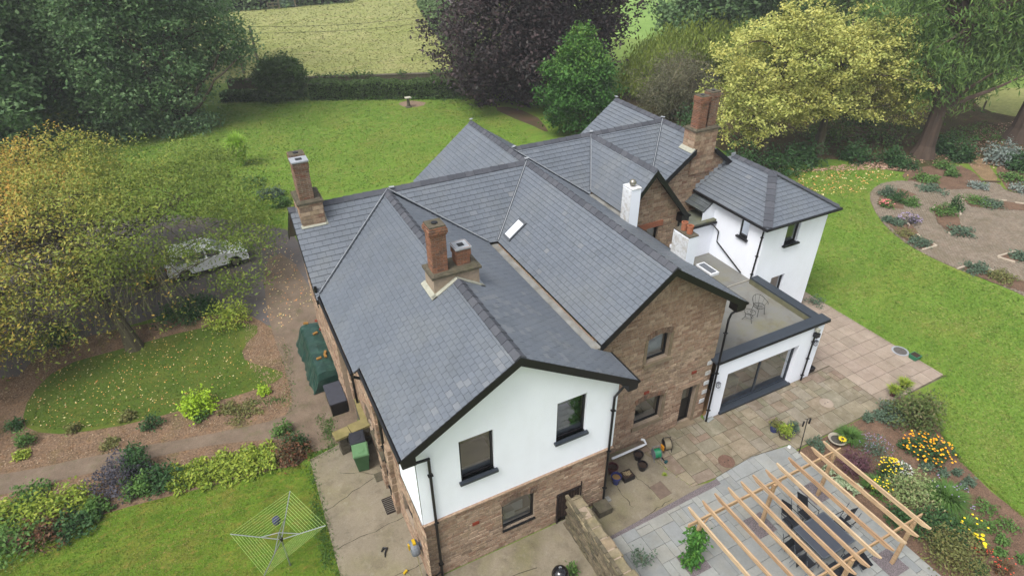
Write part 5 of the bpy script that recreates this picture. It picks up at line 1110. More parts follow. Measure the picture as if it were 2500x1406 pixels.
slabthing('drain_slab', 'grey square drain slab at the foot of the pipe by the bins', 'drain cover', [(-.85,4.75), (-.45,4.75), (-.45,5.15), (-.85,5.15)], .02, .05, greystone)
dg = thing('drain_grate', 'rusty rectangular drain grate in the concrete yard', 'drain grate', (-.72,3.5,.02)); MB().box((-.72,3.5,.03), (.42,.75,.02)).build('frame', MATS['rusty_iron'], dg)
for i in range(8): MB().box((-.72,3.2+i*.085,.045), (.38,.03,.02)).build('bar', steel, dg)
# hose reel box on the wall
hx = thing('hose_reel', 'grey wall mounted hose reel with yellow trim on the left wall', 'hose reel', (-.62,.55,1.0)); gpl = mat('grey_plastic', [C(132,138,146)], rough=.5)
M = Matrix.Rotation(R(90), 3, 'Y'); MB().lathe([(.05,-.14), (.24,-.13), (.28,-.05), (.28,.05), (.24,.13), (.05,.14)], (-.64,.55,1.25), 18, ax=M).build('reel_case', gpl, hx); MB().box((-.64,.55,1.55), (.10,.2,.08)).build('handle', MATS['yellow_plastic'], hx)
MB().box((-.80,.62,1.3), (.05,.1,.25)).build('trim', MATS['yellow_plastic'], hx); MB().box((-.46,.55,1.25), (.14,.16,.2)).build('bracket', gpl, hx)
hg = MB().tube([(-1.05,.55,.08), (-.98,.45,.12), (-.92,.2,.1), (-.8,0,.06), (-.62,.15,.3), (-.62,.45,1.0)], .014, 6).build('hose', mat('pale_hose', [C(170,164,120)], rough=.6), hx); MB().box((-1.06,.62,.09), (.16,.07,.06), rz=.5).build('spray_gun', MATS['yellow_plastic'], hx)
og = MB().tube([(-1.55,1.75,.045), (-1.45,1.85,.06), (-1.35,1.8,.05), (-1.45,1.65,.04), (-1.5,1.5,.04)], [.03,.05,.05,.035,.02], 6).build('dark_rag', black); tag(og, 'small dark curled scrap lying alone on the concrete', 'scrap')
# rotary airer
ax_, ay_ = -4.47, 2.66; t = thing('rotary_airer', 'open rotary clothes airer with green lines on the front lawn', 'clothes airer', (ax_, ay_, 0)); alu = mat('aluminium', [C(200,204,208)], rough=.3, metal=.7)
MB().tube([(ax_,ay_,0), (ax_,ay_,1.78)], .028, 8).build('pole', alu, t); MB().lathe([(.06,0), (.07,.03), (.07,.12), (.05,.15)], (ax_,ay_,1.42), 10).build('hub', black, t)
tips = [Vector((*G(708,1198,1.95),1.95)), Vector((*G(795,1282,1.95),1.95)), Vector((*G(645,1404,1.95),1.95)), Vector((*G(562,1303,1.95),1.95))]
cc_ = sum((q for q in tips), Vector())/4; hub = Vector((cc_.x, cc_.y, 1.45)); top = Vector((cc_.x, cc_.y, 1.82))
t.location = (cc_.x, cc_.y, 0)
for ch in list(t.children): bpy.data.objects.remove(ch)
MB().tube([(cc_.x,cc_.y,0), (cc_.x,cc_.y,1.8)], .026, 8).build('pole', alu, t); MB().lathe([(.05,0), (.06,.03), (.06,.10), (.04,.13)], (cc_.x,cc_.y,1.40), 10).build('hub', black, t)
lm_ = mat('green_line', [C(170,200,120,.8)], rough=.6)
for q in tips:
    MB().tube([hub, q], .017, 6).build('arm', alu, t); MB().tube([top, hub.lerp(q, .42)], .014, 6).build('brace', alu, t)
for k_ in range(10):
    f_ = 1-.068*k_; pts = [hub.lerp(q, f_) for q in tips]; MB().tube(pts+[pts[0]], .0065, 4, cap=False).build('line', lm_, t)
q_ = G(672,1262,1.75); pg = thing('peg_bag', 'small purple peg bag hanging from the airer lines', 'peg bag', (*q_, 1.6)); m_ = MB(); m_.lathe([(.03,-.16), (.12,-.12), (.14,0), (.11,.10), (.03,.13)], (*q_, 1.6), 9); m_.build('bag', mat('purple_fabric', [C(86,82,128)], noise=.3, nscale=20, rough=.9), pg)
# ------------------------------------------------------------------ garden wall stub, barbecue
t = thing('garden_wall', 'thick rubble garden wall with broad coping stones at the bottom edge', 'wall', (4.85,-2,0)); WX0, WX1 = 4.66, 5.16
MB().box((4.91,-2.4,.78), (.36,4.1,1.5)).build('wall_core', mortar, t)
wp_ = Pieces('stone', greystone, 300); y0_ = -.38
for fx, nn in ((WX0+.07, (-1,0,0)), (WX1-.07, (1,0,0))):
    z = 0
    while z < 1.5:
        h = random.uniform(.09,.17); y_ = -4.4
        while y_ < -.42:
            l = random.uniform(.14,.36); mm = MB().box((fx+random.uniform(-.015,.015), y_+l/2, z+h/2), (.12, l-.018, h-.018)); wp_.add(t, mm.v, BF, random.random(), nn); y_ += l
        z += h
z = 0
while z < 1.5:
    h = random.uniform(.12,.2); mm = MB().box((4.91,-.40,z+h/2), (.44,.1,h-.016)); wp_.add(t, mm.v, BF, random.random(), (0,1,0)); z += h
wp_.flush(); y_ = -.35
capm = mat('coping_stone', [C(168,154,126), C(152,142,116), C(176,156,128), C(144,134,108)], noise=.22, nscale=4, rough=.95, bump=1, bscale=14, stain=[(C(124,118,78), 1.6, .6), (C(200,180,140), 3, .5)])
while y_ > -4.3:
    l = random.uniform(.32,.55); cx = 4.92+random.uniform(-.02,.02); zt_ = 1.55+random.uniform(-.02,.02); hw = .26+random.uniform(-.02,.03)
    pts = [(cx-hw+random.uniform(-.03,.03), y_), (cx+hw, y_), (cx+hw+random.uniform(-.04,.04), y_-l/2), (cx+hw, y_-l+.02), (cx-hw, y_-l+.02), (cx-hw-random.uniform(-.04,.04), y_-l/2)]
    n6 = 6; mx = cx; my = y_-l/2; vs = [(x, y, 1.46) for x, y in pts]+[(x, y, zt_-.03) for x, y in pts]+[(mx+(x-mx)*.86, my+(y-my)*.88, zt_+random.uniform(-.012,.012)) for x, y in pts]
    MB().add(vs, [(12,17,16,15,14,13)[::-1], *[(i, (i+1) % 6, 6+(i+1) % 6, 6+i) for i in range(6)][::1], *[(6+i, 6+(i+1) % 6, 12+(i+1) % 6, 12+i) for i in range(6)]], random.random()).build('coping_stone', capm, t); y_ -= l
bq = G(1368,1400,.75); t = thing('kettle_barbecue', 'black kettle barbecue with a domed lid by the rubble wall', 'barbecue', (*bq, 0)); enam = mat('black_enamel', [C(22,22,26)], rough=.12, spec=.7)
MB().lathe([(.06,.42), (.2,.48), (.27,.62), (.28,.72)], (*bq,0), 24).build('bowl', enam, t, smooth=True); lid = MB().lathe([(.29,.72), (.285,.76), (.25,.88), (.17,.97), (.05,1.01), (.01,1.015)], (*bq,0), 24).build('lid', enam, t, smooth=True)
MB().lathe([(.05,0), (.05,.02), (.04,.025)], (bq[0]+.02,bq[1]+.06,.985), 12).build('vent', alu, lid); MB().tube([(bq[0]-.1,bq[1]-.08,.97), (bq[0]-.1,bq[1]-.08,1.06), (bq[0]+.02,bq[1]-.12,1.06), (bq[0]+.02,bq[1]-.12,.97)], .014, 6).build('handle', black, lid)
for a in (0.5, 2.6, 4.7): MB().tube([(bq[0]+.15*math.cos(a), bq[1]+.15*math.sin(a), .48), (bq[0]+.28*math.cos(a), bq[1]+.28*math.sin(a), .02)], .012, 6).build('leg', alu, t)
# ------------------------------------------------------------------ by the stone wall: pots, reels, pipe, block
t = thing('stone_block', 'mossy stone block at the foot of the white wing downpipe', 'stone block', (6.2,-.35,.02)); MB().box((6.22,-.34,.18), (.56,.48,.30), rz=.02).build('block', greystone, t); MB().box((6.66,-.02,.05), (.24,.22,.06)).build('drain_frame', lead, t)
o_ = MB().tube([(7.8,1.36,.3), (9.3,1.36,.3), (9.46,1.36,.32), (9.4,1.44,.5), (9.3,1.50,.52)], .05, 8).build('waste_pipe', whiteplastic, house)
def pot(x, y, r, h, m, label, z0=.02, inner_m=None, grp=None, cat='plant pot', name='plant_pot'):
    t = thing(name, label, cat, (x, y, z0), grp); MB().lathe([(r*.68,0), (r*.97,h*.9), (r*1.04,h*.9), (r*1.05,h), (r*.9,h), (r*.86,h*.6), (.01,h*.55)], (x,y,z0), 18).build('body', m, t)
    MB().lathe([(r*.84,h*.74), (.01,h*.77)], (x,y,z0), 14).build('soil', inner_m or mat('potting_soil', [C(70,54,44)], noise=.3, nscale=12, rough=1), t); return t
kp = mat('black_plastic', [C(38,34,38)], rough=.5); bg_ = mat('blue_glaze', [C(56,70,140)], noise=.15, nscale=6, rough=.2, spec=.6); mg = mat('plum_glaze', [C(104,58,60)], rough=.3)
a_ = G(1557,1120); pot(a_[0], a_[1], .20, .30, kp, 'empty black pot nearest the white waste pipe'); a_ = G(1567,1145); pot(a_[0], a_[1], .20, .28, kp, 'second empty black pot in front of the first')
a_ = G(1503,1178); pot(a_[0], a_[1], .20, .38, bg_, 'blue glazed pot full of sandy soil at the wall corner', inner_m=mat('sandy_soil', [C(176,142,92)], rough=1)); a_ = G(1494,1153); pot(a_[0], a_[1], .22, .34, mg, 'plum coloured pot half hidden behind the wall corner')
a_ = G(1530,1166); t = thing('square_planter', 'square black tray planter with dry stalks beside the blue pot', 'planter', (*a_, .02)); b = MB(); x, y = a_
b.prism([(x-.24,y-.2), (x+.24,y-.2), (x+.24,y+.2), (x-.24,y+.2)], .02, .22); b.build('body', kp, t); MB().box((x,y,.225), (.42,.34,.01)).build('soil', MATS['potting_soil'], t)
m_ = MB()
for i in range(26): m_.bar((x+random.uniform(-.15,.15),y+random.uniform(-.12,.12),.24), (x+random.uniform(-.17,.17),y+random.uniform(-.13,.13),.27), .015, .01)
m_.build('stalks', mat('dry_stalk', [C(190,170,130)], rough=.9), t, kind='stuff')
def reel(px, py, hm, frm, rz, label, rad=.20):
    x, y = G(px, py); t = thing('hose_reel', label, 'hose reel', (x, y, .03)); M = Matrix.Rotation(rz, 3, 'Z')@Matrix.Rotation(R(90), 3, 'Y'); c_ = (x, y, .30)
    for i in range(6): MB().lathe([(rad*.84,-.012), (rad*.92,-.02), (rad*.97,0), (rad*.92,.02), (rad*.84,.012)], Vector(c_)+Matrix.Rotation(rz, 3, 'Z')@Vector((-.11+.044*i,0,0)), 20, ax=M).build('hose', hm, t)
    MB().lathe([(rad*.5,-.12), (rad*.5,.12)], c_, 12, ax=M).build('drum', frm, t)
    for s_ in (-1, 1):
        o2 = Matrix.Rotation(rz, 3, 'Z'); q = lambda a, b_, c2: Vector((x,y,0))+o2@Vector((a,b_,c2))
        MB().lathe([(rad*.1,-.006), (rad*1.05,-.006), (rad*1.05,.006), (rad*.1,.006)], Vector(c_)+o2@Vector((s_*.14,0,0)), 20, ax=M).build('flange', frm, t)
        MB().tube([q(s_*.16,-.22,.03), q(s_*.16,.0,.30), q(s_*.16,.10,.58)], .013, 6).build('frame', frm, t); MB().tube([q(s_*.16,.0,.30), q(s_*.16,.24,.03)], .013, 6).build('frame', frm, t)
    MB().tube([q(-.16,.10,.58), q(.16,.10,.58)], .014, 6).build('handle', frm, t); return t
grn = mat('green_hose', [C(36,160,110)], rough=.35, spec=.5); buff = mat('buff_hose', [C(176,164,136)], rough=.5)
reel(1601,1118, grn, gpl, -.25, 'green hose wound on a metal reel on the paving'); rl2 = reel(1626,1096, buff, kp, -.35, 'buff hose reel with orange handle behind the green one', .22)
x, y = G(1617,1092,.45); MB().box((x,y,.45), (.06,.18,.22)).build('crank', mat('orange_plastic', [C(236,160,40)], rough=.5), rl2)
pts = [G3(*q, .045) for q in ((1622,1066), (1640,1068), (1662,1074), (1670,1083), (1664,1091), (1650,1089), (1640,1084))]; MB().tube([(*G(1625,1075,.5),.5)]+pts, .012, 5).build('loose_hose', buff, rl2)
o_ = thing('watering_lance', 'black watering lance with a teal head lying by the green reel', 'lance', (*G(1620,1125), .04)); MB().tube([G3(1612,1112,.1), G3(1622,1124,.06)], .028, 7).build('tube', kp, o_); MB().box((*G(1626,1127,.06),.06), (.14,.1,.06), rz=.4).build('head', mat('teal_plastic', [C(30,90,96)], rough=.5), o_)
# covers in the paving
def cover(px, py, r, m, label, ring=None, name='manhole_cover'):
    x, y = G(px, py); t = thing(name, label, 'manhole cover', (x, y, .03)); MB().lathe([(r,0), (r,.012), (r*.96,.014), (r*.95,.008), (.02,.008)], (x,y,.036), 28).build('lid', m, t)
    if ring: MB().lathe([(r*1.3,0), (r*1.3,.008), (r*1.02,.009)], (x,y,.034), 24).build('surround', ring, t)
    for s_ in (-1, 1): MB().box((x+s_*r*.3,y,.047), (.05,.03,.006)).build('key_slot', kp, t)
rust = mat('rusty_cover', [C(138,108,92)], noise=.2, nscale=10, rough=.9, bump=1, bscale=60)
cover(1773,1127, .33, rust, 'round rusty manhole cover where the old paving meets the grey terrace'); cover(2017,985, .30, slabp, 'round stone coloured cover in the middle of the old patio')
cover(2197,858, .30, mat('grey_cover', [C(112,108,104)], rough=.9, noise=.1, nscale=8), 'round grey cover ringed in pale mortar near the lawn edge', flash)
cv = [G(*q) for q in ((1586,1190), (1612,1174), (1640,1204), (1612,1220))]; slabthing('square_cover', 'rectangular brown inspection cover in the concrete by the gravel strip', 'manhole cover', cv, .02, .015, mat('brown_cover', [C(136,118,104)], noise=.15, nscale=4, rough=.95, stain=C(110,96,84), sscale=3))
cv = [G(*q) for q in ((1716,1018), (1730,1011), (1742,1024), (1728,1034))]; slabthing('drain_slab', 'pale grey slab at the foot of the corner downpipe', 'drain cover', cv, .03, .05, mat('pale_drain', [C(180,184,180)], noise=.1, rough=.8))
a_ = G(1976,912); t = thing('trough_planter', 'black trough planter tucked beside the right corner of the white extension', 'planter', (19.2,2.0,.03)); MB().box((19.22,1.95,.17), (.34,.78,.28), taper=1.1).build('body', kp, t); MB().box((19.22,1.95,.30), (.28,.7,.02)).build('soil', MATS['potting_soil'], t)
# ------------------------------------------------------------------ wire chair and table on the flat roof
wm = mat('dark_wire', [C(74,72,70)], rough=.6); 
def circle(c, r, z, n=20, a0=0, a1=2*math.pi): return [(c[0]+r*math.cos(a0+(a1-a0)*i/n), c[1]+r*math.sin(a0+(a1-a0)*i/n), z) for i in range(n+1)]
c_ = G(1843,768,2.96+.2); c_ = (17.0,3.55); t = thing('wire_chair', 'round backed black wire chair standing on the flat roof', 'chair', (*c_, 2.95)); zb = 2.95
MB().tube(circle(c_,.25,zb+.42), .012, 5).build('seat_ring', wm, t); m_ = MB()
for i in range(-3, 4): s_ = math.sqrt(max(0, .25**2-(i*.07)**2)); m_.tube([(c_[0]+i*.07,c_[1]-s_,zb+.42), (c_[0]+i*.07,c_[1]+s_,zb+.42)], .006, 4)
m_.build('seat_mesh', wm, t, kind='stuff')
bk = [(c_[0]+.36*math.cos(a)*1.0, c_[1]+.34*math.sin(a), zb+.62+.22*max(0, math.sin(a))) for a in [R(-60)+R(300)*i/16 for i in range(17)]]; MB().tube(bk, .013, 5).build('back_hoop', wm, t)
m_ = MB()
for i in range(2, 15, 2): a = R(-60)+R(300)*i/16; m_.tube([bk[i], (c_[0]+.25*math.cos(a), c_[1]+.25*math.sin(a), zb+.42)], .006, 4)
m_.build('back_wires', wm, t, kind='stuff')
for a in (.8,2.4,3.9,5.5): MB().tube([(c_[0]+.24*math.cos(a), c_[1]+.24*math.sin(a), zb+.42), (c_[0]+.3*math.cos(a), c_[1]+.3*math.sin(a), zb)], .012, 5).build('leg', wm, t)
c_ = (16.25,3.35); t = thing('wire_table', 'small round wire side table next to the wire chair', 'table', (*c_, 2.95)); MB().tube(circle(c_,.24,zb+.45), .012, 5).build('top_ring', wm, t); MB().tube(circle(c_,.13,zb+.45), .008, 4).build('top_ring', wm, t); MB().tube(circle(c_,.18,zb+.22), .008, 4).build('brace_ring', wm, t)
for a in (.3,2.4,4.5): MB().tube([(c_[0]+.22*math.cos(a), c_[1]+.22*math.sin(a), zb+.45), (c_[0]+.15*math.cos(a), c_[1]+.15*math.sin(a), zb+.2), (c_[0]+.27*math.cos(a), c_[1]+.27*math.sin(a), zb)], .011, 5).build('leg', wm, t)
# ------------------------------------------------------------------ pergola
wood = mat('larch', [C(216,188,150,.68), C(206,174,136,.68), C(226,202,166,.68), C(186,150,114,.68)], noise=.12, nscale=3, rough=.8, bump=.3, bscale=20, stretch=(6,.5,6), stain=[(C(150,98,62), 3.5, .55)])
woodx = mat('larch_beam', [C(206,176,138,.66), C(194,160,122,.66)], noise=.12, nscale=3, rough=.8, stretch=(.5,6,6), stain=[(C(150,98,62), 3.5, .5)])
t = thing('pergola', 'open larch pergola with twelve rafters over the dining table', 'pergola', (10.8,-5,0)); ZR = 2.44
xr = [13.80,13.20,12.65,12.10,11.54,10.98,10.42,9.86,9.30,8.74,8.18,7.62]
for x in xr:
    b = MB(); j = random.uniform(-.02,.02); y0_, y1_ = -7.02+j, -2.96+j; ww = .028; zt_ = ZR+.08; zb_ = ZR-.08
    prof = [(y0_, zt_), (y1_, zt_), (y1_, zt_-.05), (y1_-.22, zb_), (y0_+.22, zb_), (y0_, zt_-.05)]
    b.add([(x+random.uniform(-.01,.01)-ww, y, z) for y, z in prof]+[(x+ww, y, z) for y, z in prof], [(0,1,2,3,4,5), (11,10,9,8,7,6), *[(i, 6+i, 6+(i+1) % 6, (i+1) % 6) for i in range(6)]], random.random()); b.build('rafter', wood, t)
for yb_ in (-3.42,-6.52): MB().bar((7.25,yb_,ZR-.12), (14.2,yb_,ZR-.12), .05, .15, r=random.random()).build('beam', woodx, t)
for i, (px_, py_) in enumerate(((13.85,-3.47), (10.95,-3.47), (7.72,-3.47), (13.82,-6.57), (10.9,-6.57), (7.8,-6.57))):
    MB().box((px_,py_,1.15), (.11,.11,2.3), r=.3).build('post', wood, t)
    for s_ in (-1, 1): 
        if 7.4 < px_+s_*.4 < 14.1: MB().bar((px_,py_,1.95), (px_+s_*.33,py_+.02,2.27), .045, .05, r=.8).build('brace', woodx, t)
# ------------------------------------------------------------------ dining table and chairs
frm = mat('grey_frame_metal', [C(120,128,136)], rough=.35, metal=.3); tex = mat('black_textilene', [C(46,50,58)], rough=.7, bump=.3, bscale=200)
t = thing('dining_table', 'rectangular dark glass garden table under the pergola', 'table', (12.08,-5.02,.04)); MB().box((12.08,-5.02,.75), (1.44,1.24,.02)).build('top', mat('smoked_top', [C(88,94,106)], rough=.3, spec=.5), t)
for a, b_ in (((11.35,-4.39),(12.81,-4.39)), ((11.35,-5.65),(12.81,-5.65)), ((11.35,-4.39),(11.35,-5.65)), ((12.81,-4.39),(12.81,-5.65))): MB().bar((*a,.745), (*b_,.745), .05, .045).build('rim', frm, t)
for a in ((11.45,-4.5), (12.7,-4.5), (11.45,-5.55), (12.7,-5.55)): MB().tube([(*a,.73), (*a,.04)], .022, 7).build('leg', frm, t)
def chair(x, y, rz, label, first=None):
    t = thing('garden_chair', label, 'chair', (x, y, .04), 'garden chairs round the dining table'); t.rotation_euler = (0, 0, rz)
    def lc(b, n, m): o = b.build(n, m, None); o.parent = t; return o
    b = MB(); b.box((0,0,.42), (.46,.44,.015)); lc(b, 'seat', tex); b = MB(); b.bar((0,-.21,.46), (0,-.40,1.02), .44, .015, up=(1,0,0)); lc(b, 'backrest', tex)
    for s_ in (-1, 1):
        lc(MB().tube([(s_*.24,-.42,1.05), (s_*.24,-.22,.44), (s_*.24,.26,.0)], .013, 6), 'leg', frm); lc(MB().tube([(s_*.24,.24,.44), (s_*.24,-.34,.0)], .013, 6), 'leg', frm)
        lc(MB().tube([(s_*.26,-.30,.66), (s_*.27,.2,.66), (s_*.25,.24,.44)], .015, 6), 'armrest', kp)
    return t
for (x, y, a, lab) in ((11.05,-4.75,-1.57+0, 'chair at the near left end of the table facing right'), (11.75,-4.02,3.14, 'chair on the house side of the table, left one'), (12.5,-4.05,3.14, 'chair on the house side of the table, right one'), (13.25,-4.9,1.57, 'chair pushed back at the flower bed end of the table'), (12.4,-6.0,0, 'right chair on the picture edge side of the table'), (11.6,-6.0,0, 'left chair on the picture edge side of the table'), (10.95,-5.35,-1.57, 'chair at the end of the table nearest the climber')): chair(x, y, a, lab)
# ------------------------------------------------------------------ planting
pg = L_('sage_leaf', [C(92,116,94,.75), C(110,132,108,.75), C(78,102,80,.75)]); pgr = L_('bed_green', [C(84,120,58,.8), C(104,140,66,.8), C(70,104,52,.8)]); plime = L_('lime_leaf', [C(150,184,44,.85), C(172,202,56,.85), C(134,168,44,.85)])
pdk = L_('deep_green_leaf', [C(50,84,48,.75), C(64,100,54,.75), C(78,112,60,.75)]); pyg = L_('yellow_green_leaf', [C(140,160,56,.85), C(160,176,66,.85), C(112,140,50,.85), C(178,184,76,.85)]); pur = L_('purple_leaf', [C(96,62,72,.75), C(112,76,84,.75), C(84,58,64,.75)], .1)
pvar = L_('variegated_leaf', [C(120,150,96,.8), C(216,226,190,.85), C(96,132,80,.8)]); pdusk = L_('dusky_leaf', [C(72,72,82,.7), C(88,86,96,.7), C(62,62,70,.7)], .1); polive = L_('olive_leaf', [C(122,128,72,.75), C(140,142,84,.75), C(104,112,62,.75), C(150,136,84,.75)])
prust = L_('rusty_leaf', [C(140,84,60,.75), C(120,92,62,.75), C(104,76,58,.75), C(90,100,60,.75)]); psilver = L_('silver_leaf', [C(134,150,140,.75), C(156,168,160,.75), C(108,128,114,.75)])
orange = mat('orange_petal', [C(250,176,24,.9), C(244,150,16,.9), C(252,196,44,.9)], rough=.6); yellow = mat('yellow_petal', [C(246,220,36,.9), C(238,204,30,.9)], rough=.6); mauve = mat('mauve_petal', [C(150,134,176,.8), C(172,156,194,.8)], rough=.7)
whitep = mat('white_petal', [C(236,236,228,.85)], rough=.7); pinkp = mat('pink_petal', [C(206,110,110,.85), C(220,136,132,.85)], rough=.7); redp = mat('scarlet_petal', [C(226,84,60,.9)], rough=.6)
def pp(name, label, px, py, wpx, hm, m, n=300, kind='mound', sz=.05, cat='plant', **k):
    x, y = G(px, py); d = math.dist((x, y, 0), CAM); r = wpx/2/FPX*d*.95; return plant(name, label, cat, x, y, r, hm, m, n, kind, sz, **k)
# flower bed beside the terrace
pp('rudbeckia', 'big clump of orange daisy flowers at the lawn edge of the bed', 2262,1108, 100,.55, pdk, 900, 'mound', .07, fl=orange, fn=105, fsz=.04)
pp('rosemary', 'upright bright green grassy clump next to the rim of the patio', 2070,1075, 66,.6, pgr, 700, 'blade', .03)
pp('blue_grey_mound', 'small blue grey mound left of the pair near the patio edge', 2117,1025, 26,.35, pg, 300, sz=.05); pp('blue_grey_mound', 'blue grey mound right of the pair near the patio edge', 2147,1022, 34,.4, pg, 400, sz=.05)
pp('green_shrub', 'leafy dark sapling shrub leaning over the far corner of the bed', 2225,1030, 110,1.5, L_('shrub_leaf', [C(88,108,58,.8), C(104,122,66,.8), C(120,112,78,.8)]), 2600, 'loose', .07, cat='shrub')
pp('olive_shrub', 'airy grey green shrub below the sapling at the lawn corner', 2180,1020, 80,.7, pg, 900, 'loose', .05, cat='shrub')
pp('russian_sage', 'hazy mauve flowered clump behind the purple shrub', 2130,1105, 70,.7, pg, 700, 'loose', .04, fl=mauve, fn=80, fsz=.018)
pp('purple_shrub', 'dark purple leaved shrub by the pergola corner', 2086,1145, 74,.8, pur, 1500, 'mound', .045, cat='shrub')
pp('carpet_plant', 'grey green carpet plant at the corner of the old patio', 1995,1090, 46,.25, pg, 500, sz=.045)
pp('yellow_daisy', 'tall yellow daisies above the white flowered plant', 2160,1165, 50,.95, pdk, 700, 'loose', .05, fl=yellow, fn=60, fsz=.032)
pp('yellow_daisy', 'small yellow flowers just below the taller yellow daisies', 2142,1205, 46,.7, pgr, 500, 'loose', .05, fl=yellow, fn=30, fsz=.03)
pp('white_aster', 'small white flowered plant right of the yellow daisies', 2192,1165, 46,.7, pg, 500, 'loose', .045, fl=whitep, fn=90, fsz=.022)
pp('hosta', 'first variegated hosta beneath the pergola edge', 2022,1150, 26,.3, pvar, 110, 'mound', .10, group='variegated hostas under the pergola edge'); pp('hosta', 'middle variegated hosta beneath the pergola edge', 2052,1178, 30,.3, pvar, 130, 'mound', .10, group='variegated hostas under the pergola edge'); pp('hosta', 'third variegated hosta nearest the dining table', 2085,1198, 28,.3, pvar, 110, 'mound', .10, group='variegated hostas under the pergola edge')
pp('bamboo_grass', 'pale green wispy shrub in the middle of the flower bed', 2215,1215, 100,1.0, L_('wispy_leaf', [C(134,154,96,.85), C(154,170,112,.85), C(116,138,80,.85), C(170,160,120,.85)]), 2600, 'loose', .05, cat='shrub')
pp('grass_clump', 'arching green grass clump with violet flowers', 2305,1225, 96,.7, pgr, 900, 'blade', .03, fl=mauve, fn=26, fsz=.022)
pp('grass_clump', 'green blade clump left of the wispy shrub', 2122,1190, 50,.6, pgr, 420, 'blade', .03)
pp('feathery_shrub', 'feathery olive shrub below the pergola corner post', 2320,1360, 120,.9, polive, 2600, 'loose', .05, cat='shrub')
pp('green_mound', 'bushy mid green mound beside the pergola corner post', 2295,1300, 110,.7, pdk, 1600, 'mound', .06, cat='shrub')
pp('green_mound', 'low green mound under the outermost rafter', 2200,1275, 70,.5, pdk, 900, 'mound', .06)
pp('coreopsis', 'scattered yellow flowers on thin stems at the bed centre', 2352,1290, 76,.5, pgr, 300, 'blade', .02, fl=yellow, fn=18, fsz=.04)
pp('coreopsis', 'pair of yellow flowers further down by the red plant', 2390,1330, 40,.35, pgr, 90, 'blade', .02, fl=yellow, fn=6, fsz=.07)
for i, (x, y, w_, m, lab) in enumerate(((2260,1145,28,pg,'tiny grey green tuft between the orange daisies and the wispy shrub'), (2300,1160,24,pg,'pale tuft right of centre in the open mulch'), (2333,1158,18,pg,'small grey tuft next to the lawn edge'), (2365,1180,22,pg,'small silvery mound near the lawn edge, upper one'), (2350,1190,16,pg,'very small silvery mound below the upper one'), (2405,1245,50,pgr,'broad low green plant at the lawn side of the bed'), (2410,1290,40,pgr,'left plant of the lower green pair by the lawn'), (2455,1285,42,pgr,'right plant of the lower green pair by the lawn'), (2444,1325,28,pgr,'small green tuft in the lower right bed'), (2440,1355,26,pgr,'small dark tuft below the green tuft'), (2385,1390,40,pdk,'dark tuft at the bottom of the bed left of the red flowers'), (2440,1395,30,prust,'reddish low tuft at the very bottom of the bed'), (2495,1370,26,pgr,'green tuft at the right picture edge of the bed'), (2205,1092,26,pdk,'small dark plant between the sapling and the orange daisies'))):
    pp('low_plant', lab, x, y, w_, .28, m, 260, 'mound', .05)
pp('montbretia', 'sprawling scarlet flowered stems low in the bed', 2395,1350, 40,.3, prust, 120, 'blade', .02, fl=redp, fn=22, fsz=.02); pp('montbretia', 'second scarlet spray below the first at the bottom edge', 2450,1385, 44,.3, prust, 120, 'blade', .02, fl=redp, fn=22, fsz=.02)
# terrace pots
def potted(px, py, r, h, pm, leaf, lab, kind='mound', hh=.35, n=400, sz=.045, lw=1.35):
    x, y = G(px, py); pot(x, y, r, h, pm, lab+' pot', cat='plant pot'); return plant('pot_plant', lab+', growing in its pot', 'plant', x, y, r*lw, hh, leaf, n, kind, sz, z0=h*.8)
potted(1888,1052,.21,.34, bg_, polive, 'brownish heather rearmost of the three by the step'); potted(1912,1068,.25,.36, mat('stone_pot', [C(120,112,92)], rough=.9), plime if False else pyg, 'bright green bushy shrub at the front of the three', hh=.42, n=600); potted(1932,1056,.2,.3, bg_, pg, 'blue green conifer right of the bright green shrub')
potted(2178,966,.17,.26, mg, pyg, 'yellow striped grass left of the pair at the patio edge', 'blade', .42, 260, .03, 2.4); potted(2203,950,.17,.26, kp, pyg, 'yellow striped grass right of the pair at the patio edge', 'blade', .42, 260, .03, 2.4)
x, y = G(2231,876); t = thing('green_planter', 'small green square planter on the corner of lawn and patio', 'planter', (x, y, .03)); MB().box((x,y,.14), (.34,.34,.24), taper=1.2).build('body', mat('planter_green', [C(60,140,104)], rough=.5), t); MB().box((x,y,.262), (.34,.34,.01)).build('soil', MATS['potting_soil'], t)
x, y = G(2040,1082); t = thing('bird_bath', 'shallow stone bowl with a sunflower behind the pergola corner', 'bird bath', (x, y, .02)); MB().lathe([(.12,0), (.16,.06), (.34,.22), (.36,.26), (.30,.26), (.22,.20), (.01,.18)], (x,y,.02), 20).build('bowl', mat('pale_stone', [C(196,186,168)], noise=.12, nscale=6, rough=.9), t)
MB().lathe([(.28,.215), (.01,.216)], (x,y,.02), 16).build('water', mat('bowl_water', [C(90,84,74)], rough=.1, spec=.7), t)
t = thing('sunflower', 'single yellow sunflower leaning over the stone bowl', 'flower', (x-.05, y-.25, .02)); MB().tube([(x-.05,y-.25,.02), (x-.02,y-.2,.45)], .012, 5).build('stem', pgr, t); b = MB()
for i in range(14): a = i*.449; b.add([(x-.02,y-.2,.46), (x-.02+.13*math.cos(a-.15), y-.2+.13*math.sin(a-.15), .46), (x-.02+.17*math.cos(a), y-.2+.17*math.sin(a), .47), (x-.02+.13*math.cos(a+.15), y-.2+.13*math.sin(a+.15), .46)], [(0,1,2,3)])
b.build('petals', yellow, t); MB().lathe([(.06,0), (.05,.02)], (x-.02,y-.2,.465), 10).build('flower_head', barkm, t)
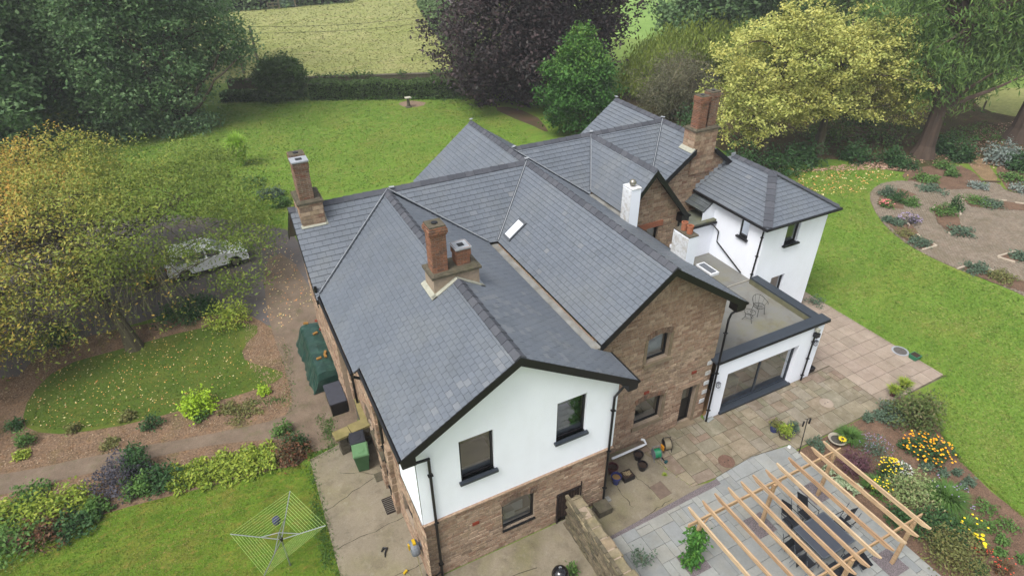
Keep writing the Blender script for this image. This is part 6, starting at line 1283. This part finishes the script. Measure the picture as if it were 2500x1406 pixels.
p0 = G(1950,1108); t = thing('bird_feeder_pole', 'thin dark metal pole leaning beside the old patio kerb', 'pole', (*p0, 0)); pt_ = Vector((p0[0]+.1, p0[1]+.2, 1.75)); MB().tube([(*p0,0), pt_], .018, 6).build('shaft', kp, t)
MB().tube([pt_, pt_+Vector((.12,-.02,.02))], .012, 5).build('arm', kp, t); MB().tube([pt_, pt_+Vector((-.10,.05,.02))], .012, 5).build('arm', kp, t)
for dx, lab in ((.2, 'slim hanging bird feeder on the right side of the thin pole'), (-.16, 'slim hanging bird feeder on the left side of the thin pole')):
    f_ = thing('bird_feeder', lab, 'bird feeder', (pt_.x+dx, pt_.y, pt_.z-.3)); MB().tube([(pt_.x+dx,pt_.y,pt_.z-.32), (pt_.x+dx,pt_.y,pt_.z-.06)], .035, 8).build('tube', kp, f_)
x, y = G(1926,1092); o_ = MB().box((x,y,.06), (.16,.13,.06), rz=.5, taper=.5).build('white_shell', whiteplastic); tag(o_, 'small white object on the kerb beside the thin pole', 'ornament')
# climber on the pergola post
def climber():
    t = thing('climbing_plant', 'leafy green climber wound round the left front pergola post', 'climber', (7.72,-3.5,.04)); n = 1150; z = rng.uniform(.0,1.9,n)**1.0; w_ = .12+.10*np.sin(z*3+1)**2+.08*(z > 1.3)
    c = np.stack([7.70+rng.normal(size=n)*w_*.7, -3.5+rng.normal(size=n)*w_*.7, z+.06], 1); leafmesh('foliage', c, .075, rng.random(n), L_('climber_leaf', [C(62,112,46,.75), C(80,134,54,.75), C(104,152,64,.75)]), t, .3, .5)
    MB().tube([(7.68,-3.6,.04), (7.80,-3.42,.7), (7.66,-3.44,1.3), (7.75,-3.5,1.9)], .014, 5).build('stem', barkgrey, t)
climber()
pp('olive_sapling', 'thin grey leaved sapling beside the rubble wall and grey terrace', 1568,1375, 56,.8, pg, 220, 'loose', .05, cat='shrub'); pp('herb_plant', 'bright green herb beside the barbecue', 1392,1398, 30,.5, pgr, 220, 'loose', .06)
pp('wall_plant', 'grey leaved plant growing at the foot of the white tower corner', 1985,742, 50,.5, pg, 300, 'loose', .05); pp('weed_tuft', 'green weed in the joint beside the concrete', 1622,1160, 16,.08, pyg, 120, 'blade', .012)
# lower left border
for a in ((40,1330,110,.8,pgr,'mound','leafy green perennial at the left edge of the lower border'), (20,1270,90,.8,pyg,'loose','yellowing perennial at the left picture edge of the border'), (110,1255,100,.9,pyg,'loose','yellow green clump with fading stems in the lower border'), (120,1305,100,.7,prust,'loose','rusty seed heads in the middle of the lower border'), (185,1285,90,.6,pdk,'mound','dark green clump at the lawn side of the lower border'), (180,1235,100,.8,pyg,'loose','fresh yellow green clump beside the dusky shrub'), (235,1250,60,.5,pgr,'mound','green clump tucked left under the dusky shrub'), (75,1225,80,.6,pgr,'loose','green clump along the path at the far left'), (400,1180,90,.7,pdk,'loose','dark green shrub right of the dusky shrub'), (340,1150,60,1.2,pdk,'loose','tall blue green shoot behind the dusky shrub'), (345,1195,70,.6,pgr,'mound','low green clump before the lawn between the shrubs')):
    pp('border_plant', a[6], a[0], a[1], a[2], a[3], a[4], 900, a[5], .075)
pp('dusky_shrub', 'dusky grey purple shrub overhanging the dirt path', 300,1180, 120,1.15, pdusk, 2600, 'mound', .05, cat='shrub')
for a in ((455,1170,90,'left patch of yellow green ground cover'), (520,1155,100,'second patch of yellow green ground cover'), (585,1140,100,'third patch of yellow green ground cover'), (645,1125,90,'right patch of yellow green ground cover next to the rusty shrub')):
    pp('lady_mantle', a[3]+' along the front lawn', a[0], a[1], a[2], .42, pyg, 1300, 'mound', .075)
pp('rusty_shrub', 'shrub with rusty stems and dark needles at the path corner', 716,1115, 84,.8, prust, 1200, 'loose', .06, cat='shrub'); pp('dark_conifer', 'low dark conifer behind the rusty shrub', 725,1092, 60,.8, pdk, 900, 'loose', .05, cat='shrub'); pp('green_shrub', 'small green shrub above the rusty shrub on the path edge', 692,1060, 50,.6, pgr, 500, 'loose', .06, cat='shrub')
# upper left border
pp('lime_shrub', 'lime green shrub at the corner of the oval lawn', 487,1000, 84,.9, plime, 1100, 'loose', .08, cat='shrub'); pp('lime_mound', 'small vivid lime mound near the dirt path', 644,960, 32,.35, plime, 420, 'mound', .06); pp('green_shrub', 'bright green shoots under the lime shrub', 490,1020, 44,.35, pgr, 300, 'mound', .06)
for a in ((65,1080,44,.6,pgr,'round green shrub below the oval lawn at left'), (35,1045,40,.4,pdk,'dark low shrub at the left end of the oval lawn'), (375,1040,50,.5,pdk,'small dark shrub on the leaf strewn border'), (315,1020,30,.35,polive,'olive tuft on the leafy border below the oval lawn'), (180,1050,30,.3,polive,'brownish tuft at the lower rim of the oval lawn'), (330,1110,36,.6,pdk,'blue green seedling on the leafy border near the path'), (270,1085,40,.15,polive,'flat olive weeds on the leafy border'), (600,1010,80,.12,polive,'flat weeds beside the path end'), (560,1000,50,.15,polive,'flat weeds right of the lime shrub'), (55,1115,30,.2,pyg,'small yellow green weed by the dirt path')):
    pp('border_plant', a[5], a[0], a[1], a[2], a[3], a[4], 420, 'loose', .06)
for a in ((450,775,110,1.0,'green shrub under the car end of the cherry'), (560,790,120,1.1,'yellow green shrub hanging over the right end of the oval lawn'), (500,760,80,.9,'shrub between the cherry trunk and the drive'), (140,830,70,.8,'dark shrub by the drive left of the cherry trunk')):
    pp('cherry_underplanting', a[4], a[0], a[1], a[2], a[3], pyg if a[0] == 560 else pdk, 1400, 'loose', .075, cat='shrub')
for a in ((660,480,70,.6,pg,'grey green border plant on the far lawn edge left of the chimney'), (690,500,50,.5,pgr,'green border plant nearest the left chimney'), (620,450,60,.6,pgr,'border plant further up the far lawn edge'), (730,505,22,.5,pyg,'yellow tuft beside the foot of the left chimney')):
    pp('border_plant', a[5], a[0], a[1], a[2], a[3], a[4], 900, 'loose', .09)
for i, x in enumerate(range(770, 1170, 40)):
    pp('hedge_foot_plant', ('first','second','third','fourth','fifth','sixth','seventh','eighth','ninth','tenth')[i]+' pale leaved plant from the round bush at the foot of the hedge', x, 241, 44, .35, pgr, 220, 'loose', .1, group='plants along the foot of the clipped hedge')
# rose garden
for a in ((2190,492,56,.7,pdk,'dark green catmint filling the first rose bed'), (2222,500,36,.5,pgr,'green clump on the right of the first rose bed'), (2165,478,40,.7,pg,'grey green clump at the lawn side of the first rose bed'),
          (2165,540,26,.3,pg,'small sage mound at the top of the second rose bed'), (2188,548,36,.35,pg,'wider sage mound in the second rose bed'), (2245,596,52,.35,pg,'blue green mound at the white edged corner of the second bed'), (2343,570,56,.4,pg,'blue green mound at the tip of the third rose bed'), (2300,522,56,.7,pgr,'white rose bush in the third rose bed'), (2330,515,26,1.1,pdk,'climbing rose on a dark post in the third bed'),
          (2385,495,60,.4,pgr,'green and violet clump in the upper right rose bed'), (2420,502,50,.4,pg,'grey clump right of the violet clump'), (2493,632,46,.4,pg,'blue green mound in the white edged bed at the right'), (2382,660,54,.45,pg,'blue green mound in the lowest rose bed'), (2440,680,60,.35,polive,'straw coloured dry plant in the lowest rose bed')):
    pp('rose_bed_plant', a[5], a[0], a[1], a[2], a[3], a[4], 700, 'mound' if a[3] < .45 else 'loose', .07)
pp('pink_sedum', 'pink flowered sedum on the left corner of the first rose bed', 2162,505, 34,.45, pgr, 300, 'mound', .07, fl=pinkp, fn=34, fsz=.06); pp('lavender', 'mauve lavender haze beside the second rose bed', 2218,545, 50,.6, pdusk, 500, 'loose', .05, fl=mauve, fn=80, fsz=.04); pp('dry_catmint', 'straw green clump in the middle of the second rose bed', 2205,575, 54,.45, polive, 500, 'loose', .06)
pp('silver_plant', 'silvery leaved plant beside the garden step', 2388,458, 44,.35, psilver, 500, 'mound', .08); pp('silver_plant', 'silvery leaved plants at the right edge near the step', 2490,465, 50,.4, psilver, 500, 'mound', .08)
# woodland understorey
for i, a in enumerate(((1800,420,120,2.6,pdk,'dark laurel directly behind the white tower roof'), (1900,425,110,2.2,pdk,'dark laurel between the two golden tree trunks'), (1960,400,90,2.0,pdk,'dark laurel right of the second golden trunk'), (2150,345,130,3.4,lf_conifer,'dark rounded yew left of the redwood trunk'), (2085,390,80,1.4,pdk,'low dark shrub at the shaded lawn corner'), (2180,400,60,1.2,pdk,'dark shrub between the yew and the redwood'), (2215,410,50,.8,pdk,'small shrub at the foot of the redwood'), (2300,375,44,1.4,pdk,'upright green shrub just right of the redwood trunk'), (2345,390,56,1.6,pdk,'taller green shrub by the woodchip path'), (2310,412,50,.5,pgr,'bright green patch above the rose garden'), (2262,440,54,.4,pgr,'bright green clump in the mulch above the rose garden'), (2325,430,28,.6,pgr,'small green sapling above the rose garden'), (2450,395,80,1.6,psilver,'silver blue spiky shrub right of the woodchip path'), (2490,415,60,1.3,pdk,'dark shrub at the right edge beside the silver one'), (2400,330,120,.6,pgr,'low green ground cover right of the redwood'), (2330,340,80,.5,pgr,'low green ground cover behind the redwood'), (2470,440,50,.6,pgr,'green clump below the silver blue shrub'), (2275,465,60,.3,pg,'flat silver green groundcover at the paving rim'), (2010,340,120,3.0,lf_conifer,'dark holly deep in the wood'), (1700,330,120,3.0,pdk,'dark shrub hidden behind the brick chimneys'), (1590,190,70,4.0,lf_dark,'dark bush between the copper beech and the willow'), (2090,300,100,3.0,pdk,'dark undergrowth under the right golden tree'))):
    pp('woodland_shrub', a[5], a[0], a[1], a[2], a[3], a[4], 1300 if a[3] > 1 else 600, 'loose' if i % 2 else 'mound', .12 if a[3] > 1 else .09, cat='shrub')
for i, (px, py) in enumerate(((330,330), (180,345), (60,340), (460,320), (-20,420))):
    pp('roadside_shrub', ('dark laurel between the two big left trees', 'dark bush under the big leaning trunk', 'dark bush at the left edge behind the cherry', 'low green bush under the reaching limbs', 'dark bush left of the cherry at the picture edge')[i], px, py, 150, 1.9, lf_dark, 1800, 'loose', .16, cat='bush')
# ------------------------------------------------------------------ fallen leaves, weeds, tufts
def scatter(name, label, polys, n, size, m, z=.03, cat='leaves', dens=None):
    xs = []; 
    for p in polys:
        x0, x1 = min(q[0] for q in p), max(q[0] for q in p); y0, y1 = min(q[1] for q in p), max(q[1] for q in p); k = 0; tries = 0
        while k < n//len(polys) and tries < n*6:
            tries += 1; x, y = random.uniform(x0, x1), random.uniform(y0, y1)
            if inside(p, x, y) and (dens is None or random.random() < dens(x, y)): xs.append((x, y)); k += 1
    c = np.array([(x, y, z+random.uniform(0,.015)) for x, y in xs]); nrm = rng.normal(size=(len(c), 3))*.35; nrm[:, 2] = 1; nrm = unit(nrm)
    t = unit(np.cross(nrm, rng.normal(size=(len(c), 3)))); b = np.cross(nrm, t); s = (size*rng.uniform(.6, 1.3, len(c)))[:, None]
    V = np.stack([c-t*s, c+b*s*.55, c+t*s, c-b*s*.55], 1).reshape(-1, 3); o = npmesh(name, V, np.arange(len(c)*4).reshape(-1, 4), rng.random(len(c)), m, None, 'stuff'); tag(o, label, cat); return o
lit = mat('fallen_leaf', [C(226,206,120,.9), C(214,160,90,.9), C(196,120,70,.9), C(230,222,170,.9), C(176,130,90,.9)], rough=.7)
oval = P((60,1045),(70,970),(140,900),(300,855),(470,808),(590,795),(600,870),(690,915),(600,960),(450,1000),(250,1045))
cd = lambda x, y: math.exp(-((x+11)**2+(y-16)**2)/60)
scatter('fallen_leaves', 'yellow leaves scattered thickly over the oval lawn', [oval], 800, .04, lit, .02, dens=lambda x, y: .35+.65*cd(x, y))
scatter('fallen_leaves', 'brown and yellow leaves lying over the left borders', [P((0,960),(110,860),(260,815),(0,1000)), P((590,775),(700,830),(715,1000),(610,900)), P((0,1070),(250,1060),(650,965),(700,1000),(300,1100),(0,1150)), P((0,1215),(250,1160),(420,1125),(690,1080),(740,1100),(420,1140),(250,1180),(0,1240))], 5200, .036, mat('litter', [C(170,142,112,.7), C(146,116,90,.7), C(190,168,138,.7), C(124,98,78,.7)], rough=.8), .02)
scatter('fallen_leaves', 'pale leaves sprinkled on the grey driveway', [P((640,600),(700,580),(770,740),(690,800),(640,780)), P((300,600),(620,560),(640,640),(560,720),(300,740)), P((0,760),(260,700),(260,800),(20,930))], 900, .05, lit, .018)
scatter('fallen_leaves', 'leaves fallen at the edge of the lawn under the golden trees', [P((1930,410),(2160,418),(2240,430),(2150,440),(2100,470),(1960,480))], 420, .085, lit, .02, dens=lambda x, y: 1)
scatter('fallen_leaves', 'leaf litter beneath the tall conifers', [P((2230,400),(2300,330),(2500,290),(2500,420),(2400,410)), P((1930,420),(2230,380),(2240,420),(2160,415))], 2600, .09, mat('litter_red', [C(186,150,128,.8), C(150,112,90,.8), C(206,180,158,.8)], rough=.8), .025)
def grassfringe(label, lines, n, h, sz, m, wd=.12):
    V = []; k = 0; b = MB()
    for _ in range(n):
        a, c_ = random.choice(lines); f_ = random.random(); x = a[0]+(c_[0]-a[0])*f_+random.gauss(0, wd); y = a[1]+(c_[1]-a[1])*f_+random.gauss(0, wd); an = random.uniform(0, 6.28); l = random.uniform(-.06,.06)
        hh = h*random.uniform(.4, 1.2); b.add([(x-sz*math.cos(an), y-sz*math.sin(an), .01), (x+sz*math.cos(an), y+sz*math.sin(an), .01), (x+l, y+random.uniform(-.06,.06), hh)], [(0,1,2)], random.random())
    o = b.build('weeds', m, None, kind='stuff'); return tag(o, label, 'weeds')
grassfringe('ragged weeds along the joint between front lawn and concrete', [((-3.0,7.0),(-3.12,1.5)), ((-3.12,1.5),(-3.3,-1)), ((-3.2,5),(-3.35,2))], 2600, .10, .018, pgr, .12)
grassfringe('weeds growing between the dirt path and the yard', [((-2.9,7.2),(-1.8,7.3)), ((-1.9,7.4),(-2.1,9.4)), ((-1.7,9),(-2.0,8)), (G(700,840),G(712,1000)), (G(600,985),G(700,975))], 1800, .10, .018, pgr, .14)
grassfringe('rough grass blades along the flower bed edge', [(G(2270,960),G(2300,1060)), (G(2300,1060),G(2350,1130)), (G(2350,1130),G(2500,1262)), (G(2300,912),G(1965,715))], 2600, .06, .015, lawn, .04)
wl_ = []
for i in range(10):
    for j in range(13):
        if random.random() < .35: wl_.append(((18.97+i*.69, -1.45+j*.69), (18.97+i*.69+.02, -1.45+j*.69+random.uniform(.05,.3))))
        if random.random() < .25: wl_.append(((18.97+i*.69, -1.45+j*.69), (18.97+i*.69+random.uniform(.05,.3), -1.45+j*.69)))
grassfringe('dark weeds growing in the joints of the pale side patio', wl_, 900, .045, .02, mat('dark_weed', [C(84,84,56), C(104,100,66)], rough=.9), .012)
grassfringe('moss and weeds along the concrete cracks by the gravel strip', [(G(1600,1115),G(1690,1190)), ((9.3,1.3),(9.7,-.2)), (G(1540,1075),G(1500,1110))], 500, .05, .012, pyg, .05)

# ================================================================== AIR
hz = MB().box((0,600,15.0), (1900,1900,34.0)).build('haze', mat('haze_off', [C(200,200,200)])); hz['kind'] = 'stuff'
hm_ = bpy.data.materials.new('haze_air'); hm_.use_nodes = True; hn = hm_.node_tree; hn.nodes.clear(); ho = hn.nodes.new('ShaderNodeOutputMaterial'); hv = hn.nodes.new('ShaderNodeVolumePrincipled')
hv.inputs['Density'].default_value = .00055; hv.inputs['Color'].default_value = (.93,.96,1,1); hn.links.new(hv.outputs[0], ho.inputs['Volume'])
hz.data.materials.clear(); hz.data.materials.append(hm_)
# ------------------------------------------------------------------ grass blades on the lawns (finer near, coarser far away)
def pip(poly, X_, Y_):
    c = np.zeros(len(X_), bool); j = len(poly)-1
    for i in range(len(poly)):
        xi, yi = poly[i]; xj, yj = poly[j]
        c ^= ((yi > Y_) != (yj > Y_)) & (X_ < (xj-xi)*(Y_-yi)/(yj-yi+1e-12)+xi); j = i
    return c
def blades(label, poly, per, m, k=1.0, z=.0, hold=()):
    x0, x1 = min(p[0] for p in poly), max(p[0] for p in poly); y0, y1 = min(p[1] for p in poly), max(p[1] for p in poly)
    n = int((x1-x0)*(y1-y0)/per); X_ = rng.uniform(x0, x1, n); Y_ = rng.uniform(y0, y1, n); ok = pip(poly, X_, Y_)
    for h in hold: ok &= ~pip(h, X_, Y_)
    X_, Y_ = X_[ok], Y_[ok]; d = FW[None]*FPX+RT[None]*(X_-1250)[:, None]-UP[None]*(Y_-703)[:, None]; d = d/np.linalg.norm(d, axis=1, keepdims=True)
    t = (z-CAM[2])/d[:, 2]; c = CAM[None]+d*t[:, None]; n = len(c); a = rng.uniform(0, 2*math.pi, n); w_ = t*.0012*k*rng.uniform(.6, 1.5, n); h_ = t*.0010*k*rng.uniform(.5, 1.4, n)
    h_ = np.minimum(h_, .14); dx = np.stack([np.cos(a), np.sin(a), np.zeros(n)], 1)*w_[:, None]; ln = rng.normal(size=(n, 3))*h_[:, None]*.8; ln[:, 2] = h_
    V = np.stack([c-dx, c+dx, c+ln], 1).reshape(-1, 3); patch = .5+.5*np.sin(c[:, 0]*.9+1.3*np.sin(c[:, 1]*.7))*np.sin(c[:, 1]*.8+1.1*np.sin(c[:, 0]*.5))
    o = npmesh('grass', V, np.arange(n*3).reshape(n, 3), np.clip(.55*rng.random(n)+.45*patch, 0, 1), m, None, 'stuff'); return tag(o, label, 'grass')
gl1 = mat('grass_blade', [C(94,136,44,.6), C(106,146,50,.6), C(118,152,58,.6), C(130,156,66,.6), C(150,162,84,.6), C(160,166,98,.6)], rough=.8, spec=.15)
gl2 = mat('rough_grass_blade', [C(86,118,34,.6), C(102,132,42,.6), C(114,142,48,.6), C(128,144,58,.6), C(152,146,80,.6), C(164,150,94,.6)], rough=.8, spec=.15)
gl3 = mat('dark_grass_blade', [C(76,106,38), C(88,116,44), C(100,124,52), C(116,124,64)], rough=.8, spec=.15)  # deeper green blades for the oval lawn
blades('short mown grass of the back lawn behind the house', [(-20,420),(430,335),(560,245),(1180,238),(1290,330),(1330,420),(1000,440),(700,500),(690,560),(300,540)], 7, gl1, hold=[[(965,250),(1045,245),(1045,265),(965,268)]])
blades('mown grass of the right hand lawn', [(1905,432),(1990,405),(2220,430),(2240,438),(2150,448),(2112,480),(2140,538),(2190,585),(2330,660),(2500,727),(2500,1255),(2420,1195),(2350,1125),(2300,1055),(2265,965),(2303,912),(1960,708)], 7, gl1, hold=[])
blades('rough mossy grass of the small front lawn', [(-5,1346),(110,1300),(250,1256),(480,1194),(650,1150),(745,1132),(772,1170),(798,1262),(834,1410),(-5,1410)], 9, gl2, .8, .008)
blades('dark green grass of the oval lawn', [(70,1035),(85,975),(150,905),(305,860),(470,815),(580,800),(590,850),(600,890),(670,915),(600,950),(450,990),(250,1040),(120,1050)], 9, gl3, .8, .012)
blades('stubbly cut grass of the hay field', [(560,32),(735,20),(800,-5),(1022,-5),(1060,45),(1125,110),(1160,180),(760,190),(560,205)], 9, mat('hay_stubble', [C(150,164,90), C(160,170,98), C(170,174,106), C(180,180,116), C(190,186,130)], rough=.9), 1.1, -.015)
